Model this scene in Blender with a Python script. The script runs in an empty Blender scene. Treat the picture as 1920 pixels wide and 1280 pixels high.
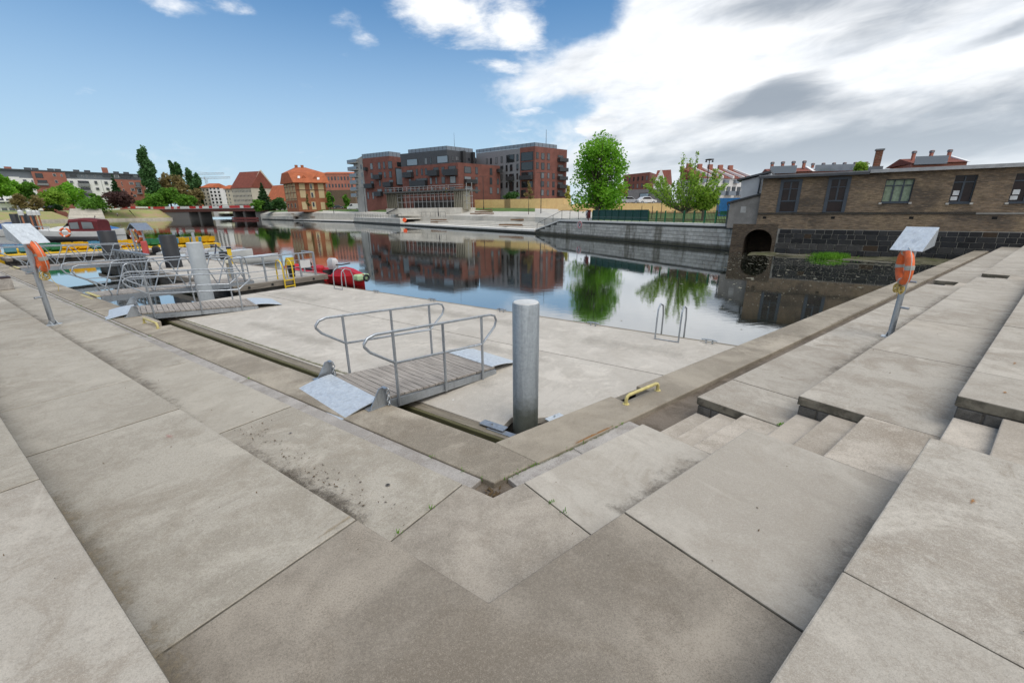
import bpy, math, random
from mathutils import Vector, Matrix
random.seed(7)
sc = bpy.context.scene
col = sc.collection
V = Vector
# ------------------------------------------------------------------ camera
FPX, PITCH, ROLL = 779.798, .301856, .0066673
ZC = 3.45                                   # eye height above the water
_cp, _sp = math.cos(PITCH), math.sin(PITCH)
_F = V((0, _cp, -_sp)); _D = V((0, -_sp, -_cp)); _X = V((1, 0, 0))
CR = _X*math.cos(ROLL) + _D*math.sin(ROLL); CD = -_X*math.sin(ROLL) + _D*math.cos(ROLL)
cam_data = bpy.data.cameras.new('camera'); cam = bpy.data.objects.new('camera', cam_data); col.objects.link(cam)
cam.matrix_world = Matrix(((CR.x, -CD.x, -_F.x, 0), (CR.y, -CD.y, -_F.y, 0), (CR.z, -CD.z, -_F.z, ZC), (0, 0, 0, 1)))
cam_data.sensor_width = 36; cam_data.lens = 36*FPX/1920; cam_data.clip_start = .05; cam_data.clip_end = 6000
sc.camera = cam
def ray(u, v): return _F + CR*((u-960)/FPX) + CD*((v-640)/FPX)
def P(u, v, z=0.):                           # survey: where a sight line meets the level z
    r = ray(u, v); t = (z-ZC)/r.z; return V((r.x*t, r.y*t, z))
def PY(u, v, y):                             # survey: where a sight line is y metres ahead
    r = ray(u, v); t = y/r.y; return V((r.x*t, y, ZC+r.z*t))
# ------------------------------------------------------------------ sky, sun, exposure
SUN_AZ, SUN_EL = math.radians(140), math.radians(65)      # azimuth from +Y towards +X
world = bpy.data.worlds.new('World'); sc.world = world; world.use_nodes = True
def build_sky():
    nt = world.node_tree; nt.nodes.clear(); N = nt.nodes.new; L = nt.links.new
    def math_(op, a, b=None, c=None, clamp=False):
        n = N('ShaderNodeMath'); n.operation = op; n.use_clamp = clamp
        for i, x in enumerate((a, b, c)):
            if x is None: continue
            if isinstance(x, (int, float)): n.inputs[i].default_value = x
            else: L(x, n.inputs[i])
        return n.outputs[0]
    def smooth(x, a, b):
        n = N('ShaderNodeMapRange'); n.interpolation_type = 'SMOOTHSTEP'; L(x, n.inputs[0])
        n.inputs[1].default_value = a; n.inputs[2].default_value = b; return n.outputs[0]
    def mix(f, a, b, blend='MIX'):
        n = N('ShaderNodeMix'); n.data_type = 'RGBA'; n.blend_type = blend
        if isinstance(f, (int, float)): n.inputs[0].default_value = f
        else: L(f, n.inputs[0])
        for i, x in ((6, a), (7, b)):
            if isinstance(x, tuple): n.inputs[i].default_value = (*x, 1)
            else: L(x, n.inputs[i])
        return n.outputs[2]
    tc = N('ShaderNodeTexCoord'); sep = N('ShaderNodeSeparateXYZ'); L(tc.outputs['Generated'], sep.inputs[0])
    x, y, z = sep.outputs
    zz = math_('MAXIMUM', z, 0.0)
    den = math_('ADD', zz, .14)
    px = math_('DIVIDE', x, den); py = math_('DIVIDE', y, den)
    cmb = N('ShaderNodeCombineXYZ'); L(px, cmb.inputs[0]); L(py, cmb.inputs[1])
    def noise(scale, detail, rough, rot=0., st=(1, 1), off=(0, 0), dist=0., drawn=None):
        m = N('ShaderNodeMapping'); L(tc.outputs['Generated'] if drawn else cmb.outputs[0], m.inputs[0])
        m.inputs['Location'].default_value = (off[0], off[1], 0); m.inputs['Rotation'].default_value = (0, 0, rot)
        m.inputs['Scale'].default_value = (st[0], st[1], 1)
        if drawn: m.inputs['Rotation'].default_value = (0, drawn[0], 0); m.inputs['Scale'].default_value = (1, 1, drawn[1]); m.vector_type = 'TEXTURE'; m.inputs['Scale'].default_value = (1, 1, 1/drawn[1])
        n = N('ShaderNodeTexNoise'); L(m.outputs[0], n.inputs[0]); n.inputs['Scale'].default_value = scale
        n.inputs['Detail'].default_value = detail; n.inputs['Roughness'].default_value = rough; n.inputs['Distortion'].default_value = dist
        return n.outputs[0]
    sky = N('ShaderNodeTexSky'); sky.sky_type = 'NISHITA'; sky.sun_disc = False
    sky.sun_elevation = SUN_EL; sky.sun_rotation = SUN_AZ; sky.altitude = 0; sky.air_density = 1.0; sky.dust_density = .4; sky.ozone_density = 3.0
    # azimuthal amount of cloud: clear to the left of the view, overcast to the right
    hl = math_('SQRT', math_('ADD', math_('MULTIPLY', x, x), math_('MULTIPLY', y, y)))
    az = math_('DIVIDE', math_('SUBTRACT', math_('MULTIPLY', x, .8), math_('MULTIPLY', y, .6)), math_('MAXIMUM', hl, .02))   # cloud to the right; unseen cloud behind the view added for its light
    cover = smooth(az, -.8, -.2)
    def blob(u, v, rad, amp):                # a single cloud bank around one bearing of the sky
        d = ray(u, v).normalized(); n = N('ShaderNodeVectorMath'); n.operation = 'DOT_PRODUCT'
        L(tc.outputs['Generated'], n.inputs[0]); n.inputs[1].default_value = d
        return math_('MULTIPLY', smooth(n.outputs['Value'], math.cos(rad), math.cos(rad*.25)), amp)
    ang = math_('ARCTAN2', x, y); elv = math_('ARCSINE', z)
    def bank(u, v, ra, re, amp, tilt=0., soft=.15):   # an elongated cloud bank around one bearing of the sky
        d = ray(u, v).normalized(); a0, e0 = math.atan2(d.x, d.y), math.asin(d.z); ct, st_ = math.cos(tilt), math.sin(tilt)
        da, de = math_('SUBTRACT', ang, a0), math_('SUBTRACT', elv, e0)
        p = math_('DIVIDE', math_('ADD', math_('MULTIPLY', da, ct), math_('MULTIPLY', de, st_)), ra); q = math_('DIVIDE', math_('SUBTRACT', math_('MULTIPLY', de, ct), math_('MULTIPLY', da, st_)), re)
        r2 = math_('SQRT', math_('ADD', math_('MULTIPLY', p, p), math_('MULTIPLY', q, q))); return math_('MULTIPLY', smooth(r2, 1., soft), amp)
    def total(src, banks):
        for b_ in banks: src = math_('ADD', src, bank(*b_))
        return src
    n1 = noise(1.5, 6, .62, rot=.5, st=(1., 1.2), off=(3.1, 1.7), dist=.2)
    n2 = noise(4.2, 6, .64, rot=.3, off=(7.3, 4.2), dist=.25)
    shape = math_('ADD', math_('MULTIPLY', n1, .55), math_('MULTIPLY', n2, .45))
    # heaped clouds with crisp tops
    dens = total(shape, ((895, 8, .20, .13, .25, 0, .2), (985, 58, .085, .065, .18, 0, .2), (790, 15, .12, .06, .15), (1125, 240, .085, .04, .42, 0, .3), (1060, 150, .20, .05, .24, .12), (960, 128, .10, .02, .12, -.2), (900, 105, .2, .012, -.12), (955, 246, .09, .018, .20), (990, 212, .09, .02, .17), (655, 45, .07, .05, .10, -.5), (690, 78, .05, .025, .10), (320, 8, .10, .022, .15), (440, 14, .06, .02, .16), (1110, 30, .10, .075, -.35)))
    cum = smooth(dens, .60, .84)
    # wind-drawn layer over the right half
    la = noise(2.4, 4, .58, off=(2.3, 8.7), dist=.3, drawn=(-.14, 3.2))
    n3 = noise(7., 5, .64, off=(6.3, 1.7), dist=.3, drawn=(-.05, 1.9))
    lay = total(math_('ADD', math_('ADD', math_('MULTIPLY', la, .8), math_('MULTIPLY', n3, .95)), math_('MULTIPLY', smooth(az, -.70, -.28), .70)), ((1105, 25, .17, .11, -.30, .3), (1060, 205, .12, .03, -.22, .1), (1020, 150, .22, .06, .30, .2), (1160, 120, .16, .06, .22), (1300, 60, .25, .2, .15)))
    lay = math_('MULTIPLY', smooth(lay, .98, 1.42), .97)
    cum = math_('MULTIPLY', cum, smooth(z, .03, .09)); cl = math_('MAXIMUM', cum, lay)
    st = noise(3.0, 4, .55, off=(1.9, 5.7), dist=.5, drawn=(-.14, 4.2))
    st2 = noise(8.5, 4, .58, off=(4.0, 2.2), dist=.4, drawn=(-.14, 3.4))
    dk = math_('ADD', math_('MULTIPLY', math_('SUBTRACT', st, .5), 1.5), math_('MULTIPLY', math_('SUBTRACT', st2, .5), 1.1))
    dk = total(dk, ((1460, 176, .16, .042, 1.1, .10, .1), (1560, 188, .15, .034, .75, .12, .1), (1500, 0, .32, .06, .75, -.05, .1), (1820, 0, .28, .05, .6, .15, .1), (1890, 62, .12, .022, .7, .25, .1), (1130, 262, .06, .018, .6, 0, .2), (1720, 235, .40, .08, .5, .1, .1), (1320, 235, .24, .05, .45, .1, .1), (1300, 300, .5, .06, .42, 0, .1), (1750, 285, .4, .05, .4, 0, .1), (1330, 110, .25, .09, -.45, 0, .2), (1720, 120, .25, .05, -.5, .12, .2)))
    dark = math_('MULTIPLY', smooth(dk, -.12, .95), smooth(az, -.62, -.45))
    low = smooth(z, .20, .0)                 # towards the horizon everything is seen through more air
    white = (7.5, 7.55, 7.6); grey = (2.1, 2.4, 2.8)
    body = mix(math_('MULTIPLY', smooth(math_('ADD', math_('MULTIPLY', n2, .5), math_('MULTIPLY', la, .5)), .60, .36), .55), white, (4.9, 5.3, 5.8))
    cloudc = mix(math_('MULTIPLY', dark, .93), body, grey)
    cloudc = mix(math_('MULTIPLY', low, .75), cloudc, (4.6, 5.1, 5.6))
    skyc = mix(math_('MULTIPLY', smooth(z, .44, .0), .85), mix(1., sky.outputs[0], (.50, .80, .93), 'MULTIPLY'), (3.7, 4.7, 5.6))
    skyc = mix(1., skyc, (1., 1., 1.)) if False else skyc
    out = mix(math_('MULTIPLY', cl, .96), skyc, cloudc)
    bg = N('ShaderNodeBackground'); L(out, bg.inputs[0]); bg.inputs[1].default_value = .1
    wo = N('ShaderNodeOutputWorld'); L(bg.outputs[0], wo.inputs[0])
build_sky()
world.cycles.sampling_method = 'NONE'
sun_data = bpy.data.lights.new('sun', 'SUN'); sun = bpy.data.objects.new('sun', sun_data); col.objects.link(sun)
sun_data.energy = 1.1; sun_data.angle = math.radians(40); sun_data.color = (1, .96, .9)
_sd = V((math.sin(SUN_AZ)*math.cos(SUN_EL), math.cos(SUN_AZ)*math.cos(SUN_EL), math.sin(SUN_EL)))
sun.rotation_euler = _sd.to_track_quat('Z', 'Y').to_euler(); sun.location = (30, 30, 60)
vs = sc.view_settings; vs.view_transform = 'Standard'; vs.look = 'None'; vs.gamma = 1; vs.use_curve_mapping = False
vs.exposure = .6
# ------------------------------------------------------------------ helpers
def wm(o):
    m = o.matrix_basis.copy(); p = o.parent
    while p: m = p.matrix_basis @ m; p = p.parent
    return m
def tag(o, label=None, cat=None, group=None, kind=None):
    if label: o['label'] = label
    if cat: o['category'] = cat
    if group: o['group'] = group
    if kind: o['kind'] = kind
    return o
def thing(name, label, cat, loc=(0, 0, 0), rz=0., group=None):
    o = bpy.data.objects.new(name, None); col.objects.link(o); o.empty_display_size = .3
    o.location = loc; o.rotation_euler = (0, 0, rz); return tag(o, label, cat, group)
def copy_tree(o, parent=None):
    c = o.copy(); col.objects.link(c); c.parent = parent
    for ch in list(o.children): copy_tree(ch, c)
    return c
class MB:
    def __init__(s): s.v = []; s.f = []
    def add(s, vs, fs):
        b = len(s.v); s.v += [V(p) for p in vs]; s.f += [tuple(b+i for i in f) for f in fs]; return s
    def hexa(s, q):                          # 4 bottom, 4 top
        return s.add(q, ((3, 2, 1, 0), (4, 5, 6, 7), (0, 1, 5, 4), (1, 2, 6, 5), (2, 3, 7, 6), (3, 0, 4, 7)))
    def box(s, c, d, rz=0., rx=0., ry=0.):
        m = Matrix.Translation(c) @ Matrix.Rotation(rz, 4, 'Z') @ Matrix.Rotation(ry, 4, 'Y') @ Matrix.Rotation(rx, 4, 'X')
        x, y, z = d[0]/2, d[1]/2, d[2]/2
        return s.hexa([m @ V(p) for p in ((-x, -y, -z), (x, -y, -z), (x, y, -z), (-x, y, -z), (-x, -y, z), (x, -y, z), (x, y, z), (-x, y, z))])
    def prism(s, poly, z0, z1):
        n = len(poly); a = sum(poly[i][0]*poly[(i+1) % n][1]-poly[(i+1) % n][0]*poly[i][1] for i in range(n))
        if a < 0: poly = poly[::-1]
        vs = [(p[0], p[1], z0) for p in poly]+[(p[0], p[1], z1) for p in poly]
        return s.add(vs, [tuple(range(n-1, -1, -1)), tuple(range(n, 2*n))]+[(i, (i+1) % n, n+(i+1) % n, n+i) for i in range(n)])
    def extr(s, pts, d):                     # planar outline swept by d
        n = len(pts); d = V(d); vs = [V(p) for p in pts]+[V(p)+d for p in pts]
        return s.add(vs, [tuple(range(n-1, -1, -1)), tuple(range(n, 2*n))]+[(i, (i+1) % n, n+(i+1) % n, n+i) for i in range(n)])
    def tube(s, pts, r, seg=8, closed=False, r1=None):
        pts = [V(p) for p in pts]; n = len(pts); rings = []; up = None
        for i, p in enumerate(pts):
            a = pts[i-1] if (i > 0 or closed) else p; b = pts[(i+1) % n] if (i < n-1 or closed) else p
            t = (b-a); t = t.normalized() if t.length > 1e-9 else V((0, 0, 1))
            if up is None: up = t.orthogonal().normalized()
            up = (up-t*up.dot(t)); up = up.normalized() if up.length > 1e-6 else t.orthogonal().normalized()
            w = t.cross(up); rr = r if r1 is None else r+(r1-r)*i/(n-1)
            k = 1.
            if (0 < i < n-1 or closed):
                d1 = (p-a).normalized(); d2 = (b-p).normalized(); k = 1/max(.5, math.sqrt(max(.01, (1+d1.dot(d2))/2)))
            rings.append([p+(up*math.cos(q)+w*math.sin(q))*rr*(k if False else 1) for q in (2*math.pi*j/seg for j in range(seg))])
        fs = []; m = n if closed else n-1
        for i in range(m):
            k = (i+1) % n
            for j in range(seg): fs.append((i*seg+j, i*seg+(j+1) % seg, k*seg+(j+1) % seg, k*seg+j))
        if not closed: fs += [tuple(range(seg-1, -1, -1)), tuple((n-1)*seg+j for j in range(seg))]
        return s.add([q for r_ in rings for q in r_], fs)
    def cyl(s, p0, p1, r0, r1=None, seg=12): return s.tube([p0, p1], r0, seg, False, r0 if r1 is None else r1)
    def lathe(s, c, prof, seg=16):           # prof: (r, z) from bottom
        vs = []; fs = []; n = len(prof)
        for r, z in prof:
            for j in range(seg): q = 2*math.pi*j/seg; vs.append((c[0]+r*math.cos(q), c[1]+r*math.sin(q), c[2]+z))
        for i in range(n-1):
            for j in range(seg): fs.append((i*seg+j, i*seg+(j+1) % seg, (i+1)*seg+(j+1) % seg, (i+1)*seg+j))
        fs += [tuple(range(seg-1, -1, -1)), tuple((n-1)*seg+j for j in range(seg))]
        return s.add(vs, fs)
    def torus(s, c, R, r, axis, a0=0., a1=2*math.pi, n=28, seg=10):
        ax = V(axis).normalized(); e1 = ax.orthogonal().normalized(); e2 = ax.cross(e1); full = abs(a1-a0-2*math.pi) < 1e-6
        pts = [V(c)+(e1*math.cos(a)+e2*math.sin(a))*R for a in (a0+(a1-a0)*i/(n if full else n-1) for i in range(n))]
        return s.tube(pts, r, seg, full)
    def quad(s, a, b, c, d): return s.add((a, b, c, d), ((0, 1, 2, 3),))
    def loft(s, secs, cap=True):             # rings with the same number of points
        n = len(secs[0]); vs = [p for r in secs for p in r]; fs = []
        for i in range(len(secs)-1):
            for j in range(n): fs.append((i*n+j, i*n+(j+1) % n, (i+1)*n+(j+1) % n, (i+1)*n+j))
        if cap: fs += [tuple(range(n-1, -1, -1)), tuple((len(secs)-1)*n+j for j in range(n))]
        return s.add(vs, fs)
    def mesh(s, name, mat, smooth=False, parent=None, world=True):
        vs = s.v
        if parent is not None and world:
            m = wm(parent).inverted(); vs = [m @ p for p in vs]
        me = bpy.data.meshes.new(name); me.from_pydata([tuple(p) for p in vs], [], s.f); me.validate(); me.update()
        for m_ in (mat if isinstance(mat, (list, tuple)) else [mat]): me.materials.append(m_)
        if smooth:
            me.shade_smooth()
            try: me.set_sharp_from_angle(angle=math.radians(40))
            except Exception: pass
        return me
    def build(s, name, mat, parent=None, smooth=False, bevel=0., world=True):
        o = bpy.data.objects.new(name, s.mesh(name, mat, smooth, parent, world)); col.objects.link(o); o.parent = parent
        if bevel:
            b = o.modifiers.new('bevel', 'BEVEL'); b.width = bevel; b.segments = 2; b.limit_method = 'ANGLE'
        return o
def place(name, me, parent, loc, rz=0., scale=(1, 1, 1)):      # a piece that shares its mesh; loc in the parent's frame
    o = bpy.data.objects.new(name, me); col.objects.link(o); o.parent = parent; o.location = loc; o.rotation_euler = (0, 0, rz); o.scale = scale
    return o
# ------------------------------------------------------------------ materials
class NT:
    def __init__(s, name):
        s.m = bpy.data.materials.new(name); s.m.use_nodes = True; s.t = s.m.node_tree; s.b = s.t.nodes['Principled BSDF']
    def n(s, ty, **k):
        x = s.t.nodes.new(ty)
        for a, b in k.items(): setattr(x, a, b)
        return x
    def l(s, a, b): s.t.links.new(a, b)
    def noise(s, src, scale, detail=4, rough=.55, dist=0.):
        x = s.n('ShaderNodeTexNoise'); s.l(src, x.inputs[0]); x.inputs['Scale'].default_value = scale; x.inputs['Detail'].default_value = detail
        x.inputs['Roughness'].default_value = rough; x.inputs['Distortion'].default_value = dist; return x.outputs[0]
    def mapping(s, src, scale=(1, 1, 1), rot=(0, 0, 0), loc=(0, 0, 0)):
        x = s.n('ShaderNodeMapping'); s.l(src, x.inputs[0]); x.inputs['Scale'].default_value = scale; x.inputs['Rotation'].default_value = rot; x.inputs['Location'].default_value = loc
        return x.outputs[0]
    def rng(s, x, a, b, c=0., d=1., smooth=True):
        n = s.n('ShaderNodeMapRange'); n.interpolation_type = 'SMOOTHSTEP' if smooth else 'LINEAR'; s.l(x, n.inputs[0])
        for i, q in enumerate((a, b, c, d)): n.inputs[1+i].default_value = q
        return n.outputs[0]
    def math(s, op, a, b):
        n = s.n('ShaderNodeMath', operation=op)
        for i, x in enumerate((a, b)):
            if isinstance(x, (int, float)): n.inputs[i].default_value = x
            else: s.l(x, n.inputs[i])
        return n.outputs[0]
    def mix(s, f, a, b, blend='MIX'):
        n = s.n('ShaderNodeMix', data_type='RGBA', blend_type=blend)
        if isinstance(f, (int, float)): n.inputs[0].default_value = f
        else: s.l(f, n.inputs[0])
        for i, x in ((6, a), (7, b)):
            if isinstance(x, tuple): n.inputs[i].default_value = (*x[:3], 1)
            else: s.l(x, n.inputs[i])
        return n.outputs[2]
    def bump(s, h, strength, dist):
        n = s.n('ShaderNodeBump'); s.l(h, n.inputs['Height']); n.inputs['Strength'].default_value = strength; n.inputs['Distance'].default_value = dist
        s.l(n.outputs[0], s.b.inputs['Normal'])
    def col(s, c):
        if isinstance(c, tuple): s.b.inputs['Base Color'].default_value = (*c[:3], 1)
        else: s.l(c, s.b.inputs['Base Color'])
    def set(s, rough=.6, metal=0., spec=.5):
        s.b.inputs['Roughness'].default_value = rough; s.b.inputs['Metallic'].default_value = metal; s.b.inputs['Specular IOR Level'].default_value = spec
    def pos(s, jitter=0.):
        g = s.n('ShaderNodeNewGeometry'); p = g.outputs['Position']
        if jitter:
            o = s.n('ShaderNodeObjectInfo'); a = s.n('ShaderNodeVectorMath', operation='ADD'); s.l(p, a.inputs[0])
            c = s.n('ShaderNodeCombineXYZ'); k = s.math('MULTIPLY', o.outputs['Random'], jitter); s.l(k, c.inputs[0]); s.l(k, c.inputs[2]); s.l(c.outputs[0], a.inputs[1]); p = a.outputs[0]
        return p
    def rnd(s): return s.n('ShaderNodeObjectInfo').outputs['Random']
def sc_(c, k): return tuple(min(.95, x*k) for x in c)
_mats = {}
def M(name, c, rough=.6, metal=0., var=.18, scale=2.5, bump=0., bscale=60., rand=0., spec=.5, c2=None):
    if name in _mats: return _mats[name]
    t = NT(name); p = t.pos(37. if rand else 0.); t.set(rough, metal, spec)
    a = t.noise(p, scale, 5, .6)
    x = t.mix(t.rng(a, .3, .72), c2 or sc_(c, 1-var), sc_(c, 1+var*.6))
    b_ = t.noise(p, scale*9, 4, .6); x = t.mix(t.rng(b_, .35, .75, 0, .35), x, sc_(c, 1-var*1.3))
    if rand:
        x = t.mix(t.rng(t.rnd(), 0, 1, 0, rand, False), x, sc_(c, .55))
    t.col(x)
    if bump: t.bump(t.noise(p, bscale, 4, .6), .5, bump)
    _mats[name] = t.m; return t.m
def glass(name, c=(.02, .025, .03), rough=.06, rand=.0):
    if name in _mats: return _mats[name]
    t = NT(name); t.set(rough, 0, .8)
    if rand: t.col(t.mix(t.rng(t.rnd(), .35, 1, 0, rand, False), c, (.35, .38, .4)))
    else: t.col(c)
    _mats[name] = t.m; return t.m
def concrete(name, a, b, streak=None, stain=.5, speck=.5, rand=.16, rough=.85, scale=1., mott=0., edge=None):
    t = NT(name); p = t.pos(61.); t.set(rough, 0, .3)
    n1 = t.noise(p, .9*scale, 6, .62, .4); n2 = t.noise(p, 5.5*scale, 6, .66, .3); n3 = t.noise(p, 38, 4, .7)
    f = t.math('ADD', t.math('MULTIPLY', n1, .5), t.math('ADD', t.math('MULTIPLY', n2, .32), t.math('MULTIPLY', n3, .18)))
    x = t.mix(t.rng(f, .43, .57), b, a)
    st = t.noise(p, 1.7*scale, 8, .7, .8); x = t.mix(t.rng(st, .49, .66, 0, min(.9, stain*1.45)), x, (b[0]*.80, b[1]*.755, b[2]*.70)); lt = t.noise(t.mapping(p, loc=(31, 17, 3)), 1.3*scale, 7, .68, .7); x = t.mix(t.rng(lt, .52, .66, 0, .75), x, sc_(a, 1.2))
    g2 = t.noise(p, 64, 3, .75); x = t.mix(t.rng(g2, .34, .5, .42*min(1, speck+.2), 0), x, sc_(b, .62)); x = t.mix(t.rng(g2, .53, .66, 0, .40*min(1, speck+.2)), x, sc_(a, 1.3))
    ch_ = t.noise(p, 14, 6, .75, .5); x = t.mix(t.rng(ch_, .56, .68, 0, .4), x, sc_(b, .72)); x = t.mix(t.rng(ch_, .30, .42, .35, 0), x, sc_(a, 1.15))
    gr = t.noise(p, 210, 2, .8); x = t.mix(t.rng(gr, .36, .5, .4*min(1, speck+.2), 0), x, sc_(b, .5)); x = t.mix(t.rng(gr, .52, .64, 0, .35*min(1, speck+.2)), x, sc_(a, 1.4))
    if mott:
        mo = t.noise(p, 95, 4, .9); mk = t.noise(p, .9, 5, .62, .5); x = t.mix(t.math('MULTIPLY', t.rng(t.math('ADD', mo, t.math('MULTIPLY', mk, .5)), .70, .86), t.rng(mk, .40, .66, .12, mott)), x, sc_(a, 1.38))
    if streak is not None:
        q = t.mapping(p, (1, 1, 1), (0, 0, -streak)); q = t.mapping(q, (.9, 9, 9)); s1 = t.noise(q, 1.3, 7, .68, .25)
        x = t.mix(t.rng(s1, .55, .75, 0, .5), x, sc_(b, .66)); s2 = t.noise(t.mapping(q, loc=(9, 4, 2)), 2.2, 6, .6); x = t.mix(t.rng(s2, .58, .74, 0, .4), x, sc_(a, 1.2))
    v = t.n('ShaderNodeTexVoronoi'); t.l(p, v.inputs[0]); v.inputs['Scale'].default_value = 115; sp = t.rng(v.outputs['Distance'], .1, .38, speck*.5, 0)
    vc = t.n('ShaderNodeSeparateColor'); t.l(v.outputs['Color'], vc.inputs[0])
    x = t.mix(sp, x, t.mix(t.rng(vc.outputs[0], .35, .65), sc_(b, .55), sc_(a, 1.45)))
    pit = t.n('ShaderNodeTexVoronoi'); t.l(p, pit.inputs[0]); pit.inputs['Scale'].default_value = 9; pc = t.n('ShaderNodeSeparateColor'); t.l(pit.outputs['Color'], pc.inputs[0])
    pm = t.math('MULTIPLY', t.rng(pit.outputs['Distance'], .03, .07, 1, 0), t.rng(pc.outputs[1], .86, .88)); x = t.mix(t.math('MULTIPLY', pm, .8), x, sc_(b, .3))
    x = t.mix(t.rng(t.rnd(), 0, 1, 0, rand*2.6, False), x, sc_(b, .85)); wn = t.n('ShaderNodeTexWhiteNoise', noise_dimensions='1D'); t.l(t.rnd(), wn.inputs['W']); x = t.mix(t.rng(wn.outputs[0], .45, 1, 0, rand*2.2, False), x, sc_(a, 1.14))
    if edge:                                  # vertical faces of the slabs take a darker colour
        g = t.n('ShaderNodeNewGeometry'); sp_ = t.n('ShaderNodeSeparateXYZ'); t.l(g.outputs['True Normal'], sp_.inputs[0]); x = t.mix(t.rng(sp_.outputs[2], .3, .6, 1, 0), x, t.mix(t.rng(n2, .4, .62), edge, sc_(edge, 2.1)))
    t.col(x); t.bump(t.math('ADD', t.math('MULTIPLY', n3, .6), t.math('MULTIPLY', t.noise(p, 140, 4, .7), .5)), .55, .006)
    return t.m
def UY(u, y, v=385): p = PY(u, v, y); return V((p.x, p.y))
def ZAT(u, v, y): return PY(u, v, y).z
def crop(ox, oy, k): return lambda x, y: (ox+x/k, oy+y/k)
# ------------------------------------------------------------------ quay frames
AR, AL = .917594, -.972410
dR = V((math.sin(AR), math.cos(AR))); nR = V((math.cos(AR), -math.sin(AR)))
dL = V((math.sin(AL), math.cos(AL))); nL = V((-math.cos(AL), math.sin(AL)))
ZCH, ZCOP, Z0, Z1, Z2, Z3 = .715, .765, 1.05, 1.385, 1.72, 2.055
_o = P(927, 905, ZCOP); O2 = V((_o.x, _o.y))
_b = (nL+nR)/(1+nL.dot(nR))
def LQ(s, n): return O2+dL*s+nL*n
def RQ(s, n): return O2+dR*s+nR*n
def MT(n): return O2+_b*n                                # mitre of the two quays
def XQ(a, b):                                            # point with left offset a and right offset b
    det = nL.x*nR.y-nL.y*nR.x; return O2+V(((a*nR.y-nL.y*b)/det, (nL.x*b-a*nR.x)/det))
def inL(p): d = V((p[0], p[1]))-O2; return d.dot(dL), d.dot(nL)
def inR(p): d = V((p[0], p[1]))-O2; return d.dot(dR), d.dot(nR)
angL, angR = math.atan2(nL.y, nL.x), math.atan2(nR.y, nR.x)
def v3(p, z): return V((p[0], p[1], z))
# ------------------------------------------------------------------ surfaces of the quay
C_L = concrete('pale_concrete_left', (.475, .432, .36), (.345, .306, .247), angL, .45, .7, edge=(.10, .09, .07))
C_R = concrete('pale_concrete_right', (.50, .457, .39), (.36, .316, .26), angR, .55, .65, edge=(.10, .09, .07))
C_C = concrete('brown_grey_concrete', (.335, .292, .236), (.23, .197, .156), None, .45, 1., .1, mott=1.)
C_M = concrete('corner_concrete', (.43, .38, .315), (.30, .262, .213), None, .4, .9, .1, mott=.5)
C_COP = concrete('coping_concrete', (.375, .328, .26), (.245, .21, .163), None, .5, 1., .14, mott=.9)
C_STEP = concrete('step_concrete', (.52, .46, .385), (.35, .30, .24), None, .5, .9, .14, mott=.3)
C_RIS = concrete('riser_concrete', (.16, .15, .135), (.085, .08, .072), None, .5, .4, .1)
C_STRIP = concrete('mortar_strip', (.475, .44, .40), (.32, .29, .26), None, .4, .7, .1)
M_DIRT = concrete('trodden_dirt', (.20, .165, .13), (.105, .085, .065), None, .6, 1., .05)
def rects(frame, cuts, n0, n1, g=.004):
    for a, b in zip(cuts, cuts[1:]): yield [frame(a+g, n0), frame(b-g, n0), frame(b-g, n1), frame(a+g, n1)]
def slab(parent, poly, z, m, th=.11, name='slab', bev=.011):
    mb = MB().prism([tuple(p) for p in poly], z-th, z); dz = random.uniform(-.004, .003)
    o = mb.build(name, m, parent, bevel=bev); o.location.z += dz; return o
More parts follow.
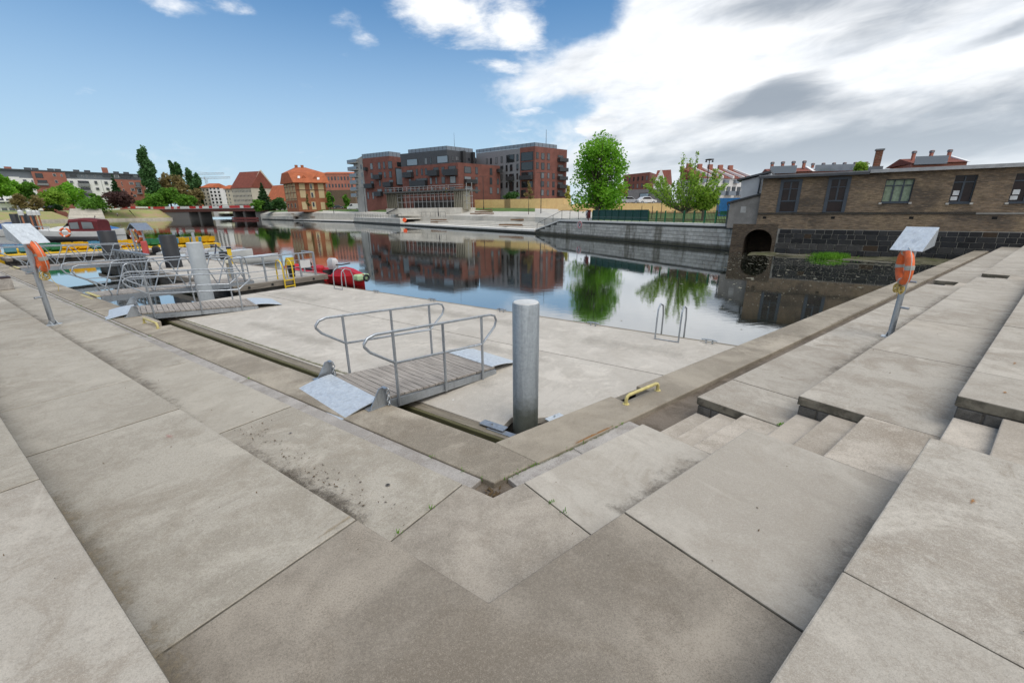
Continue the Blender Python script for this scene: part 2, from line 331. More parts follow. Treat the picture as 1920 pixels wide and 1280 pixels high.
def terrace(name, label_z, n0, n1, z, zl, st1, st2, lcuts, rcutsA, rcutsB, jl, jr, mcorner, ml, mr, tread_n, send=44.):
    # body below the slabs (the blocks that show as risers)
    b = MB(); f = n0+.03; zt = z-.11
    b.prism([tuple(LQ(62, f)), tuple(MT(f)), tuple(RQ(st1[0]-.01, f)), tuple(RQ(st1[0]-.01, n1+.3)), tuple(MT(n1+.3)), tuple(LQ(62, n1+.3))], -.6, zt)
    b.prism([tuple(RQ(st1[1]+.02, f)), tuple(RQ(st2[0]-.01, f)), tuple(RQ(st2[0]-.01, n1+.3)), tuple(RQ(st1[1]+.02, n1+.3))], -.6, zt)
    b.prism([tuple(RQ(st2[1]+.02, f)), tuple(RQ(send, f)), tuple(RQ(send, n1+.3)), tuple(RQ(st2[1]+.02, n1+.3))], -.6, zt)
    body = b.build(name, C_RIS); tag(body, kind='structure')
    slab(body, [MT(n0), RQ(jr-.004, n0), RQ(jr-.004, n1), MT(n1), LQ(jl-.004, n1), LQ(jl-.004, n0)], z, mcorner)
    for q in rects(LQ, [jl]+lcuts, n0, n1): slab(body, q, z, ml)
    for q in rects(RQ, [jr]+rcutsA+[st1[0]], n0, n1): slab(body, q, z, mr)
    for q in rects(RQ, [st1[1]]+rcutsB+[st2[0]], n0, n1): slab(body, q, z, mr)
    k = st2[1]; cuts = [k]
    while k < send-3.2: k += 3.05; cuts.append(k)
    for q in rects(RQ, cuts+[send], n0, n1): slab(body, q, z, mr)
    h = (z-zl)/3
    for st in (st1, st2):                                 # flight cut into the terrace
        for i in range(2):
            a = tread_n+.3*i; slab(body, [RQ(st[0]+.004, a), RQ(st[1]-.004, a), RQ(st[1]-.004, a+.32), RQ(st[0]+.004, a+.32)], zl+h*(i+1), C_STEP, th=.3, name='step', bev=.012)
        a = tread_n+.6; slab(body, [RQ(st[0]+.004, a), RQ(st[1]-.004, a), RQ(st[1]-.004, n1+.1), RQ(st[0]+.004, n1+.1)], z-.004, C_STEP, th=.3, name='step', bev=.012)
        # blocks with an open joint in the cheek of the flight
        for q0, q1 in ((n0+.022, n0+.2), (n0+.215, n0+1.0)):
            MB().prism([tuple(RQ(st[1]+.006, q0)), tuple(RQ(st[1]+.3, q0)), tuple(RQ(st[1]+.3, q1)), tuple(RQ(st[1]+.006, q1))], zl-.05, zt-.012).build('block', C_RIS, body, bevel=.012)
    return body
S0a, S0b = (1.82, 3.02), (17.5, 18.7); S1a, S1b = (2.02, 3.26), (17.7, 18.9); S2a, S2b = (2.34, 3.60), (18.2, 19.4)
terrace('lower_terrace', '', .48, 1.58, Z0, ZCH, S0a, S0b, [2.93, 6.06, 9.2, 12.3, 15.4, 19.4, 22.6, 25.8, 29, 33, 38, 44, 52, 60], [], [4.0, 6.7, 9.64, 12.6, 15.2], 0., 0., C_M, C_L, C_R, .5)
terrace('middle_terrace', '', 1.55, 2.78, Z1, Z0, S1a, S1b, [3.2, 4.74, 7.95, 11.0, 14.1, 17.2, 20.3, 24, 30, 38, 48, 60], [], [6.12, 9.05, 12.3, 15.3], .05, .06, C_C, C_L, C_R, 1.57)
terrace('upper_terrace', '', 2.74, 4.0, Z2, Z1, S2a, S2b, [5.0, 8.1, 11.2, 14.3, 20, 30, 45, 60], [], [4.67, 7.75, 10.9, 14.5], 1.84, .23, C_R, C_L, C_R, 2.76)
top = MB().prism([tuple(LQ(62, 4.05)), tuple(MT(4.05)), tuple(RQ(44, 4.05)), tuple(RQ(44, 60)), tuple(MT(60)), tuple(LQ(62, 60))], -.6, Z3).build('upper_pavement', C_R); tag(top, kind='structure')
# channel between coping and terrace
ch = MB().prism([tuple(LQ(62, -.03)), tuple(MT(-.03)), tuple(RQ(42, -.03)), tuple(RQ(42, .8)), tuple(MT(.8)), tuple(LQ(62, .8))], -.6, ZCH-.02).build('drain_channel', M_DIRT); tag(ch, kind='structure')
for q in rects(LQ, [.16, 1.9, 3.4, 5.2, 7.1, 9.5, 12, 15, 19, 25, 32, 42], .009, .6): slab(ch, q, ZCOP-.012, C_STRIP, .06, 'mortar_strip', .008)
for q in rects(RQ, [.16, 1.13, 2.22], .009, .6): slab(ch, q, ZCOP-.01, C_STRIP, .06, 'mortar_strip', .008)
# coping: left run carries the corner, right run starts at a seam
W = -.645
wall = MB()
wall.prism([tuple(LQ(62, W+.05)), tuple(MT(W+.05)), tuple(RQ(42, W+.05)), tuple(RQ(42, -.05)), tuple(MT(-.05)), tuple(LQ(62, -.05))], -3, ZCOP-.2)
qw = wall.build('quay_wall', C_RIS); tag(qw, kind='structure')
def cop(poly, name='coping_stone'): return slab(qw, poly, ZCOP, C_COP, .22, name, .014)
g = .004
cop([LQ(5.2, W), MT(W), RQ(.59-g, -.02), MT(0), LQ(5.2, 0)])
for a, b in ((5.2, 9.95), (13.4, 19), (19, 25), (25, 31), (31, 38), (38, 46), (46, 60)): cop([LQ(a+g, W), LQ(b-g, W), LQ(b-g, 0), LQ(a+g, 0)])
cop([LQ(9.95+g, W), LQ(10.75, W), LQ(10.75, -.36), LQ(11.4, -.36), LQ(11.4, W), LQ(13.4-g, W), LQ(13.4-g, 0), LQ(9.95+g, 0)])
cop([MT(W), RQ(2.63, W), RQ(2.63, -.40), RQ(3.25, -.40), RQ(3.25, W), RQ(6.2-g, W), RQ(6.2-g, 0), RQ(.59+g, 0)])
for a, b in ((6.2, 11), (11, 16), (16, 21.5), (21.5, 27), (27, 33), (33, 41)): cop([RQ(a+g, W), RQ(b-g, W), RQ(b-g, 0), RQ(a+g, 0)])
# ------------------------------------------------------------------ metals, timber, paints
def galv(name, c=(.42, .45, .48), rough=.42, dirty=None):
    t = NT(name); p = t.pos(5.); t.set(rough, .75 if c[0] < .6 else .35, .5); v = t.n('ShaderNodeTexVoronoi'); t.l(p, v.inputs[0]); v.inputs['Scale'].default_value = 45
    s = t.n('ShaderNodeSeparateColor'); t.l(v.outputs['Color'], s.inputs[0]); x = t.mix(t.rng(s.outputs[0], 0, 1), sc_(c, .94), sc_(c, 1.05))
    st = t.noise(t.mapping(p, (6, 6, .5)), 2., 6, .65); x = t.mix(t.rng(st, .45, .72, 0, .6), x, sc_(c, .62)); wl = t.noise(t.mapping(p, (8, 8, .6), loc=(3, 3, 3)), 2.2, 5, .6); x = t.mix(t.rng(wl, .56, .7, 0, .5), x, sc_(c, 1.4))
    if dirty is not None:
        sp = t.n('ShaderNodeSeparateXYZ'); t.l(t.pos(), sp.inputs[0]); k = t.math('ADD', sp.outputs[2], t.math('MULTIPLY', t.noise(p, 9, 4), .3)); x = t.mix(t.rng(k, dirty+.05, dirty+.45, .85, 0), x, (.10, .105, .075))
    t.col(x); t.l(t.rng(t.noise(p, 20, 4), .3, .7, rough-.08, rough+.16), t.b.inputs['Roughness']); return t.m
GALV = galv('galvanised_steel'); GALV_P = galv('galvanised_pile', (.36, .39, .41), .55, .75); GALV_S = galv('galvanised_sheet', (.62, .665, .70), .5)
BLACKP = M('black_plastic', (.018, .02, .024), .45, var=.3); RUBBER = M('rubber', (.02, .02, .02), .8)
YEL = M('worn_yellow_paint', (.62, .53, .22), .55, var=.25, scale=14); YEL2 = M('yellow_paint', (.75, .52, .03), .45, var=.12)
def timber(name, c, ax):
    t = NT(name); p = t.pos(23.); t.set(.85, 0, .25); q = t.mapping(p, (1, 1, 1), (0, 0, -ax)); g_ = t.noise(t.mapping(q, (1.2, 26, 26)), 1.6, 6, .65, .4)
    x = t.mix(t.rng(g_, .35, .68), sc_(c, .55), sc_(c, 1.2)); x = t.mix(t.rng(t.rnd(), 0, 1, 0, .5, False), x, sc_(c, .62)); x = t.mix(t.rng(t.noise(p, 3, 5), .5, .75, 0, .5), x, sc_(c, .6)); t.col(x); t.bump(g_, .5, .004); return t.m
WOOD_L = timber('weathered_deck_timber', (.44, .395, .35), math.atan2(dL.y, dL.x)); WOOD_B = timber('pontoon_timber', (.30, .26, .20), math.atan2(dL.y, dL.x)); WOOD_O = timber('mossy_timber', (.16, .15, .075), math.atan2(dL.y, dL.x)); WOOD_P = timber('weathered_pier_timber', (.32, .28, .235), math.atan2(nL.y, nL.x))
C_PON = concrete('pontoon_deck_concrete', (.56, .515, .45), (.47, .43, .372), angL, .25, .45, .05)
ORANGE = M('life_ring_orange', (.80, .16, .04), .5, var=.2, scale=12); ROPE = M('rope', (.55, .42, .14), .8); ROPEW = M('white_rope', (.6, .6, .56), .8); REFL = M('reflective_tape', (.42, .42, .38), .35); REDP = M('red_paint', (.55, .04, .03), .4); WHITE = M('white_paint', (.75, .75, .73), .4, var=.06)
WOODE = timber('beam_end_timber', (.26, .225, .16), angL)
# ------------------------------------------------------------------ water and river bed
def water_mat():
    t = NT('river_water'); t.set(.02, 0, .5); t.b.inputs['IOR'].default_value = 1.33; p = t.pos()
    t.col((.018, .021, .014)); t.b.inputs['Specular IOR Level'].default_value = 1.
    a = t.noise(t.mapping(p, (1, 1, 1), (0, 0, .5)), .55, 5, .6, .6); b = t.noise(t.mapping(p, (.8, 2.2, 1), (0, 0, .25)), 2.3, 4, .55, .4)
    patch = t.rng(t.noise(p, .06, 3, .5), .38, .68, .25, 1.)
    t.bump(t.math('MULTIPLY', t.math('ADD', t.math('MULTIPLY', a, .7), t.math('MULTIPLY', b, .35)), patch), .10, .065)
    gl_ = t.n('ShaderNodeBsdfGlossy'); gl_.inputs['Roughness'].default_value = .02; gl_.inputs['Color'].default_value = (.92, .94, .95, 1); bn = [n for n in t.t.nodes if n.type == 'BUMP'][0]; t.l(bn.outputs[0], gl_.inputs['Normal'])
    lw = t.n('ShaderNodeLayerWeight'); lw.inputs['Blend'].default_value = .5; t.l(bn.outputs[0], lw.inputs['Normal'])
    ms = t.n('ShaderNodeMixShader'); t.l(t.rng(lw.outputs['Facing'], .40, .95, .03, .55), ms.inputs[0]); t.l(t.b.outputs[0], ms.inputs[1]); t.l(gl_.outputs[0], ms.inputs[2]); t.l(ms.outputs[0], t.t.nodes['Material Output'].inputs[0]); return t.m
water = MB().quad((-900, -60, 0), (500, -60, 0), (500, 900, 0), (-900, 900, 0)).build('river_water', water_mat()); tag(water, kind='structure')
bed = MB().quad((-2500, -800, -3.), (2500, -800, -3.), (2500, 3000, -3.), (-2500, 3000, -3.)).build('ground', M('silt', (.09, .085, .06), .9)); tag(bed, kind='structure')
# ------------------------------------------------------------------ concrete pontoon
ZP = .5
def pontoon():
    root = thing('floating_pontoon', 'long pale concrete floating pontoon with timber edge beams moored in the quay corner', 'pontoon', v3(LQ(7, -4), ZP))
    n0, n1, nj, sL, rn = -1.39, -7.36, -4.68, 15.05, -.93
    a, b, c, d = P(938, 803, ZP), P(960, 781, ZP), P(1006, 783, ZP), P(1030, 792, ZP)
    fl = MB().prism([tuple(LQ(sL-.1, -1.3)), tuple(LQ(1.9, -1.3)), tuple(b.xy), tuple(c.xy), tuple(XQ(-2.3, rn-.12)), tuple(XQ(n1+.15, rn-.12)), tuple(LQ(sL-.1, n1+.15))], -.5, ZP-.1)
    fl.build('float', C_RIS, root)
    g = .014
    slab(root, [LQ(sL, n0), LQ(*inL(a)), b.xy, c.xy, XQ(-2.35, rn), XQ(nj+g, rn), LQ(sL, nj+g)], ZP, C_PON, .1, 'deck_panel', .006)
    slab(root, [LQ(sL, nj-g), XQ(nj-g, rn), XQ(n1, rn), LQ(sL, n1)], ZP, C_PON, .1, 'deck_panel', .006)
    for n_, w_, m_, dz in ((-1.272, .16, WOOD_B, -.03),):
        q0 = .5
        MB().prism([tuple(LQ(sL, n_-w_/2)), tuple(LQ(q0, n_-w_/2)), tuple(LQ(q0, n_+w_/2)), tuple(LQ(sL, n_+w_/2))], ZP-.14, ZP+dz).build('edge_plank', m_, root, bevel=.008)
    MB().prism([tuple(LQ(sL, -1.191)), tuple(LQ(.5, -1.191)), tuple(LQ(.5, -1.14)), tuple(LQ(sL, -1.14))], ZP-.34, ZP-.035).build('fender_beam', WOOD_O, root, bevel=.01)
    MB().prism([tuple(LQ(sL, n1-.012)), tuple(XQ(n1-.012, rn)), tuple(XQ(n1-.11, rn)), tuple(LQ(sL, n1-.11))], ZP-.25, ZP-.006).build('edge_beam', WOOD_B, root, bevel=.008)
    bolt = MB().cyl((0, 0, 0), (0, .02, 0), .018, seg=8)
    bm = bolt.mesh('bolt', RUBBER); rz = math.atan2(-nL.x, nL.y)
    for s in [1.2+.95*i for i in range(14)]: place('bolt', bm, root, v3(LQ(s, -1.142), ZP-.11)-root.location, math.atan2(-nL.x, nL.y))
    # cleats on the river side
    for u, v in ((715, 547), (822, 562), (948, 582), (1115, 609), (1330, 643)):
        s, n = inL(P(u, v, ZP)); o = v3(LQ(s, n1+.1), ZP); cl = MB()
        ax = v3(dL, 0)
        for k in (-.07, .07): cl.cyl(o+ax*k, o+ax*k+V((0, 0, .07)), .02, seg=8)
        cl.tube([o-ax*.17+V((0, 0, .075)), o-ax*.09+V((0, 0, .09)), o+ax*.09+V((0, 0, .09)), o+ax*.17+V((0, 0, .075))], .02, 8)
        cl.build('cleat', GALV, root, True)
    # ladders on the river edge
    for s in (.05, 13.0):
        ld = MB(); 
        for k in (-.27, .27):
            q = lambda n, z: v3(LQ(s+k, n), z)
            ld.tube([q(n1+.42, ZP), q(n1+.40, ZP+.5), q(n1+.36, ZP+.72), q(n1+.2, ZP+.82), q(n1-.04, ZP+.74), q(n1-.13, ZP+.5), q(n1-.15, -.6)], .02, 8)
        for z in (.35, .08, -.2): ld.cyl(v3(LQ(s-.27, n1-.15), z), v3(LQ(s+.27, n1-.15), z), .016, seg=6)
        ld.cyl(v3(LQ(s-.27, n1+.42), ZP+.012), v3(LQ(s+.27, n1+.42), ZP+.012), .014, seg=6)
        ld.build('ladder', GALV, root, True)
    # pile guide at the corner
    pg = MB(); e = v3(LQ(*inL(a)), 0)
    pg.box((e.x-.10, e.y+.08, ZP+.006), (.42, .14, .012), rz=math.atan2(dL.y, dL.x)); pg.box((e.x+.05, e.y-.08, ZP-.03), (.55, .10, .03), rz=math.atan2(dL.y, dL.x)); pg.cyl((e.x-.12, e.y+.09, ZP), (e.x-.12, e.y+.09, ZP+.04), .015, seg=6)
    pg.build('pile_guide', GALV, root); MB().cyl((e.x+.30, e.y+.02, ZP-.13), (e.x+.1, e.y-.02, ZP-.13), .05, seg=10).build('guide_roller', RUBBER, root)
    q = P(1040, 783, ZP); mb = MB().box((q.x, q.y, ZP+.006), (.3, .12, .012), rz=math.atan2(dR.y, dR.x)); mb.cyl((q.x, q.y, ZP), (q.x, q.y, ZP+.05), .015, seg=6); mb.build('bracket_plate', GALV_S, root)
    return root
pontoon()
# ------------------------------------------------------------------ piles
def pile(name, label, xy, r, top, mat, capm=None, base=-2.5, group=None):
    root = thing(name, label, 'pile', (xy[0], xy[1], 0), group=group)
    MB().lathe((xy[0], xy[1], base), [(r, 0), (r, top-base-.01), (r-.008, top-base)], 28).build('shaft', mat, root, True)
    MB().lathe((xy[0], xy[1], top), [(r-.012, 0), (r-.02, .012)], 28).build('cap', capm or mat, root, True)
    return root
CAPC = M('pale_pile_cap', (.62, .62, .60), .6)
pile('steel_pile', 'thick galvanised steel mooring pile standing before the near gangway at the pontoon corner', (.19, 5.47), .183, PY(985, 567, 5.47).z, GALV_P, CAPC)
_lp = v3(LQ(*inL(P(388, 562, .35))), 0); _d = _lp.xy.normalized()*.2; _lp.x += _d.x; _lp.y += _d.y
pile('steel_pile', 'pale grey steel pile behind the second gangway at the left end of the pontoon', (_lp.x, _lp.y), .25, PY(364, 455, _lp.y).z, M('pale_grey_coating', (.36, .39, .41), .6, 0, .12, 3), CAPC)
# ------------------------------------------------------------------ plank gangways
def gangway(name, label, near, far, w, zn, zf, nplank, plate_near, plate_far, posts, group):
    near, far = V(near), V(far); d = far-near; ln = d.length; rz = math.atan2(-d.x, d.y)
    root = thing(name, label, 'gangway', v3(near, 0), rz, group)
    Z = lambda y: zn+(zf-zn)*y/ln
    tilt = math.atan2(zf-zn, ln); h = w/2
    pm = MB().box((0, 0, 0), (w-.02, ln/nplank-.012, .035)).mesh('plank', WOOD_L)
    for i in range(nplank):
        y = (i+.5)*ln/nplank; o = place('plank', pm, root, (random.uniform(-.006, .006), y, Z(y)-.0175+random.uniform(-.003, .003))); o.rotation_euler = (tilt, 0, random.uniform(-.003, .003))
    for sx in (-1, 1):
        MB().hexa([(sx*h-.03, 0, Z(0)-.19), (sx*h+.03, 0, Z(0)-.19), (sx*h+.03, ln, Z(ln)-.15), (sx*h-.03, ln, Z(ln)-.15), (sx*h-.03, 0, Z(0)-.045), (sx*h+.03, 0, Z(0)-.045), (sx*h+.03, ln, Z(ln)-.045), (sx*h-.03, ln, Z(ln)-.045)]).build('side_beam', GALV, root, world=False)
    for y in (ln*.2, ln*.5, ln*.8): MB().box((0, y, Z(y)-.11), (w-.07, .06, .08)).build('cross_beam', GALV, root, world=False)
    y1, y3 = posts[0]*ln, posts[-1]*ln
    for sx in (-1, 1):
        x = sx*(h+.05); T, Mi = 1.03, .53
        pts = [(x, y1, Z(y1)+Mi), (x, y1-.38, Z(y1)+Mi+.26), (x, y1-.46, Z(y1)+Mi+.36), (x, y1-.46, Z(y1)+T-.1), (x, y1-.40, Z(y1)+T-.03), (x, y1-.28, Z(y1)+T)]
        pts += [(x, y3+.22, Z(y3)+T), (x, y3+.33, Z(y3)+T-.04), (x, y3+.37, Z(y3)+T-.13), (x, y3+.33, Z(y3)+T-.24), (x, y3, Z(y3)+Mi)]
        r = MB().tube(pts, .021, 8, True).build('handrail', GALV, root, True, world=False)
        for f_ in posts:
            y = f_*ln; MB().cyl((x, y, Z(y)-.16), (x, y, Z(y)+T), .023, seg=8).build('post', GALV, root, True, world=False)
    # hinged plates at both ends
    def plate(nm, ys, zs, wx):
        mb = MB(); n = len(ys)
        for i in range(n-1):
            mb.hexa([(-wx, ys[i], zs[i]-.012), (wx, ys[i], zs[i]-.012), (wx, ys[i+1], zs[i+1]-.012), (-wx, ys[i+1], zs[i+1]-.012), (-wx, ys[i], zs[i]), (wx, ys[i], zs[i]), (wx, ys[i+1], zs[i+1]), (-wx, ys[i+1], zs[i+1])])
        mb.build(nm, GALV_S, root, True, world=False)
    ys = [-plate_near+plate_near*i/8 for i in range(9)]; za = ZCH+.03; zb = Z(0)+.035
    plate('ramp_plate', ys, [za+(zb-za)*math.sin(math.pi/2*(i/8)) for i in range(9)], h+.06)
    ys = [ln-.06+plate_far*i/6 for i in range(7)]; za = Z(ln)+.02; zb = ZP+.016
    plate('ramp_plate', ys, [zb+(za-zb)*math.cos(math.pi/2*(i/6)) for i in range(7)], h-.02)
    for sx in (-1, 1):
        x = sx*(h+.14); b = MB()
        b.extr([(x-.01, -.22, ZCOP), (x-.01, .10, ZCOP), (x-.01, .06, ZCOP+.29), (x-.01, -.04, ZCOP+.29)], (.02, 0, 0)); b.box((x-.05, -.06, ZCOP+.008), (.14, .36, .016)); b.box((x+.03, .03, ZCOP+.29), (.10, .05, .012))
        br = b.build('bracket', GALV, root, world=False)
        c = MB()
        for k in range(5):
            c.torus((x+.05*(1 if sx < 0 else 1), .07, ZCOP+.25-.055*k), .028, .008, (1, 0, 0) if k % 2 else (0, 1, 0), n=10, seg=5)
        c.build('chain', GALV, br, True, world=False)
    return root
gangway('gangway', 'short plank gangway with looped tubular handrails beside the thick steel pile', LQ(3.25, -.66), LQ(2.92, -3.12), 1.40, .815, .625, 21, .62, .78, (.13, .5, .85), 'plank gangways to the concrete pontoon')
gangway('gangway', 'plank gangway at the left end of the concrete pontoon by the yellow mooring hoop', LQ(13.45, -.66), LQ(12.75, -3.55), 1.40, .815, .625, 24, .66, .78, (.13, .5, .85), 'plank gangways to the concrete pontoon')
# ------------------------------------------------------------------ mooring handles
def handle(name, label, fr, s0, s1, n, group):
    a = v3(fr(s0, n), ZCOP); b = v3(fr(s1, n), ZCOP); e = (b-a).normalized(); z = V((0, 0, 1)); H = .13
    o = MB().tube([a, a+z*(H-.05), a+z*(H-.015)+e*.02, a+z*H+e*.06, b+z*H-e*.06, b+z*(H-.015)-e*.02, b+z*(H-.05), b], .026, 10)
    r = thing(name, label, 'mooring hoop', a, group=group); o.build('bar', YEL, r, True)
    for p in (a, b): MB().cyl(p, p+z*.008, .05, seg=12).build('foot', YEL, r)
handle('mooring_hoop', 'worn yellow steel mooring hoop over the coping notch right of the thick pile', RQ, 2.58, 3.36, -.33, 'yellow mooring hoops')
handle('mooring_hoop', 'worn yellow steel mooring hoop on the left coping by the second gangway', LQ, 10.55, 11.5, -.33, 'yellow mooring hoops')
# ------------------------------------------------------------------ life ring posts
def ring_parts(parent, c, axis, R, r, world=True, ropes=True):
    MB().torus(c, R, r, axis, n=36, seg=12).build('ring', ORANGE, parent, True, world=world)
    ax = V(axis).normalized(); e1 = ax.orthogonal().normalized(); e2 = ax.cross(e1)
    for k in range(4):
        a = math.pi/4+k*math.pi/2
        MB().torus(c, R, r+.005, axis, a-.13, a+.13, 6, 12).build('tape', REFL, parent, True, world=world)
    pts = [V(c)+(e1*math.cos(a)+e2*math.sin(a))*(R+r+.01+.03*abs(math.sin(2*(a-math.pi/4)))) for a in (2*math.pi*i/40 for i in range(40))]
    MB().tube(pts, .007, 5, True).build('grab_rope', ROPEW, parent, True, world=world)
def ring_post(label, rlabel, base, top, face, lean, group, pile_side):
    # base: foot; top: upper end of the leaning post; face: unit xy towards which the hood slopes
    base, top = V(base), V(top); root = thing('life_ring_post', label, 'life ring post', base, group=group)
    f = V((face[0], face[1], 0)).normalized(); sd = V((-f.y, f.x, 0)); up = (top-base).normalized()
    MB().tube([base+V((0, 0, .05)), base+up*.12, top], .048, 16).build('post', GALV, root, True)
    fp = MB(); fp.box((base.x, base.y, base.z+.008), (.26, .18, .016), rz=math.atan2(sd.y, sd.x)+.3)
    for k in (-1, 1): fp.extr([base+sd*.05*k+V((0, 0, .01))-f*.1, base+sd*.05*k+V((0, 0, .01))+f*.1, base+sd*.05*k+V((0, 0, .12))], sd*.008)
    fp.build('foot_plate', GALV_S, root)
    # hood: sloping sheet with side cheek
    hw = .235
    c = top+V((0, 0, .0)); a = c-f*.10+V((0, 0, .30)); b = c+f*.30+V((0, 0, -.10))
    hd = MB(); q = V((0, 0, .006))
    hd.hexa([b-sd*hw-q, b+sd*hw-q, a+sd*hw-q, a-sd*hw-q, b-sd*hw+q, b+sd*hw+q, a+sd*hw+q, a-sd*hw+q]); hood = hd.build('hood', GALV_S, root)
    for k in (-1, 1):
        o = sd*(hw*k-(.008 if k > 0 else 0)); MB().extr([a+o-q*2, b+o-q*2, a+o+V((0, 0, -.32))], sd*.008).build('cheek', GALV, hood)
    MB().hexa([a-sd*hw+V((0, 0, -.32)), a+sd*hw+V((0, 0, -.32)), a+sd*hw+V((0, 0, -.32))-f*.008, a-sd*hw+V((0, 0, -.32))-f*.008, a-sd*hw-q, a+sd*hw-q, a+sd*hw-q-f*.008, a-sd*hw-q-f*.008]).build('back_plate', GALV, hood)
    for t_ in (.62, .34):
        p = base+(top-base)*t_; MB().tube([p+f*0, p+sd*.17*pile_side], .022, 8).build('rope_cleat', GALV, root, True)
    return root, f, sd
def life_ring(label, c, axis, tail, group):
    root = thing('life_ring', label, 'life ring', c, group=group)
    ring_parts(root, c, axis, .27, .066)
    c = V(c); b = c+V((0, 0, -.34))
    cl = MB(); rr = random.Random(3)
    for k in range(7):
        a = rr.uniform(0, 6.28); cl.torus(b+V((math.cos(a)*.03, math.sin(a)*.03, -.03-.01*k)), .07+.01*rr.random(), .011, (math.cos(a), math.sin(a), .2), n=14, seg=5)
    cl.tube([b+V(q) for q in tail], .006, 5); cl.build('rope_coil', ROPE, root, True)
    return root
pR_b = P(1668, 632, Z0); pR_t = PY(1716, 458, pR_b.y); pR_t = V((pR_b.x+(pR_t.x-pR_b.x)*1., pR_b.y, pR_t.z))
_, f_, s_ = ring_post('leaning galvanised post with sheet hood on the right terrace', '', pR_b, pR_t, (-.90, -.44), 0, 'life ring posts on the quay', 1)
_c = pR_t+V((f_.x*.17, f_.y*.17, -.40))-V((0, 0, .0)); life_ring('orange life ring hanging under the hood of the right terrace post', _c, (.73+.18, -.69+.20, .10), [(0, 0, 0), (-.02, 0, -.12), (.02, .02, -.2)], 'life rings on the quay')
pL_b = P(100, 609, Z0); pL_t = PY(46, 447, pL_b.y); pL_t = V((pL_t.x, pL_b.y, pL_t.z))
_, f_, s_ = ring_post('leaning galvanised post with sheet hood on the left terrace', '', pL_b, pL_t, (.98, -.2), 0, 'life ring posts on the quay', -1)
_c = pL_t+V((f_.x*.22, f_.y*.22, -.38)); life_ring('orange life ring hanging under the hood of the left terrace post', _c, (.66-.14, .75+.13, .10), [(0, 0, 0), (.1, 0, -.12), (.2, .02, -.32), (.16, .02, -.42)], 'life rings on the quay')
# ------------------------------------------------------------------ foliage
def leaf_mat(name, c, c2):
    t = NT(name); p = t.pos(11.); t.set(.55, 0, .3); a = t.noise(p, .55, 3, .5); b = t.noise(p, 3.3, 3, .6); f = t.math('ADD', t.math('MULTIPLY', a, .5), t.math('MULTIPLY', b, .5))
    x = t.mix(t.rng(f, .38, .62), c, c2); t.col(x); tr = t.n('ShaderNodeBsdfTranslucent'); t.l(t.mix(.5, x, c2), tr.inputs[0]); ms = t.n('ShaderNodeMixShader'); ms.inputs[0].default_value = .42
    t.l(t.b.outputs[0], ms.inputs[1]); t.l(tr.outputs[0], ms.inputs[2]); t.l(ms.outputs[0], t.t.nodes['Material Output'].inputs[0]); return t.m
LF = {'maple': leaf_mat('maple_leaves', (.10, .28, .018), (.28, .56, .045)), 'bright': leaf_mat('spring_leaves', (.17, .32, .03), (.38, .56, .08)), 'dark': leaf_mat('dark_leaves', (.035, .095, .025), (.085, .19, .045)),
      'poplar': leaf_mat('poplar_leaves', (.05, .13, .045), (.12, .25, .08)), 'mid': leaf_mat('green_leaves', (.08, .21, .025), (.20, .40, .05)), 'bronze': leaf_mat('bronze_leaves', (.22, .17, .07), (.36, .29, .12)),
      'conifer': leaf_mat('conifer_needles', (.018, .055, .018), (.05, .12, .035)), 'purple': leaf_mat('purple_leaves', (.07, .03, .03), (.15, .085, .07)), 'yellow': leaf_mat('yellow_green_leaves', (.33, .36, .06), (.58, .54, .12)), 'grass': leaf_mat('grass_blades', (.10, .27, .02), (.24, .50, .05))}
BARK = M('bark', (.09, .07, .05), .9, var=.3, scale=8); BARKG = M('grey_bark', (.17, .15, .12), .9, var=.3, scale=8)
def leaves(mb, rng, c, rad, n, size, shell=.35):
    c = V(c)
    for _ in range(n):
        while True:
            d = V((rng.gauss(0, 1), rng.gauss(0, 1), rng.gauss(0, 1)))
            if d.length > .01: break
        d = d.normalized()*(shell+(1-shell)*rng.random()**.6)*rng.uniform(.85, 1.08)
        p = c+V((d.x*rad[0], d.y*rad[1], d.z*rad[2])); s = size*rng.uniform(.6, 1.3)
        a = V((rng.uniform(-1, 1), rng.uniform(-1, 1), rng.uniform(-.6, .6))).normalized(); b = a.cross(V((rng.uniform(-1, 1), rng.uniform(-1, 1), rng.uniform(-1, 1)))).normalized()
        mb.add((p-a*s-b*s*.2, p-b*s*.75, p+a*s, p+b*s*.75+a*s*.1), ((0, 1, 2, 3),))
def tree(label, base, clumps, n, size, leaf, seed=1, trunk_r=.12, trunk_h=None, cat='tree', name='tree', group=None, bark=None, limbs=True, shell=.35):
    rng = random.Random(seed); base = V(base); root = thing(name, label, cat, base, group=group)
    top = max(c[0][2]+c[1][2]*.3 for c in clumps); tb = MB(); cx = sum(c[0][0] for c in clumps)/len(clumps); cy = sum(c[0][1] for c in clumps)/len(clumps)
    th = trunk_h or top*.75
    tb.tube([base+V((0, 0, -.3)), base+V((cx*.2, cy*.2, th*.4)), base+V((cx*.6, cy*.6, th*.75)), base+V((cx, cy, th))], trunk_r, 7, False, trunk_r*.3)
    if limbs:
        for c, r in clumps:
            z0 = max(.3, min(c[2]*.55, th*.7)); a = base+V((cx*.5*z0/th, cy*.5*z0/th, z0)); b = base+V(c); tb.tube([a, (a+b)/2+V((0, 0, -.1*abs(c[2]-z0))), b], trunk_r*.4, 5, False, trunk_r*.1)
    tb.build('trunk', bark or BARK, root, True)
    lb = MB(); vol = [r[0]*r[1]*r[2] for c, r in clumps]; tv = sum(v**.7 for v in vol)
    for (c, r), v in zip(clumps, vol):
        leaves(lb, rng, base+V(c), r, int(n*v**.7/tv), size, shell)
    lb.build('crown', leaf, root); return root
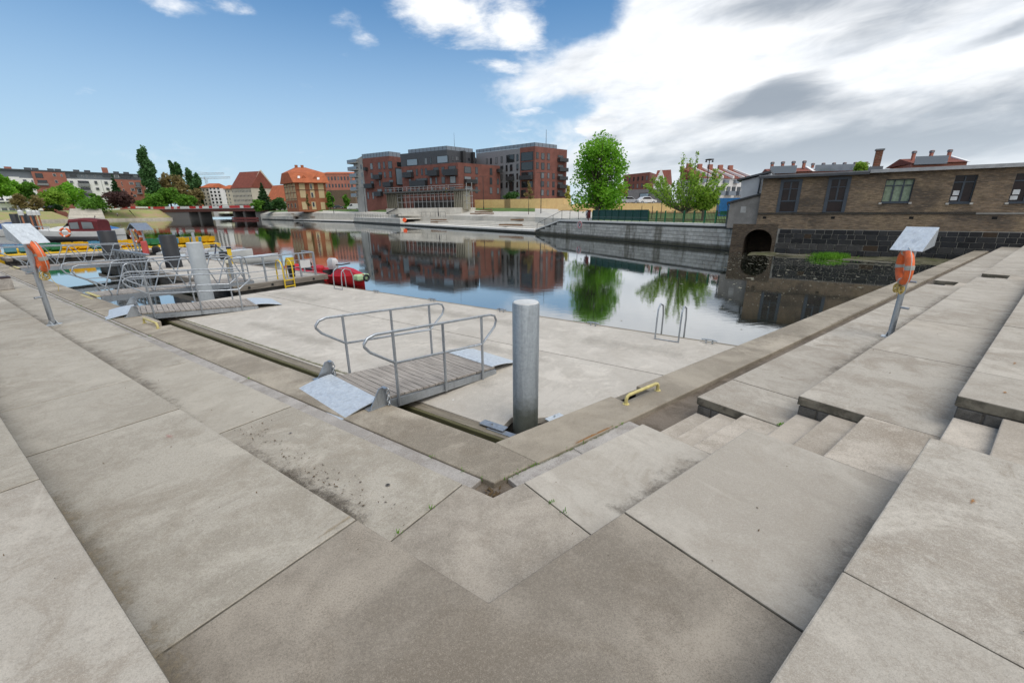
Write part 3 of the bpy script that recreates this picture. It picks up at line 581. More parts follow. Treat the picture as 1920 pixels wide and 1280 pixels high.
def blobs(rng, w, h, z0, k, jag=.5):         # clumps scattered through an egg-shaped crown
    out = []
    for _ in range(k):
        a = rng.uniform(0, 6.283); q = rng.uniform(.05, .98); rr = math.sin(math.pi*min(1, q*.86+.1))**.7; d = math.sqrt(rng.random())*rr*w*.40
        s = w*rng.uniform(.13, .23); out.append(((math.cos(a)*d, math.sin(a)*d, z0+h*q*.9), (s, s, s*rng.uniform(.7, 1.05))))
    out.append(((0, 0, z0+h*.45), (w*.24, w*.24, h*.36))); return out
# ------------------------------------------------------------------ building kit
UNIT = MB().box((0, 0, 0), (1, 1, 1)); PANE = MB().box((0, -.15, 0), (.84, 1., .88)); _um = {}
def um(kind, mat):
    k = (kind, mat.name)
    if k not in _um: _um[k] = (UNIT if kind == 'u' else PANE).mesh('window' if kind == 'u' else 'pane', mat)
    return _um[k]
FRAME_D = M('dark_window_frame', (.03, .033, .037), .5); FRAME_W = M('white_window_frame', (.6, .6, .58), .5)
GL = glass('window_glass', (.022, .028, .034), .05, .55); GLD = glass('dark_window_glass', (.015, .018, .02), .05); GLC = glass('pale_glazing', (.20, .27, .33), .08)
class Fac:
    def __init__(s, root, p0, p1):
        s.root = root; s.p0 = V(p0); s.p1 = V(p1); s.w = (s.p1-s.p0).length; s.e = (s.p1-s.p0)/s.w; s.n = V((s.e.y, -s.e.x)); s.rz = math.atan2(s.e.y, s.e.x)
        s.m = wm(root).inverted()
    def hit(s, u, v):
        r = ray(u, v); d = V((r.x, r.y)); t = s.p0.dot(s.n)/d.dot(s.n); p = d*t; return (p-s.p0).dot(s.e), ZC+r.z*t
    def pt(s, t, z, off=0.): q = s.p0+s.e*t+s.n*off; return V((q.x, q.y, z))
    def win(s, t0, t1, z0, z1, fr=None, gl=None, th=.12, name='window', off=0., cross=False):
        c = s.m @ s.pt((t0+t1)/2, (z0+z1)/2, off); w = place(name, um('u', fr or FRAME_D), s.root, c, s.rz, (abs(t1-t0), th, abs(z1-z0)))
        g_ = bpy.data.objects.new('pane', um('p', gl or GL)); col.objects.link(g_); g_.parent = w; return w
    def pw(s, q, cv, **k):
        a, b = s.hit(*cv(q[0], q[1])), s.hit(*cv(q[2], q[3])); return s.win(a[0], b[0], min(a[1], b[1]), max(a[1], b[1]), **k)
    def balcony(s, q, cv, depth=1.3, mat=None):
        a, b = s.hit(*cv(q[0], q[1])), s.hit(*cv(q[2], q[3])); z0, z1 = min(a[1], b[1]), max(a[1], b[1]); t0, t1 = sorted((a[0], b[0])); m = mat or BALC
        mb = MB(); P_ = s.pt
        def bx(ta, tb, za, zb, oa, ob): mb.hexa([P_(ta, za, ob), P_(tb, za, ob), P_(tb, za, oa), P_(ta, za, oa), P_(ta, zb, ob), P_(tb, zb, ob), P_(tb, zb, oa), P_(ta, zb, oa)])
        bx(t0, t1, z0, z0+.25, 0, depth); bx(t0, t1, z0+.25, z1, depth-.06, depth); bx(t0, t0+.06, z0+.25, z1, 0, depth-.061); bx(t1-.06, t1, z0+.25, z1, 0, depth-.061)
        return mb.build('balcony', m, s.root)
    def grid(s, ts, zs, w, h, **k):
        for t in ts:
            for z in zs: s.win(t-w/2, t+w/2, z, z+h, **k)
    def box(s, name, t0, t1, z0, z1, o0, o1, mat, parent=None):
        P_ = s.pt; return MB().hexa([P_(t0, z0, o1), P_(t1, z0, o1), P_(t1, z0, o0), P_(t0, z0, o0), P_(t0, z1, o1), P_(t1, z1, o1), P_(t1, z1, o0), P_(t0, z1, o0)]).build(name, mat, parent or s.root)
BALC = M('dark_balcony_metal', (.03, .032, .035), .5)



c3 = crop(500, 240, 4.8); c4 = crop(820, 230, 6.097); c5 = crop(1060, 240, 4.8); c7 = crop(0, 270, 6.4); c8 = crop(260, 260, 6.4); cs = crop(680, 340, 8); ct = crop(880, 360, 8); cw = crop(1080, 360, 8); cl_ = crop(480, 360, 8)
def brickmat(name, c1, c2, mortar, sx=.25, sz=.083, patch=None, dark=None):
    t = NT(name); t.set(.9, 0, .2); tc = t.n('ShaderNodeTexCoord'); sp = t.n('ShaderNodeSeparateXYZ'); t.l(tc.outputs['Object'], sp.inputs[0]); cm = t.n('ShaderNodeCombineXYZ')
    t.l(t.math('ADD', sp.outputs[0], sp.outputs[1]), cm.inputs[0]); t.l(sp.outputs[2], cm.inputs[1]); b = t.n('ShaderNodeTexBrick'); t.l(cm.outputs[0], b.inputs[0])
    b.inputs['Color1'].default_value = (*c1, 1); b.inputs['Color2'].default_value = (*c2, 1); b.inputs['Mortar'].default_value = (*mortar, 1); b.inputs['Scale'].default_value = 1; b.inputs['Mortar Size'].default_value = .009
    b.inputs['Brick Width'].default_value = sx; b.inputs['Row Height'].default_value = sz; b.inputs['Bias'].default_value = -.1
    x = b.outputs[0]; p = tc.outputs['Object']
    if patch: x = t.mix(t.rng(t.noise(p, .45, 4, .6, .6), .50, .64, 0, .6), x, t.mix(t.rng(t.noise(p, 9, 5, .7), .35, .65), patch, sc_(patch, .55)))
    if dark: x = t.mix(t.rng(t.noise(t.mapping(p, (1, 1, 1.6), loc=(5, 5, 2)), .38, 5, .62, .8), .46, .66, 0, .85), x, t.mix(b.outputs[1], dark, sc_(mortar, .5)))
    x = t.mix(t.rng(t.noise(t.mapping(p, (1.1, 1.1, 11)), 1.6, 5, .7), .45, .62, 0, .7), x, sc_(c1, .32)); x = t.mix(t.rng(t.noise(t.mapping(p, (1.6, 1.6, 12), loc=(3, 1, 8)), 1.8, 5, .7), .54, .68, 0, .6), x, sc_(c1, 1.55)); t.col(x); t.bump(b.outputs[1], -.6, .012); return t.m
# ------------------------------------------------------------------ old brick warehouse on the right
def warehouse():
    WN = -38.2
    root = thing('brick_warehouse', 'old dark brick warehouse with black stone base standing in the water at right', 'warehouse', v3(LQ(1.15, WN), 0), math.atan2(-dL.y, -dL.x))
    f = Fac(root, LQ(1.15, WN), LQ(-34, WN)); tt = lambda s: 1.15-s
    BR = brickmat('old_brick', (.30, .215, .14), (.145, .11, .08), (.19, .17, .145), patch=(.40, .30, .19), dark=(.085, .072, .062)); BR2 = brickmat('string_course_brick', (.07, .06, .05), (.04, .036, .03), (.11, .10, .085), .13, .083)
    ZT = 5.95
    wins = [(-.22, -1.42, 3.26, 5.62, 1), (-3.28, -4.40, 3.22, 5.66, 1), (-6.50, -8.03, 3.90, 5.47, 2), (-10.0, -11.07, 3.82, 5.57, 3), (-12.75, -14.2, 3.80, 5.55, 3), (-16.5, -18., 3.8, 5.5, 2)]
    # wall with real openings: strips between the windows
    mb = MB(); dep = .34
    def cell(t0, t1, z0, z1): mb.quad(f.pt(t0, z0), f.pt(t1, z0), f.pt(t1, z1), f.pt(t0, z1))
    ts = [0]
    for a, b, z0, z1, k in wins: ts += [tt(a), tt(b)]
    ts += [35.1]
    for i in range(0, len(ts)-1):
        if i % 2 == 0: cell(ts[i], ts[i+1], 2.0, ZT)
        else:
            a, b, z0, z1, k = wins[i//2]; cell(ts[i], ts[i+1], 2.0, z0); cell(ts[i], ts[i+1], z1, ZT)
            q = lambda t, z, o: f.pt(t, z, o)
            for p in (((ts[i], z0), (ts[i+1], z0)), ((ts[i+1], z0), (ts[i+1], z1)), ((ts[i+1], z1), (ts[i], z1)), ((ts[i], z1), (ts[i], z0))):
                (ta, za), (tb, zb) = p; mb.quad(q(ta, za, 0), q(tb, zb, 0), q(tb, zb, -dep), q(ta, za, -dep))
    # side and rear
    a, b, c, d = f.pt(0, 0), f.pt(35.1, 0), f.pt(35.1, 0, -11), f.pt(0, 0, -11)
    for p, q, zz in ((d, a, 2.3), (c, d, 2.3), (b, c, -.5)): mb.quad(V((p.x, p.y, zz)), V((q.x, q.y, zz)), V((q.x, q.y, ZT)), V((p.x, p.y, ZT)))
    mb.build('wall', BR, root)
    # lower wall with the culvert arch
    ar = MB(); a0, a1, zs, zt = -.72, 1.34, .95, 1.93; arc = []
    for i in range(13): q = math.pi*(1-i/12); arc.append(((a0+a1)/2+(a1-a0)/2*math.cos(q), zs+(zt-zs)*math.sin(q)))
    for (x0, y0), (x1, y1) in zip(arc, arc[1:]): ar.quad(f.pt(x0, y0, .02), f.pt(x1, y1, .02), f.pt(x1, 2.35, .02), f.pt(x0, 2.35, .02))
    for (x0, x1) in ((-1.7, a0), (a1, 1.6)): ar.quad(f.pt(x0, -.5, .02), f.pt(x1, -.5, .02), f.pt(x1, 2.35, .02), f.pt(x0, 2.35, .02))
    prof = [(a0, -.5)]+arc+[(a1, -.5)]
    for (x0, y0), (x1, y1) in zip(prof, prof[1:]): ar.quad(f.pt(x0, y0, .02), f.pt(x1, y1, .02), f.pt(x1, y1, -4), f.pt(x0, y0, -4))
    ar.quad(f.pt(a0-.2, -.5, -3.98), f.pt(a1+.2, -.5, -3.98), f.pt(a1+.2, 2.2, -3.98), f.pt(a0-.2, 2.2, -3.98))
    ar.build('culvert_arch', brickmat('sooty_brick', (.15, .11, .075), (.07, .056, .044), (.12, .105, .09), dark=(.05, .044, .04)), root)
    f.box('mortar_bed', 1.61, 35, -.5, 1.995, -.1, .03, M('pale_mortar', (.27, .26, .235), .9), root)
    STN = [concrete('basalt_%d' % i, sc_(c_, 1), sc_(c_, .5), None, .5, .3, .3) for i, c_ in enumerate(((.05, .05, .052), (.035, .036, .04), (.085, .082, .08), (.11, .075, .05)))]
    rng = random.Random(5); meshes = []
    for m_ in STN: meshes.append(MB().add([(-.5, 0, -.5), (.5, 0, -.5), (.5, 0, .5), (-.5, 0, .5), (-.47, -1, -.45), (.46, -1.05, -.46), (.47, -.95, .45), (-.46, -1, .46)], ((4, 5, 6, 7), (0, 1, 5, 4), (1, 2, 6, 5), (2, 3, 7, 6), (3, 0, 4, 7))).mesh('stone_block', m_))
    z = 1.97; row = 0
    for hgt in (.34, .36, .38, .42, .40):
        t = 1.63+rng.uniform(0, .2)
        while t < 17:
            w = rng.uniform(.38, .95); mi = 2 if row == 3 and rng.random() < .6 else (3 if rng.random() < .05 else rng.choice((0, 0, 1)))
            place('stone_block', meshes[mi], root, f.m @ f.pt(t+w/2, z-hgt/2, .028), 0, (w-.03, rng.uniform(.03, .07)+(.06 if row > 3 else 0), hgt-.03)); t += w
        z -= hgt; row += 1
    # string course, put-log holes, eaves, roof
    for i in range(1):
        f.box('string_course', 0, 17.2-4.6, 3.10, 3.26, 0, .05, BR2); f.box('string_course', 12.62, 35, 3.09, 3.20, 0, .06, M('stone_ledge', (.26, .25, .23), .8))
    for s in (.62, -3.9, -8.35, -12.4): f.box('anchor_hole', tt(s)-.12, tt(s)+.12, 2.78, 2.95, -.05, .012, M('hole_shade', (.008, .008, .008), .95))  # holes are dark blocks, the shade of their depth put into the colour
    ROOF = M('roofing_felt', (.20, .205, .215), .7, var=.2); GUT = M('gutter_dark', (.05, .056, .065), .5)
    rf = MB(); rf.hexa([f.pt(-.3, ZT+.02, .38), f.pt(35, ZT+.02, .38), f.pt(35, ZT+.75, -11.3), f.pt(-.3, ZT+.75, -11.3), f.pt(-.3, ZT+.16, .38), f.pt(35, ZT+.16, .38), f.pt(35, ZT+.9, -11.3), f.pt(-.3, ZT+.9, -11.3)]); roof = rf.build('roof', ROOF, root)
    f.box('gutter', -.3, 6.6, ZT-.10, ZT+.06, .384, .50, GUT, roof); f.box('fascia', 6.62, 35, ZT-.02, ZT+.20, .384, .42, M('zinc_fascia', (.36, .37, .38), .5), roof)
    CB = brickmat('chimney_brick', (.27, .10, .055), (.17, .075, .045), (.22, .19, .16)); ch_ = f.box('chimney', 6.78, 7.18, ZT, 7.5, -1.2, -.72, CB, roof); f.box('chimney_cap', 6.72, 7.24, 7.5, 7.6, -1.26, -.66, ROOF, roof); f.box('chimney_flashing', 6.6, 7.36, ZT+.06, 6.42, -1.35, -.55, M('lead_flashing', (.14, .15, .16), .6), roof)
    # windows
    FR = M('blue_grey_frame', (.045, .06, .08), .5); SILL = M('pale_sill', (.5, .48, .44), .8); CUR = M('pale_curtain', (.28, .35, .25), .9, var=.25, scale=6); REF = M('window_reflection', (.03, .018, .016), .08, 0, .5, .9, spec=.25); PAPER = M('paper', (.75, .78, .8), .8)
    for a, b, z0, z1, k in wins:
        t0, t1 = tt(a), tt(b); o = -.2 if k != 1 else -.06
        fr = MB()
        def bar(ta, tb, za, zb, d0=o-.05, d1=o+.03): fr.hexa([f.pt(ta, za, d1), f.pt(tb, za, d1), f.pt(tb, za, d0), f.pt(ta, za, d0), f.pt(ta, zb, d1), f.pt(tb, zb, d1), f.pt(tb, zb, d0), f.pt(ta, zb, d0)])
        e = .055
        if k == 1:
            for q in ((t0-.12, t0+.10), (t1-.10, t1+.12)): bar(q[0], q[1], z0, z1+.12, o-.05, .05)
            bar(t0+.101, t1-.101, z1-.06, z1+.12, o-.05, .05); bar(t0+.101, t1-.101, z0, z0+.08); mid = (t0+t1)/2; bar(mid-.05, mid+.05, z0+.9, z1-.06); bar(t0+.101, mid-.051, z0+.82, z0+.92); bar(mid+.051, t1-.101, z0+.82, z0+.92); bar(mid-.05, mid+.05, z0+.82, z0+.899); bar(t0+.101, mid-.051, z1-.62, z1-.57); bar(mid+.051, t1-.101, z1-.62, z1-.57)
        else:
            bar(t0, t0+e, z0, z1); bar(t1-e, t1, z0, z1); bar(t0+e+.001, t1-e-.001, z1-e, z1); bar(t0+e+.001, t1-e-.001, z0, z0+.1); zc = z1-.42; bar(t0+e+.001, t1-e-.001, zc-.035, zc+.035)
            cols = (1/3, 2/3) if k == 2 else (.5,)
            for c_ in cols: x = t0+(t1-t0)*c_; bar(x-.05, x+.05, z0+.101, zc-.036); bar(x-.03, x+.03, zc+.036, z1-e-.001)
        w = fr.build('window', FR, root)
        pa = MB().quad(f.pt(t0, z0, o-.03), f.pt(t1, z0, o-.03), f.pt(t1, z1, o-.03), f.pt(t0, z1, o-.03)).build('pane', REF, w)
        if k == 2:
            cu = MB(); n = 40
            for i in range(n):
                x0, x1 = t0+(t1-t0)*i/n, t0+(t1-t0)*(i+1)/n; d0, d1 = (-.02 if i % 2 else .0), (-.02 if (i+1) % 2 else .0)
                cu.quad(f.pt(x0, z0+.05, o-.02+d0*.4), f.pt(x1, z0+.05, o-.02+d1*.4), f.pt(x1, z1, o-.02+d1*.4), f.pt(x0, z1, o-.02+d0*.4))
            cu.build('curtain', CUR, w)
        if k == 3: f.box('paper_sheet', t0+.1, t0+.42, z0+.18, z0+.42, o-.029, o-.02, PAPER, w); f.box('paper_sheet', t0+.14, t0+.44, z0+.5, z0+.8, o-.029, o-.02, PAPER, w)
        if k > 1:
            for x in (t0-.12, t1-.04): f.box('sill', x, x+.16, z0-.10, z0+.02, -.1, .09, SILL, w)
            f.box('sill', t0+.05, t1-.05, z0-.06, z0-.001, -.2, .10, FR, w)
    return f
WF = warehouse()
# lean-to, rendered house behind it, blue container
def lean_to():
    f = WF; root = thing('lean_to_shed', 'grey rendered lean-to shed against the left end of the brick warehouse', 'shed', f.pt(-1.2, 2.1)); REN = M('grey_render', (.27, .26, .245), .9, var=.25, scale=1.2)
    o = -.4; pts = [f.pt(-2.25, 2.0, o), f.pt(-.02, 2.0, o), f.pt(-.02, 4.62, o), f.pt(-2.25, 4.02, o)]; MB().extr(pts, v3(-f.n, 0)*4).build('wall', REN, root)
    mb = MB(); mb.hexa([f.pt(-2.45, 3.99, o+.2), f.pt(-.005, 4.65, o+.2), f.pt(-.005, 4.65, o-4.2), f.pt(-2.45, 3.99, o-4.2), f.pt(-2.45, 4.13, o+.2), f.pt(-.005, 4.79, o+.2), f.pt(-.005, 4.79, o-4.2), f.pt(-2.45, 4.13, o-4.2)]); mb.build('roof', M('dark_roof_edge', (.04, .042, .046), .6), root)
    MB().tube([f.pt(-2.42, 4.0, o+.26), f.pt(-2.33, 3.8, o+.08), f.pt(-2.3, 2.1, o+.08)], .05, 8).build('downpipe', GUTM, root, True); f.box('patched_window', -1.35, -.95, 3.25, 3.75, o, o+.02, M('pale_patch', (.42, .42, .41), .9), root)
    h = thing('rendered_house', 'pale grey rendered house behind the lean-to shed with sloping dark roof edge', 'house', f.pt(-2, 2, -5)); o = -5.
    def fp(u, v): p0 = f.p0+f.n*o; r = ray(u, v); d = V((r.x, r.y)); t = p0.dot(f.n)/d.dot(f.n); q = d*t; return V((q.x, q.y, ZC+r.z*t))
    MB().extr([fp(1386, 420), fp(1452, 420), fp(1446, 325), fp(1390, 340)], v3(-f.n, 0)*5).build('wall', M('pale_render', (.50, .53, .56), .85, var=.08), h)
    a, b = fp(1382, 339.5), fp(1446, 323.5); n3 = v3(f.n, 0); MB().extr([a+n3*.3, b+n3*.3, b+n3*.3+V((0, 0, .16)), a+n3*.3+V((0, 0, .16))], -n3*5.6).build('roof', GUTM, h)
    MB().tube([fp(1427, 331)+n3*.1, fp(1424, 350)+n3*.1, fp(1421, 363)+n3*.1], .06, 8).build('downpipe', GUTM, h, True)
    c = UY(1365, 62); z = ZAT(1365, 380, 62); b_ = thing('blue_container', 'bright blue container roof beyond the lean-to shed', 'container', (c.x, c.y, z)); mb = MB().box((c.x, c.y, z-.6), (2.6, 2.4, 2.4), rz=-.3); mb.build('shell', M('blue_steel', (.02, .16, .42), .5), b_)
    for i in range(8): MB().box((c.x-1.1+i*.31, c.y-1.25+.1*i*-.95+.33, z-.6), (.1, .05, 2.2), rz=-.3).build('rib', M('blue_steel', (.02, .16, .42), .5), b_)
GUTM = M('gutter_dark', (.05, .056, .065), .5)
lean_to()
# ------------------------------------------------------------------ far quay
QA = V((19.7, 37.6)); QB = V((4.07, 70.71)); QE = V((-.563, .826)); QM = V((.826, .563))
def Q(t, d=0.): return QB+QE*t+QM*d
def tq(u):
    r = ray(u, 412); k = r.x/r.y; return (QB.x-k*QB.y)/(k*QE.y-QE.x)
QC = Q(113); QD_ = V((UY(533, 225).x, 225)); QF = V((UY(487, 262).x, 262))
FAR_C = concrete('far_quay_concrete', (.70, .66, .58), (.58, .545, .48), None, .3, .1, .2, scale=.35); FAR_W = M('white_coping', (.84, .80, .73), .8, var=.1); FAR_D = M('wet_footing', (.05, .05, .038), .7, var=.4); FAR_PAVE = concrete('far_paving', (.56, .53, .47), (.48, .455, .40), None, .2, .1, .1, scale=.3)
GRASSM = M('lawn', (.10, .17, .035), .95, var=.35, scale=.35, c2=(.06, .12, .025))
def bank():
    rows = [(1389, 419.5, 40.2, 401, 75), (1375, 419.5, 40.6, 401, 75), (1320, 419.3, 43.6, 400, 78), (1200, 417.3, 50.2, 399.5, 80), (1110, 415.2, 58.5, 397.5, 90), (1060, 410, 68, 393, 105), (1003, 407, 88, 391, 115), (940, 406, 97, 390.5, 125), (850, 404, 117, 391, 137), (750, 404, 133, 394, 150), (663, 401, 171, 394, 186), (600, 399.5, 197, 394, 206), (533, 400, 236, 395, 246), (488, 402, 264, 396, 275)]
    mb = MB(); F = [PY(u, v, y) for u, v, y, _, _ in rows]; B = [PY(u, v2, y2) for u, _, _, v2, y2 in rows]
    for i in range(len(rows)-1): mb.quad(F[i], F[i+1], B[i+1], B[i])
    C_ = [p+V((p.x/p.y*500, 500, 6)) for p in B]
    for i in range(len(rows)-1): mb.quad(B[i], B[i+1], C_[i+1], C_[i])
    mb.quad(B[0]+V((30, -5, 0)), B[0], C_[0], C_[0]+V((300, -50, 0)))
    [mb.quad(F[i]-V((0, 0, 3)), F[i+1]-V((0, 0, 3)), F[i+1], F[i]) for i in range(len(rows)-1)]; o = mb.build('far_bank', FAR_PAVE); tag(o, kind='structure')
    g = MB()
    for i in range(6, len(rows)-1):
        a, b = F[i]*.45+B[i]*.55, F[i+1]*.45+B[i+1]*.55; z = V((0, 0, .05)); g.quad(a+z, b+z, B[i+1]+z, B[i]+z); g.quad(B[i]+z, B[i+1]+z, B[i+1]+z+V((B[i+1].x/B[i+1].y*40, 40, .5)), B[i]+z+V((B[i].x/B[i].y*40, 40, .5)))
    tag(g.build('lawn', GRASSM), kind='structure')
    g = MB()
    for i in range(0, 4): z = V((0, 0, .03)); g.quad(F[i]+z, F[i+1]+z, B[i+1]+z, B[i]+z)
    tag(g.build('garden_lawn', GRASSM), kind='structure')
bank()
def block_wall():
    root = thing('river_wall', 'pale stone block river wall with sloping end between the terraces and the warehouse', 'wall', v3(QA, 0)); d = (QB-QA); ln = d.length; e = d/ln; f = Fac(root, QB, QA)
    zt = 2.08; t1 = f.hit(1049, 414)[0]; t0 = f.hit(1003, 435)[0]; ztop = lambda t: zt if t > t1 else max(.45, .45+(zt-.45)*(t-t0)/(t1-t0))
    MB().extr([f.pt(t0, -.8, -.06), f.pt(ln, -.8, -.06), f.pt(ln, zt, -.06), f.pt(t1, zt, -.06), f.pt(t0, .45, -.06)], v3(-f.n, 0)*1.2).build('core', M('wall_core', (.10, .10, .09), .9), root)
    ST = []
    for i, c_ in enumerate(((.66, .63, .56), (.59, .56, .50), (.72, .69, .62))):
        t = NT('river_stone_%d' % i); t.set(.85, 0, .2); p = t.pos(); sp = t.n('ShaderNodeSeparateXYZ'); t.l(p, sp.inputs[0]); x = t.mix(t.rng(t.noise(p, 3, 5, .6), .35, .7), sc_(c_, .8), c_)
        x = t.mix(t.rng(t.noise(t.mapping(p, (1, 1, .16)), .55, 5, .65, .4), .50, .68, 0, .85), x, (.12, .105, .065)); x = t.mix(t.rng(t.math('ADD', sp.outputs[2], t.math('MULTIPLY', t.noise(p, 2.5, 4), .25)), .35, .75, .93, 0), x, (.07, .066, .045)); t.col(x); ST.append(t.m)
    mk = lambda m: MB().add([(-.5, 0, -.5), (.5, 0, -.5), (.5, 0, .5), (-.5, 0, .5), (-.48, -1, -.46), (.48, -1, -.46), (.48, -1, .46), (-.48, -1, .46)], ((4, 5, 6, 7), (0, 1, 5, 4), (1, 2, 6, 5), (2, 3, 7, 6), (3, 0, 4, 7))).mesh('stone_block', m)
    ms = [mk(m) for m in ST]; rng = random.Random(9); rh = .365
    for r in range(5):
        z = .03+rh*r; t = -(.35 if r % 2 else 0)
        while t < ln:
            w = .72; a = max(t, 0); b = min(t+w, ln)
            if b-a > .1 and a > t0 and ztop(a) > z+rh*.8: place('stone_block', rng.choice(ms), root, f.m @ f.pt((a+b)/2, z+rh/2, -.058), f.rz, (b-a-.015, .055+rng.uniform(0, .012), rh-.018))
            t += w
    mb = MB()
    for a, b in ((t0, t1), (t1, ln)):
        za, zb = ztop(a+1e-6) if a > t0 else .45, ztop(b); mb.hexa([f.pt(a, za, .06), f.pt(b, zb, .06), f.pt(b, zb, -1.3), f.pt(a, za, -1.3), f.pt(a, za+.2, .06), f.pt(b, zb+.2, .06), f.pt(b, zb+.2, -1.3), f.pt(a, za+.2, -1.3)])
    mb.build('coping', FAR_W, root)
    # mooring sign with a letter
    sg = thing('mooring_sign', 'white sign with red octagon and letter R on the river wall', 'sign', f.pt(f.hit(1088, 421)[0], 1.5)); tc_, zc_ = f.hit(1088, 421.5)
    q = lambda x, z, o: f.pt(tc_+x, zc_+z, o)
    oc = [(math.cos(math.pi/8+k*math.pi/4)*.52, math.sin(math.pi/8+k*math.pi/4)*.52) for k in range(8)]
    MB().extr([q(x*1.12, z*1.12, .03) for x, z in oc]+[], v3(f.n, 0)*.05).build('board', WHITE, sg); f.box('board_tab', tc_-.72, tc_-.45, zc_-.25, zc_+.25, .03, .075, WHITE, sg)
    MB().tube([q(x*.86, z*.86, .09) for x, z in oc], .05, 6, True).build('border', REDP, sg)
    lt = MB(); BLK = M('black_letter', (.02, .02, .02), .5); lt.tube([q(-.14, -.24, .09), q(-.14, .24, .09), q(.06, .24, .09), q(.14, .16, .09), q(.14, .06, .09), q(.06, -.02, .09), q(-.14, -.02, .09)], .035, 5); lt.tube([q(.02, -.02, .09), q(.16, -.24, .09)], .035, 5); lt.build('letter', BLK, sg)
    return f
BW = block_wall()
def rail(label, pts, h, spacing, mat, mids=2, name='railing', r=.03):
    pts = [V(p) for p in pts]; root = thing(name, label, 'railing', pts[0]); z = V((0, 0, 1))
    MB().tube([p+z*h for p in pts], r, 6).build('top_rail', mat, root, True)
    for k in range(mids): MB().tube([p+z*h*(k+1)/(mids+1) for p in pts], r*.6, 5).build('rail', mat, root, True)
    for a, b in zip(pts, pts[1:]):
        n = max(1, round((b-a).length/spacing))
        for i in range(n+1): p = a+(b-a)*i/n; MB().cyl(p, p+z*h, r*1.1, seg=6).build('post', mat, root)
    return root
BLKM = M('black_metal', (.02, .021, .023), .5)
_bp = lambda u, v: BW.pt(*BW.hit(u, v), -.4)
rail('black handrail climbing the sloping end of the stone river wall', [_bp(1003, 434), _bp(1049, 411.5), _bp(1097, 412)], 1.25, 2.6, BLKM, 0)
# stepped terraces across the river
def amphitheatre(label, t0, t1, z0, z1, nst, dep, seats, end):
    root = thing('riverside_steps', label, 'steps', v3(Q(t0), 0)) if end is None else thing('riverside_steps', label, 'steps', v3(end(t0, 0), 0)); QQ = end or Q
    def bx(nm, d0, d1, za, zb, m): MB().prism([tuple(QQ(t0, d0)), tuple(QQ(t1, d0)), tuple(QQ(t1, d1)), tuple(QQ(t0, d1))], za, zb).build(nm, m, root)
    bx('footing', .0, 2.0, -.8, .30, FAR_D); bx('apron', -.15, 2.2, .30, z0, FAR_W)
    h = (z1-z0)/nst
    for i in range(nst): bx('step', 2.2+dep*i, 2.2+dep*nst+1.5 if i == nst-1 else 2.2+dep*(i+1)+.05, -.2, z0+h*(i+1), FAR_C if i < nst-1 else FAR_W)
    return root
amphitheatre('broad pale riverside steps with wooden seats opposite the pontoon', 0.2, tq(750)-.05, .62, 2.3, 8, 2.1, None, None)
def Q3(t, d):                                # the quay bends towards the bridge
    a, b = QC, QD_; e = (b-a).normalized(); m = V((e.y, -e.x)); return a+e*t+m*d
L3 = (QD_-QC).length
amphitheatre('low pale riverside steps with wooden seats in front of the half-timbered house', .1, L3*.86, .62, 2.1, 6, 1.7, None, Q3)
def plainwall(label, a, b, zt, name='quay_wall_block', cat='wall'):
    a, b = V(a), V(b); e = (b-a).normalized(); m = V((e.y, -e.x)); root = thing(name, label, cat, v3(a, 0))
    MB().prism([tuple(a), tuple(b), tuple(b+m*1.2), tuple(a+m*1.2)], .45, zt-.2).build('wall', FAR_C, root); MB().prism([tuple(a+m*.02), tuple(b+m*.02), tuple(b+m*1.2), tuple(a+m*1.2)], -.8, .449).build('footing', FAR_D, root)
    MB().prism([tuple(a-m*.1), tuple(b-m*.1), tuple(b+m*9), tuple(a+m*9)], zt-.199, zt).build('coping', FAR_W, root); return root
plainwall('straight grey quay wall below the railing left of the orange marker', Q(tq(750)), Q(112.9), 1.85, 'river_wall')
plainwall('short grey quay wall ending near the bridge', Q3(L3*.87, 0), QF, 1.95, 'river_wall')
rail('black railing along the straight grey quay wall', [v3(Q(t, .5), 1.85) for t in (tq(750), 112)], 1.25, 2.7, BLKM, 1)
rail('black railing by the ramp above the orange marker', [v3(Q(t, 6), 2.2) for t in (tq(795), tq(746))], 1.3, 3., BLKM, 1)
WOODB = M('brown_seat_timber', (.20, .115, .06), .8, var=.25)
for i, (x0, y0, x1, y1) in enumerate(((442, 495, 775, 515), (618, 417, 862, 435), (10, 325, 350, 340), (80, 300, 332, 312), (155, 272, 330, 285))):
    a, b = ct(x0, (y0+y1)/2), ct(x1, (y0+y1)/2); y = (82, 92, 104, 109, 113)[i]; p, q = PY(*a, y), PY(*b, y-1.5); q.z = p.z; o = thing('seat_plank', 'brown wooden seat on the broad riverside steps, %s counting up from the water' % ('first', 'second', 'third', 'fourth', 'fifth')[i], 'seat', p, group='wooden seats on the riverside steps')
    m = V((.3, .55, 0)); MB().hexa([p, q, q+m, p+m, p+V((0, 0, .28)), q+V((0, 0, .28)), q+m+V((0, 0, .28)), p+m+V((0, 0, .28))]).build('plank', WOODB, o)
for i, (x0, y0, x1, y1) in enumerate(((1018, 610, 1265, 630), (1018, 575, 1238, 595), (1148, 548, 1422, 566))):
    a, b = cs(x0, (y0+y1)/2), cs(x1, (y0+y1)/2); y = (113, 118, 124)[i]; p, q = PY(*a, y), PY(*b, y-2); q.z = p.z; o = thing('seat_plank', 'brown wooden seat right of the orange marker, %s row' % ('lowest', 'middle', 'highest')[i], 'seat', p, group='wooden seats on the riverside steps')
    m = V((.3, .55, 0)); MB().hexa([p, q, q+m, p+m, p+V((0, 0, .28)), q+V((0, 0, .28)), q+m+V((0, 0, .28)), p+m+V((0, 0, .28))]).build('plank', WOODB, o)
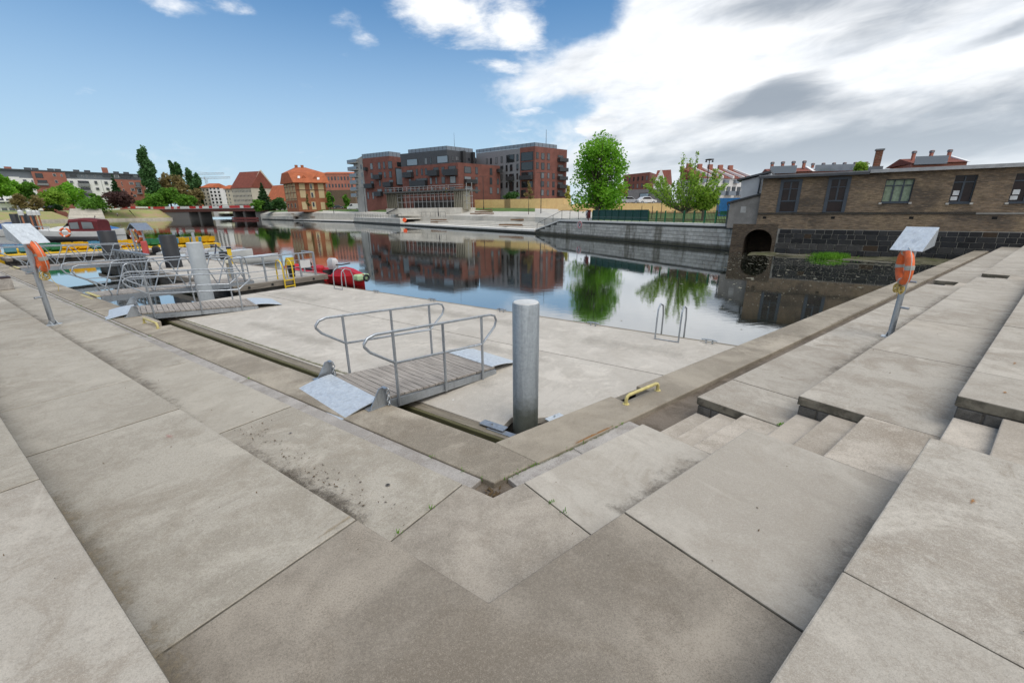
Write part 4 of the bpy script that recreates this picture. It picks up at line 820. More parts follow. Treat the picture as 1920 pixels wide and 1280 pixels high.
for i, (x0, y, x1) in enumerate(((530, 332, 725), (552, 355, 668), (570, 373, 668), (850, 341, 1015), (872, 364, 1055), (810, 383, 1000), (1160, 396, 1255))):
    a, b = cl_(x0, y), cl_(x1, y); yy = 178+(660-a[0])*.30+(10 if y < 350 else 4 if y < 370 else 0); p, q = PY(*a, yy+3), PY(*b, yy-3); q.z = p.z; o = thing('seat_plank', 'brown wooden seat on the low steps before the half-timbered house, %s from the left' % ('first', 'second', 'third', 'fifth', 'sixth', 'fourth', 'seventh')[i], 'seat', p, group='wooden seats on the riverside steps')
    m = V((.3, .55, 0)); MB().hexa([p, q, q+m, p+m, p+V((0, 0, .3)), q+V((0, 0, .3)), q+m+V((0, 0, .3)), p+m+V((0, 0, .3))]).build('plank', WOODB, o)
# orange round marker on the corner of the quay
p = PY(758.5, 412.5, Q(tq(752), 0).y-1.); o = thing('round_marker', 'round orange marker board on a thin yellow post at the quay edge', 'marker', (p.x, p.y, 0))
mb = MB(); n_ = V((-p.x, -p.y, 0)).normalized(); mb.cyl(p, p+n_*.12, .56, seg=28); mb.build('disc', M('orange_signal', (.85, .10, .02), .5), o); MB().cyl((p.x-.45, p.y, -1), (p.x-.45, p.y, p.z), .06, seg=6).build('post', YEL2, o)
# fences
HOARD = M('hoarding_boards', (.93, .62, .28), .85, 0, .12, 1.2, rand=.12); HOARD2 = M('hoarding_boards_shaded', (.52, .34, .17), .85, 0, .15, 1.2)  # second boards: shade of the turned panel put into the colour
def hoarding(label, a, b, ya, yb, step, mat=None):
    # a, b: (u, v_top, v_bottom) at either end
    p0, p1 = UY(a[0], ya), UY(b[0], yb); f = None; root = thing('timber_hoarding', label, 'fence', v3(p0, ZAT(a[0], a[2], ya)))
    f = Fac(root, p0, p1); n = max(1, round(f.w/step)); z0 = min(ZAT(a[0], a[2], ya), ZAT(b[0], b[2], yb)); za, zb = ZAT(a[0], a[1], ya), ZAT(b[0], b[1], yb)
    for i in range(n):
        zt = za+(zb-za)*(i+.5)/n; o = f.box('panel', f.w*i/n+.02, f.w*(i+1)/n-.02, z0-.6, zt, -.08, random.uniform(-.01, .02), mat or HOARD)
    return root
hoarding('tan timber hoarding right of the scaffolded frame', (876, 375, 391), (946, 374, 390.5), 141, 131, 2.6)
hoarding('short shaded tan hoarding panel turned towards the river', (946, 374, 390.5), (957, 373, 390.5), 131, 127, 1.0, HOARD2)
hoarding('long tan timber hoarding behind the young tree', (957, 373.5, 390.5), (1058, 371.5, 390), 127, 114, 2.6)
hoarding('raised tan hoarding panel beside the maple', (1058, 372.5, 384), (1070, 372.5, 384), 113, 112, 1.6)
hoarding('low tan hoarding above the black handrail', (1047, 383.5, 403), (1079, 383, 403), 100, 96, 2.6)
hoarding('weathered tan hoarding behind the green garden fence', (1079, 381, 402), (1376, 380.5, 402), 95, 74, 2.6)
def garden_fence():
    f0 = BW; GR = M('dark_green_boards', (.006, .055, .042), .6, var=.3, scale=5); GR2 = M('green_fence_paint', (.015, .12, .045), .6, var=.3); OLDW = M('old_picket_wood', (.12, .095, .06), .9, var=.3)
    ta, tb = f0.hit(1101, 414)[0], f0.hit(1203, 416)[0]; tc_ = f0.hit(1374, 419)[0]; z = 2.28; o = -.9
    r1 = thing('green_board_fence', 'solid dark green board fence on top of the stone river wall', 'fence', f0.pt(ta, z, o))
    n = 8
    for i in range(n): f0.box('panel', ta+(tb-ta)*i/n+.01, ta+(tb-ta)*(i+1)/n-.01, z+.1, z+1.35-.05*(i/n), o-.03, o+random.uniform(0, .02), GR, r1)
    for i in range(n+1): x = ta+(tb-ta)*i/n; f0.box('post', x-.05, x+.05, z, z+1.3, o+.021, o+.08, GR, r1)
    f0.box('rail', ta, tb, z+.42, z+.47, o+.081, o+.1, M('grey_rail', (.10, .14, .13), .6), r1)
    r2 = thing('picket_fence', 'thin picket fence with green posts under the bushy young tree', 'fence', f0.pt(tb, z, o))
    k = 9
    for i in range(k+1): x = tb+(tc_-tb)*i/k; f0.box('post', x-.07, x+.07, z, z+1.18, o-.05, o+.06, GR2, r2)
    for zz in (.3, .9): f0.box('rail', tb, tc_, z+zz, z+zz+.07, o-.09, o-.051, OLDW, r2)
    pk = MB().box((0, 0, .55), (.05, .025, 1.1)).mesh('picket', OLDW); x = tb+.12; i = 0
    while x < tc_-.05:
        place('picket', pk, r2, f0.pt(x, z+.05, o-.035)-r2.location+V((0, 0, random.uniform(-.05, .05))), f0.rz); x += .165
    f0.box('board', tc_-2.1, tc_-.1, z+.75, z+1.12, o+.061, o+.09, GR2, r2)
    # life ring box at the fence end
    tb_, zb_ = f0.hit(1096, 402); b = thing('life_ring_box', 'dark red life ring box with white front at the left end of the green fence', 'box', f0.pt(tb_, z, -.6)); f0.box('cabinet', tb_-.3, tb_+.35, zb_-.5, zb_+.55, -.75, -.5, M('maroon', (.10, .01, .015), .5), b); f0.box('front', tb_-.4, tb_-.02, zb_-.3, zb_+.45, -.499, -.44, WHITE, b); MB().torus(f0.pt(tb_+.12, zb_, -.42), .22, .06, v3(f0.n, 0), n=16, seg=6).build('ring', M('dark_red_ring', (.12, .012, .015), .5), b); f0.box('post', tb_+.02, tb_+.12, z-.15, zb_-.5, -.65, -.55, M('maroon', (.10, .01, .015), .5), b)
    # trellis posts behind
    for j, u in enumerate((1123, 1133, 1162, 1204, 1224, 1241, 1268, 1297, 1328)):
        p = UY(u, 57); o_ = thing('wire_post', 'thin dark wire post in the garden, %s from the left' % ('first', 'second', 'third', 'fourth', 'fifth', 'sixth', 'seventh', 'eighth', 'ninth')[j], 'post', (p.x, p.y, 2.3), group='wire posts in the garden'); MB().cyl((p.x, p.y, 2.2), (p.x, p.y, ZAT(u, 386 if j != 5 else 376, 57)), .035, seg=6).build('shaft', BLKM, o_); MB().cyl((p.x, p.y, 2.2), (p.x, p.y, 2.5), .06, seg=6).build('socket', BLKM, o_)
garden_fence()
# trees of the right bank
b = PY(1118, 399, 62); b.z = 2.4; rg = random.Random(4)
tree('full bright green maple behind the dark green fence', b, blobs(rg, 8.4, 9.8, 1.2, 60)+[((rg.uniform(-1, 1)*3.9*k_, rg.uniform(-1, 1)*3, 2.2+7.4*q_), (.55, .55, .75)) for q_, k_ in ((.1, 1.), (.2, 1.05), (.35, 1.05), (.45, 1.), (.55, .95), (.62, .9), (.7, .8), (.8, .7), (.9, .55), (1.0, .4), (1.1, .25), (1.13, .2))], 12000, .17, LF['maple'], 3, .24, 7.5, shell=.25)
def cherry(label, base, n, hmax, spread, seed, leafn, size):
    rng = random.Random(seed); base = V(base); root = thing('young_tree', label, 'tree', base); tb = MB(); lb = MB()
    tb.tube([base+V((0, 0, -.3)), base+V((.05, 0, .6)), base+V((0, 0, 1.15))], .16, 8, False, .13)
    for i in range(n):
        a = 6.283*i/n+rng.uniform(-.2, .2); q = rng.uniform(.15, 1.); r = spread*q; h = hmax*(1.05-.50*q)*rng.uniform(.72, 1.1)
        d = V((math.cos(a), math.sin(a)*.7, 0)); p0 = base+V((0, 0, rng.uniform(.9, 1.15))); pts = [p0, p0+d*r*.42+V((0, 0, h*.22)), p0+d*r*.76+V((0, 0, h*.56)), p0+d*r+V((0, 0, h-.8))]
        tb.tube(pts, .06, 5, False, .015)
        m = leafn//n
        for k in range(m):
            t_ = .22+.78*rng.random()**.75; s_ = t_*(len(pts)-1); j = min(int(s_), len(pts)-2); p = pts[j]+(pts[j+1]-pts[j])*(s_-j); rad = (.16*(1-t_)+.085)*(.8+.6*rng.random())
            leaves(lb, rng, p+V((rng.gauss(0, rad), rng.gauss(0, rad), rng.gauss(0, .12))), (.1, .1, .1), 1, size, 0)
    tb.build('trunk', BARKG, root, True); lb.build('crown', LF['bright'], root); return root
b = PY(1281, 416, 50); b.z = 2.25
cherry('bushy young tree with upright leafy shoots behind the picket fence', b, 34, 7.2, 4.9, 5, 5200, .12)
b = PY(1316, 416, 49); b.z = 2.25
cherry('smaller leafy young tree right of the bushy one behind the picket fence', b, 14, 4.2, 1.6, 8, 2600, .12)
def sapling(label, u, v0, v1, vc, y, wpx, leaf, seed, n=900):
    b = PY(u, v1, y); top = ZAT(u, v0, y); zc = ZAT(u, vc, y); w = wpx/815*y; rng = random.Random(seed)
    cl = [((rng.uniform(-.25, .25)*w, rng.uniform(-.25, .25)*w, zc-b.z+(top-zc)*(q+.5)/7), (w*.25*(1.2-q/7), w*.25*(1.2-q/7), (top-zc)/9)) for q in range(7)]
    tree(label, b, cl, n, .16*y/100, leaf, seed, .09*y/100, top-b.z-.4, name='sapling', limbs=False, shell=.1)
sapling('slender young tree with pale leaves in front of the long hoarding', 991, 340, 407, 372, 96, 20, LF['bronze'], 2, 900)
sapling('slim staked sapling left of the scaffolded frame', 678, 361, 392, 386, 175, 9, LF['bright'], 4)
sapling('thin sapling in front of the half-timbered house', 579, 364, 393, 386, 196, 8, LF['bronze'], 6)
sapling('small sapling beside the white van', 690, 366, 391, 388, 172, 10, LF['yellow'], 7)
for i, (u, v0, v1, y, w, lf, lab) in enumerate(((1162, 345, 383, 100, 24, 'yellow', 'pale yellow-green tree right of the maple'), (1064, 345, 382, 122, 14, 'yellow', 'yellow-green tree left of the maple behind the hoarding'), (1216, 342, 380, 118, 16, 'yellow', 'pale bush in front of the white gabled house'), (960, 361, 377, 133, 36, 'dark', 'dark green shrubs in front of the grey apartment block'), (620, 358, 392, 205, 16, 'mid', 'bright green bush right of the half-timbered house'), (652, 362, 392, 196, 18, 'mid', 'leafy bush behind the white van'), (1609, 308, 322, 75, 40, 'bright', 'green treetop above the warehouse roof left of the brick chimney'))):
    b = PY(u, v1, y); h = ZAT(u, v0, y)-b.z; rg = random.Random(20+i); tree(lab, b, blobs(rg, w/815*y, h*.95, h*.05, 12), 1500, .2*y/100, LF[lf], 30+i, .1*y/100, h*.6)
# ------------------------------------------------------------------ apartment blocks across the river
BRK = M('red_brown_brick', (.20, .078, .06), .9, var=.22, scale=.6); BRKP = M('pink_brick', (.42, .17, .12), .9, var=.15, scale=.3); DGREY = M('anthracite_cladding', (.06, .066, .075), .6, var=.12); MGREY = M('grey_cladding', (.21, .215, .23), .7, var=.1); CONC = M('raw_concrete_far', (.36, .36, .34), .9, var=.2, scale=.3)
TILE = M('orange_roof_tiles', (.44, .125, .05), .85, var=.2, scale=.5); TILED = M('dark_red_roof_tiles', (.20, .055, .035), .85, var=.2, scale=.5); CREAM = M('cream_render', (.62, .49, .28), .9, var=.1, scale=.4); WHITER = M('white_render_far', (.82, .81, .79), .85, var=.06); BEIGE = M('beige_render', (.50, .46, .37), .9, var=.1, scale=.3); RGLASS = glass('roof_balustrade_glass', (.16, .19, .23), .1)
ORB = M('orange_brick', (.36, .13, .06), .9, var=.2, scale=.7)
def ptn(root, name, poly, z0, z1, m): return MB().prism([tuple(p) for p in poly], z0, z1).build(name, m, root)
def roof_rail(root, pts, z, h):
    for a, b in zip(pts, pts[1:]):
        a, b = V(a), V(b); n = max(1, round((b-a).length/1.6)); mb = MB()
        f = Fac(root, a, b); f.box('roof_balustrade', 0, f.w, z, z+h, -.05, 0, RGLASS)
        for i in range(n+1): mb.cyl(f.pt(f.w*i/n, z, .02), f.pt(f.w*i/n, z+h, .02), .05, seg=4)
        mb.build('balustrade_posts', BALC, root)
def blocks():
    ZB = 3.8
    # block A
    yA = 160; A0, A1, A2 = UY(688.5, 167.2), UY(737.5, yA), UY(758, 164); zA = ZAT(737.5, 292.5, yA)
    ra = thing('apartment_block', 'red brick apartment block with dark corner windows beside the half-built frame', 'building', v3(A1, ZB)); back = V((0, 34))
    ptn(ra, 'wall', [A0, A1, A2, A2+back, A0+back], ZB-2, zA, BRK); roof_rail(ra, [A0, A1, A2], zA, 1.5)
    fa, fb = Fac(ra, A0, A1), Fac(ra, A1, A2)
    for q in ((930, 318, 958, 375), (1000, 310, 1028, 370), (1047, 305, 1068, 368), (1090, 302, 1132, 365), (935, 405, 958, 455), (1055, 395, 1075, 450), (1100, 390, 1128, 448), (1010, 470, 1030, 525), (1005, 400, 1042, 425), (935, 480, 965, 505), (1100, 470, 1140, 490), (905, 575, 925, 640), (1060, 550, 1085, 600), (1100, 545, 1130, 600), (995, 550, 1040, 576), (950, 580, 970, 640)): fa.pw(q, c3)
    for q in ((975, 425, 1040, 460), (895, 505, 970, 540), (1065, 490, 1138, 530), (985, 575, 1050, 612), (890, 358, 912, 385)): fa.balcony(q, c3)
    fb.pw((1170, 305, 1228, 352), c3, gl=GLD); fb.pw((1155, 357, 1236, 520), c3, gl=GLC); fb.pw((1165, 540, 1225, 580), c3)
    # grey balcony end with slabs
    g0, g1 = UY(671, 172), UY(688, 168.); rg_ = thing('concrete_block', 'raw concrete building end with stacked balcony slabs at the left of the red brick blocks', 'building', v3(g0, ZB)); zg0, zg1 = ZAT(671, 302, 172), ZAT(688, 293, 168)
    fg = Fac(rg_, g0, g1); MB().extr([fg.pt(0, ZB-2), fg.pt(fg.w, ZB-2), fg.pt(fg.w, zg1), fg.pt(0, zg0)], V((20, 30, 0))).build('wall', CONC, rg_)
    for k, (x0, y) in enumerate(((740, 318), (745, 380), (760, 440), (765, 500), (770, 560), (775, 615))):
        a = fg.hit(*c3(x0, y)); b_ = fg.hit(*c3(825, y)); fg.box('balcony_slab', a[0], b_[0], a[1]-.35, a[1], -3, .8, CONC); fg.box('balcony_front', a[0], b_[0], a[1]+.001, a[1]+1.0, .72, .79, RGLASS)
    for q in ((842, 330, 860, 370), (850, 400, 870, 440), (850, 465, 870, 505), (868, 310, 895, 330)): fg.pw(q, c3, fr=CONC)
    # block B
    yB = 135; B0, B1, B2 = UY(758, 147), UY(861.5, yB), UY(938, 145.8); zB = ZAT(861.5, 304.6, yB); rb = thing('apartment_block', 'red brick apartment block with anthracite penthouse and dark balconies', 'building', v3(B1, ZB))
    ptn(rb, 'wall', [B0, B1, B2, B2+back, B0+back], ZB-2, zB, BRK); fa, fb = Fac(rb, B0, B1), Fac(rb, B1, B2)
    for q in ((1342, 370, 1362, 430), (1388, 367, 1408, 425), (1425, 364, 1446, 425), (1258, 382, 1318, 405), (1500, 358, 1550, 388), (1572, 352, 1602, 412), (1635, 345, 1705, 380), (1280, 460, 1305, 515), (1340, 458, 1450, 480), (1468, 448, 1490, 508), (1518, 445, 1538, 505), (1573, 440, 1607, 500), (1648, 435, 1705, 498), (1270, 555, 1300, 600), (1350, 552, 1380, 600), (1480, 540, 1505, 600), (1580, 535, 1610, 590), (1650, 530, 1700, 585)): fa.pw(q, c3)
    for q in ((1242, 403, 1325, 445), (1468, 385, 1555, 430), (1605, 378, 1720, 425), (1305, 478, 1450, 525)): fa.balcony(q, c3)
    for q in ((305, 500, 388, 582), (432, 508, 463, 590), (597, 520, 628, 600), (305, 615, 388, 650), (432, 622, 463, 698), (597, 628, 628, 708), (310, 725, 395, 765), (432, 732, 463, 808), (597, 738, 628, 815), (680, 640, 705, 710), (680, 745, 705, 815)): fb.pw(q, c4)
    fb.balcony((305, 648, 430, 700), c4); fb.balcony((675, 530, 718, 575), c4)
    D0, D1, D2 = UY(758, 149), UY(842.7, 139.5), UY(889, 147); zD = ZAT(842.7, 280.6, 139.5); ptn(rb, 'penthouse', [D0, D1, D2, D2+back, D0+back], zB-.5, zD, DGREY); roof_rail(rb, [UY(773, 149), UY(842.7, 141), D2+V((0, 1))], zD, 1.3)
    fd, fe = Fac(rb, D0, D1), Fac(rb, D1, D2)
    for q in ((1255, 285, 1365, 335), (1420, 270, 1448, 328), (1468, 265, 1487, 322), (1527, 255, 1638, 312)): fd.pw(q, c3, gl=GLC if q[2]-q[0] > 60 else GL)
    for q in ((165, 380, 185, 440), (205, 385, 245, 440), (350, 405, 372, 440)): fe.pw(q, c4)
    for q in ((265, 325, 300, 448), (382, 340, 408, 448)):
        a, b_ = fe.hit(*c4(q[0], q[1])), fe.hit(*c4(q[2], q[3])); fe.box('fin', a[0], b_[0], zB, a[1], 0, 1.2, BALC)
    # block C
    back = V((3, 34)); yC = 140; C0, C1, C2 = UY(895.5, 155), UY(1002, yC), UY(1060.3, 148.5); CM = C0+(C1-C0)*.765; zC = ZAT(1002, 274.6, yC); rc = thing('apartment_block', 'tall apartment block with grey side, red brick corner and stacked balconies', 'building', v3(C1, ZB))
    ptn(rc, 'grey_wall', [C0, CM, CM+back, C0+back], ZB-2, zC, MGREY); ptn(rc, 'brick_wall', [CM, C1, C2, C2+back, CM+back+V((.02, 0))], ZB-2, zC+.05, BRK); roof_rail(rc, [C0, C1, C1+(C2-C1)*.66], zC+.05, 1.1)
    fa, fb = Fac(rc, C0, C1), Fac(rc, C1, C2)
    for q in ((557, 412, 577, 470), (603, 407, 625, 475), (662, 398, 690, 470), (724, 388, 748, 460), (788, 372, 882, 452), (905, 362, 928, 440), (782, 485, 804, 558), (830, 480, 860, 555), (905, 472, 928, 547), (722, 495, 755, 530), (725, 595, 747, 662), (782, 590, 805, 655), (905, 580, 925, 650), (820, 588, 876, 620), (725, 688, 747, 752), (782, 683, 805, 745), (905, 675, 925, 745), (820, 680, 876, 785), (955, 345, 1098, 430), (955, 455, 1098, 540), (960, 570, 1095, 650), (960, 675, 1095, 740), (955, 770, 1010, 850), (905, 770, 925, 840)): fa.pw(q, c4, gl=GLD if q[0] > 780 else GL)
    fa.balcony((810, 620, 880, 665), c4); fa.balcony((960, 610, 1095, 650), c4)
    for q in ((1130, 338, 1157, 415), (1187, 345, 1224, 425), (1258, 350, 1284, 430), (1130, 453, 1157, 530), (1187, 457, 1224, 540), (1258, 465, 1284, 540), (1180, 570, 1220, 640), (1258, 573, 1280, 640), (1314, 580, 1340, 648), (1180, 668, 1218, 735), (1255, 670, 1277, 740), (1314, 675, 1340, 742), (1180, 765, 1215, 835), (1252, 768, 1275, 835), (1312, 770, 1337, 835), (1378, 372, 1440, 404), (1378, 482, 1440, 514), (1376, 588, 1436, 614), (1376, 680, 1434, 709), (1374, 770, 1432, 799)): fb.pw(q, c4)
    for q in ((1372, 405, 1468, 455), (1372, 515, 1468, 565), (1370, 615, 1462, 660), (1370, 710, 1460, 755), (1368, 800, 1457, 845)): fb.balcony(q, c4)
    m = UY(1022, 150); MB().tube([v3(m, zC), v3(m, ZAT(1022, 243, 150))], .12, 6, False, .05).build('antenna_mast', BALC, rc); m = UY(857, 148); MB().tube([v3(m, zD), v3(m, ZAT(857, 249, 148))], .08, 5, False, .03).build('antenna_mast', BALC, rb)
blocks()
# half-timbered granary house
def granary():
    y0 = 203; c0, c1 = UY(559.4, y0), UY(615.6, 206); g0 = UY(537.5, 214); ZB = ZAT(559, 393, y0); ZE = ZAT(555, 340.5, y0); root = thing('half_timbered_house', 'half-timbered house with orange tiled half-hipped roof and cream panels', 'house', v3(c0, ZB))
    f, g = Fac(root, c0, c1), Fac(root, g0, c0); dep = (g0-c0); ptn(root, 'wall', [g0, c0, c1, c1+dep], ZB-1, ZE, ORB)
    RL = M('dark_timber_far', (.14, .06, .035), .9)
    # gable top
    gm = g.w/2; zr = ZAT(547, 312.5, 208); MB().extr([g.pt(0, ZE, 0), g.pt(g.w, ZE, 0), g.pt(g.w*.80, ZE+(zr-ZE)*.62, 0), g.pt(g.w*.2, ZE+(zr-ZE)*.62, 0)], v3(-g.n, 0)*.4).build('gable', CREAM, root)
    ov = 1.1; e = v3(f.e, 0); a = g.pt(-ov, ZE-.5, 1.2); b_ = g.pt(g.w+ov, ZE-.5, 1.2); W_ = f.w+2.4; r0, r1 = g.pt(g.w*.22, ZE+(zr-ZE)*.60, 1.2), g.pt(g.w*.78, ZE+(zr-ZE)*.60, 1.2); k0 = g.pt(g.w*.5, zr, -3.8); k1 = k0+e*(f.w-8.5)
    a2, b2 = a+e*W_, b_+e*W_; r02, r12 = r0+e*W_, r1+e*W_; rf = MB(); rf.add([a, b_, r1, r0, k0, a2, b2, r12, r02, k1], ((1, 6, 7, 2), (2, 7, 9, 4), (3, 2, 4), (0, 3, 8, 5), (3, 4, 9, 8), (7, 8, 9), (0, 1, 2, 3), (6, 5, 8, 7), (0, 5, 6, 1))); rf.build('roof', TILE, root)
    for (t, z) in ((f.w*.35, zr), (f.w*.55, zr)): p = k0+e*(t-4); MB().box((p.x, p.y, zr+.2), (1.2, .8, 1.6), rz=f.rz).build('chimney', ORB, root)
    # roof lights and dormers
    def onroof(u, v): r = ray(u, v); q0 = b_; n = (b2-b_).cross(r1-b_); t = (q0-V((0, 0, ZC))).dot(n)/r.dot(n); return V((0, 0, ZC))+r*t
    for (x, y) in ((290, 445), (465, 458)): p = onroof(*c3(x, y)); MB().box(p, (1., .5, 1.2), rz=f.rz, rx=-.6).build('roof_light', WHITER, root)
    for (x, y) in ((335, 452), (438, 458)):
        p = onroof(*c3(x, y)); MB().add([p-e*1.4-V((0, 0, .3)), p+e*1.4-V((0, 0, .3)), p+V((0, 0, 1.3)), p-e*1.4-V((0, 0, .3))-v3(f.n, 0)*3+V((0, 0, 2)), p+e*1.4-V((0, 0, .3))-v3(f.n, 0)*3+V((0, 0, 2)), p+V((0, 0, 1.3))-v3(f.n, 0)*3+V((0, 0, 1))], ((0, 1, 2), (0, 2, 5, 3), (1, 4, 5, 2))).build('dormer', TILE, root)
    H = ZE-ZB
    for q in ((287, 497, 358, 628), (380, 497, 438, 628), (458, 500, 525, 630), (315, 665, 368, 735), (402, 665, 450, 735), (485, 668, 532, 735)):
        a_, b__ = f.hit(*c3(q[0], q[1])), f.hit(*c3(q[2], q[3])); f.box('panel', a_[0], b__[0], max(ZB, b__[1]), a_[1], 0, .1, CREAM)
    for q in ((388, 505, 412, 552), (398, 580, 425, 625), (410, 668, 436, 710)): f.pw(q, c3, fr=FRAME_W, th=.3)
    a_, b__ = f.hit(*c3(285, 560)), f.hit(*c3(525, 566)); f.box('beam', .2, f.w-.2, a_[1]-.1, a_[1]+.25, .1, .13, RL)
    for k in range(4): t = g.w*(.06+.24*k); g.box('cream_bay', t, t+g.w*.17, ZB+H*.34, ZE+(0 if k in (0, 3) else 3), .02, .08, CREAM); g.box('timber_post', t+g.w*.075, t+g.w*.095, ZB+H*.34, ZE+2, .08, .12, RL)
    for k in range(3): t = g.w*(.12+.3*k); g.box('timber_rail', .3, g.w-.3, ZB+H*(.38+.22*k), ZB+H*(.4+.22*k), .121, .15, RL); g.win(t, t+g.w*.12, ZB+H*.06, ZB+H*.24, fr=CREAM, th=.2)
granary()
def simple_block(label, u0, u1, y0, y1, vt0, vt1, zb, wall, roof=None, rh=0., over=.4, cols=0, rows=0, zr=None, wm_=.5, hm=.55, fr=None, depth=(8, 14), name='building', ext=None, gl=None):
    p0, p1 = UY(u0, y0), UY(u1, y1); zt = ZAT(u0, vt0, y0); root = thing(name, label, 'building', v3(p0, zb)); b = V(depth); ptn(root, 'wall', [p0, p1, p1+b, p0+b], zb-3, zt, wall); f = Fac(root, p0, p1)
    if roof:
        o = over; A, B = f.pt(-o, zt, o), f.pt(f.w+o, zt, o); m = b.length; A2, B2 = A+v3(b, 0), B+v3(b, 0); k0, k1 = (A+A2)/2+V((0, 0, rh)), (B+B2)/2+V((0, 0, rh)); MB().add([A, B, B2, A2, k0, k1], ((0, 1, 5, 4), (1, 2, 5), (2, 3, 4, 5), (3, 0, 4), (3, 2, 1, 0))).build('roof', roof, root)
    if cols:
        zz = zr or (zb+.8, zt-.6); dw, dh = f.w/cols, (zz[1]-zz[0])/rows
        for i in range(cols):
            for j in range(rows): f.win(dw*(i+.5-wm_/2), dw*(i+.5+wm_/2), zz[0]+dh*(j+.5-hm/2), zz[0]+dh*(j+.5+hm/2), fr=fr, gl=gl)
    return root, f, zt
simple_block('long pink brick building with three rows of dark windows behind the half-timbered house', 602, 667, 262, 262, 326, 327, 4, BRKP, TILE, 1.5, .3, 11, 5, None, .5, .5)
simple_block('earth mound and brown wall below the pink building', 616, 668, 245, 240, 357, 356, 4, M('brown_earth', (.17, .12, .08), .95, var=.3), depth=(3, 5), name='earth_bank')
# buildings right of the maple
simple_block('red brick apartment building right of the maple with tall narrow windows', 1166, 1213, 150, 140, 328, 327.5, 5, BRK, None, 0, 0, 6, 4, None, .35, .6)
simple_block('grey modern low building with glazed front behind the parked cars', 1176, 1238, 108, 104, 356, 354, 4, M('grey_brick_far', (.17, .165, .17), .9), None, 0, 0, 1, 1, (4.5, ZAT(1176, 360, 108)), .3, .8, depth=(6, 10), gl=GLC)
r, f, zt = simple_block('white gabled house with red roof beyond the low grey building', 1222, 1245, 135, 133, 345, 345, 4, WHITER, TILED, 4.2, .2, 2, 2, None, .3, .4, depth=(5, 9)); MB().extr([f.pt(0, zt, .02), f.pt(f.w, zt, .02), f.pt(f.w/2, zt+4.2, .02)], v3(-f.n, 0)*.2).build('gable', WHITER, r)
def white_flats():
    p0, p1 = UY(1306, 97), UY(1404, 103); zt = ZAT(1356, 335, 100); zb = 3; root = thing('white_apartment_row', 'white apartment row with stepped red roofs and balconies behind the young tree', 'building', v3(p0, zb)); b = V((9, 12)); ptn(root, 'wall', [p0, p1, p1+b, p0+b], zb-3, zt, WHITER); f = Fac(root, p0, p1); n = 5
    for i in range(n):
        t0, t1 = f.w*i/n, f.w*(i+1)/n-.4; A, B = f.pt(t0, zt, .3), f.pt(t1, zt, .3); A2, B2 = f.pt(t0, zt+2.6, -6), f.pt(t1, zt+2.6, -6); MB().add([A, B, B2, A2, f.pt(t0, zt, -6), f.pt(t1, zt, -6)], ((0, 1, 2, 3), (0, 3, 4), (1, 5, 2), (2, 5, 4, 3))).build('roof', TILED, root)
        MB().extr([f.pt(t1+.02, zt, .5), f.pt(t1+.02, zt, -6.2), f.pt(t1+.02, zt+3.0, -6.2), f.pt(t1+.02, zt+.5, .5)], v3(f.e, 0)*.35).build('party_wall', WHITER, root); MB().box(f.pt(t1-1, zt+2.7, -5.5), (.9, .9, 1.5)).build('chimney', BRKP, root)
        f.box('balcony_row', t0+.4, t1-1.2, zt-1.0, zt-.3, .02, .7, RGLASS)
    for i in range(10):
        for j in range(4): t = f.w*(i+.5)/10; z = zt-3.2-2.9*j; f.win(t-.55, t+.55, z-.2, z+1.5)
    for i in (1, 3, 5, 7, 9):
        for j in range(4): t = f.w*(i+.5)/10; z = zt-3.4-2.9*j; f.box('balcony', t-1.1, t+1.1, z-.2, z+.7, .15, 1.3, RGLASS)
white_flats()
simple_block('tall white gable wall showing through the young tree', 1266, 1300, 105, 103, 334, 333, 3, WHITER, None, 0, 0, 3, 4, None, .3, .45, depth=(6, 9))
def red_roofs(label, u0, u1, y, vb, vt, nch, gap=0.):
    p0, p1 = UY(u0, y), UY(u1, y-2); zb, zt = ZAT(u0, vb, y), ZAT(u0, vt, y); root = thing('red_roofed_block', label, 'building', v3(p0, 2)); f = Fac(root, p0, p1); ptn(root, 'wall', [p0, p1, p1+V((4, 9)), p0+V((4, 9))], 0, zb, BRKP)
    A, B = f.pt(0, zb, .4), f.pt(f.w, zb, .4); A2, B2 = f.pt(0, zt, -4), f.pt(f.w, zt, -4); MB().add([A, B, B2, A2, f.pt(0, zb, -8), f.pt(f.w, zb, -8)], ((0, 1, 2, 3), (3, 2, 5, 4), (0, 3, 4), (1, 5, 2))).build('roof', TILED, root)
    f.box('balustrade', .0, f.w*.6, zb-.2, zb+.9, .5, .56, RGLASS)
    for i in range(nch): t = f.w*(i+.5)/nch; c = MB().box(f.pt(t, (zb+zt)/2+.8, -2.6), (.34, .34, (zt-zb)+.3)).build('chimney', BRKP, root); MB().box(f.pt(t, zt+.75, -2.6), (.44, .44, .28)).build('chimney_cowl', MGREY, c)
    for t in (f.w*.55, f.w*.97): MB().extr([f.pt(t, zb, .6), f.pt(t, zt+.2, -4), f.pt(t, zb, -4)], v3(f.e, 0)*.35).build('white_parapet', WHITER, root)
red_roofs('red tiled roofs with chimneys above the left end of the warehouse', 1432, 1512, 72, 324, 313, 4)
red_roofs('low red roof with chimneys left of the brick chimney', 1512, 1632, 82, 320, 314, 6)
red_roofs('red tiled roof with clustered chimneys above the warehouse right of the brick chimney', 1690, 1790, 66, 307, 293, 3)
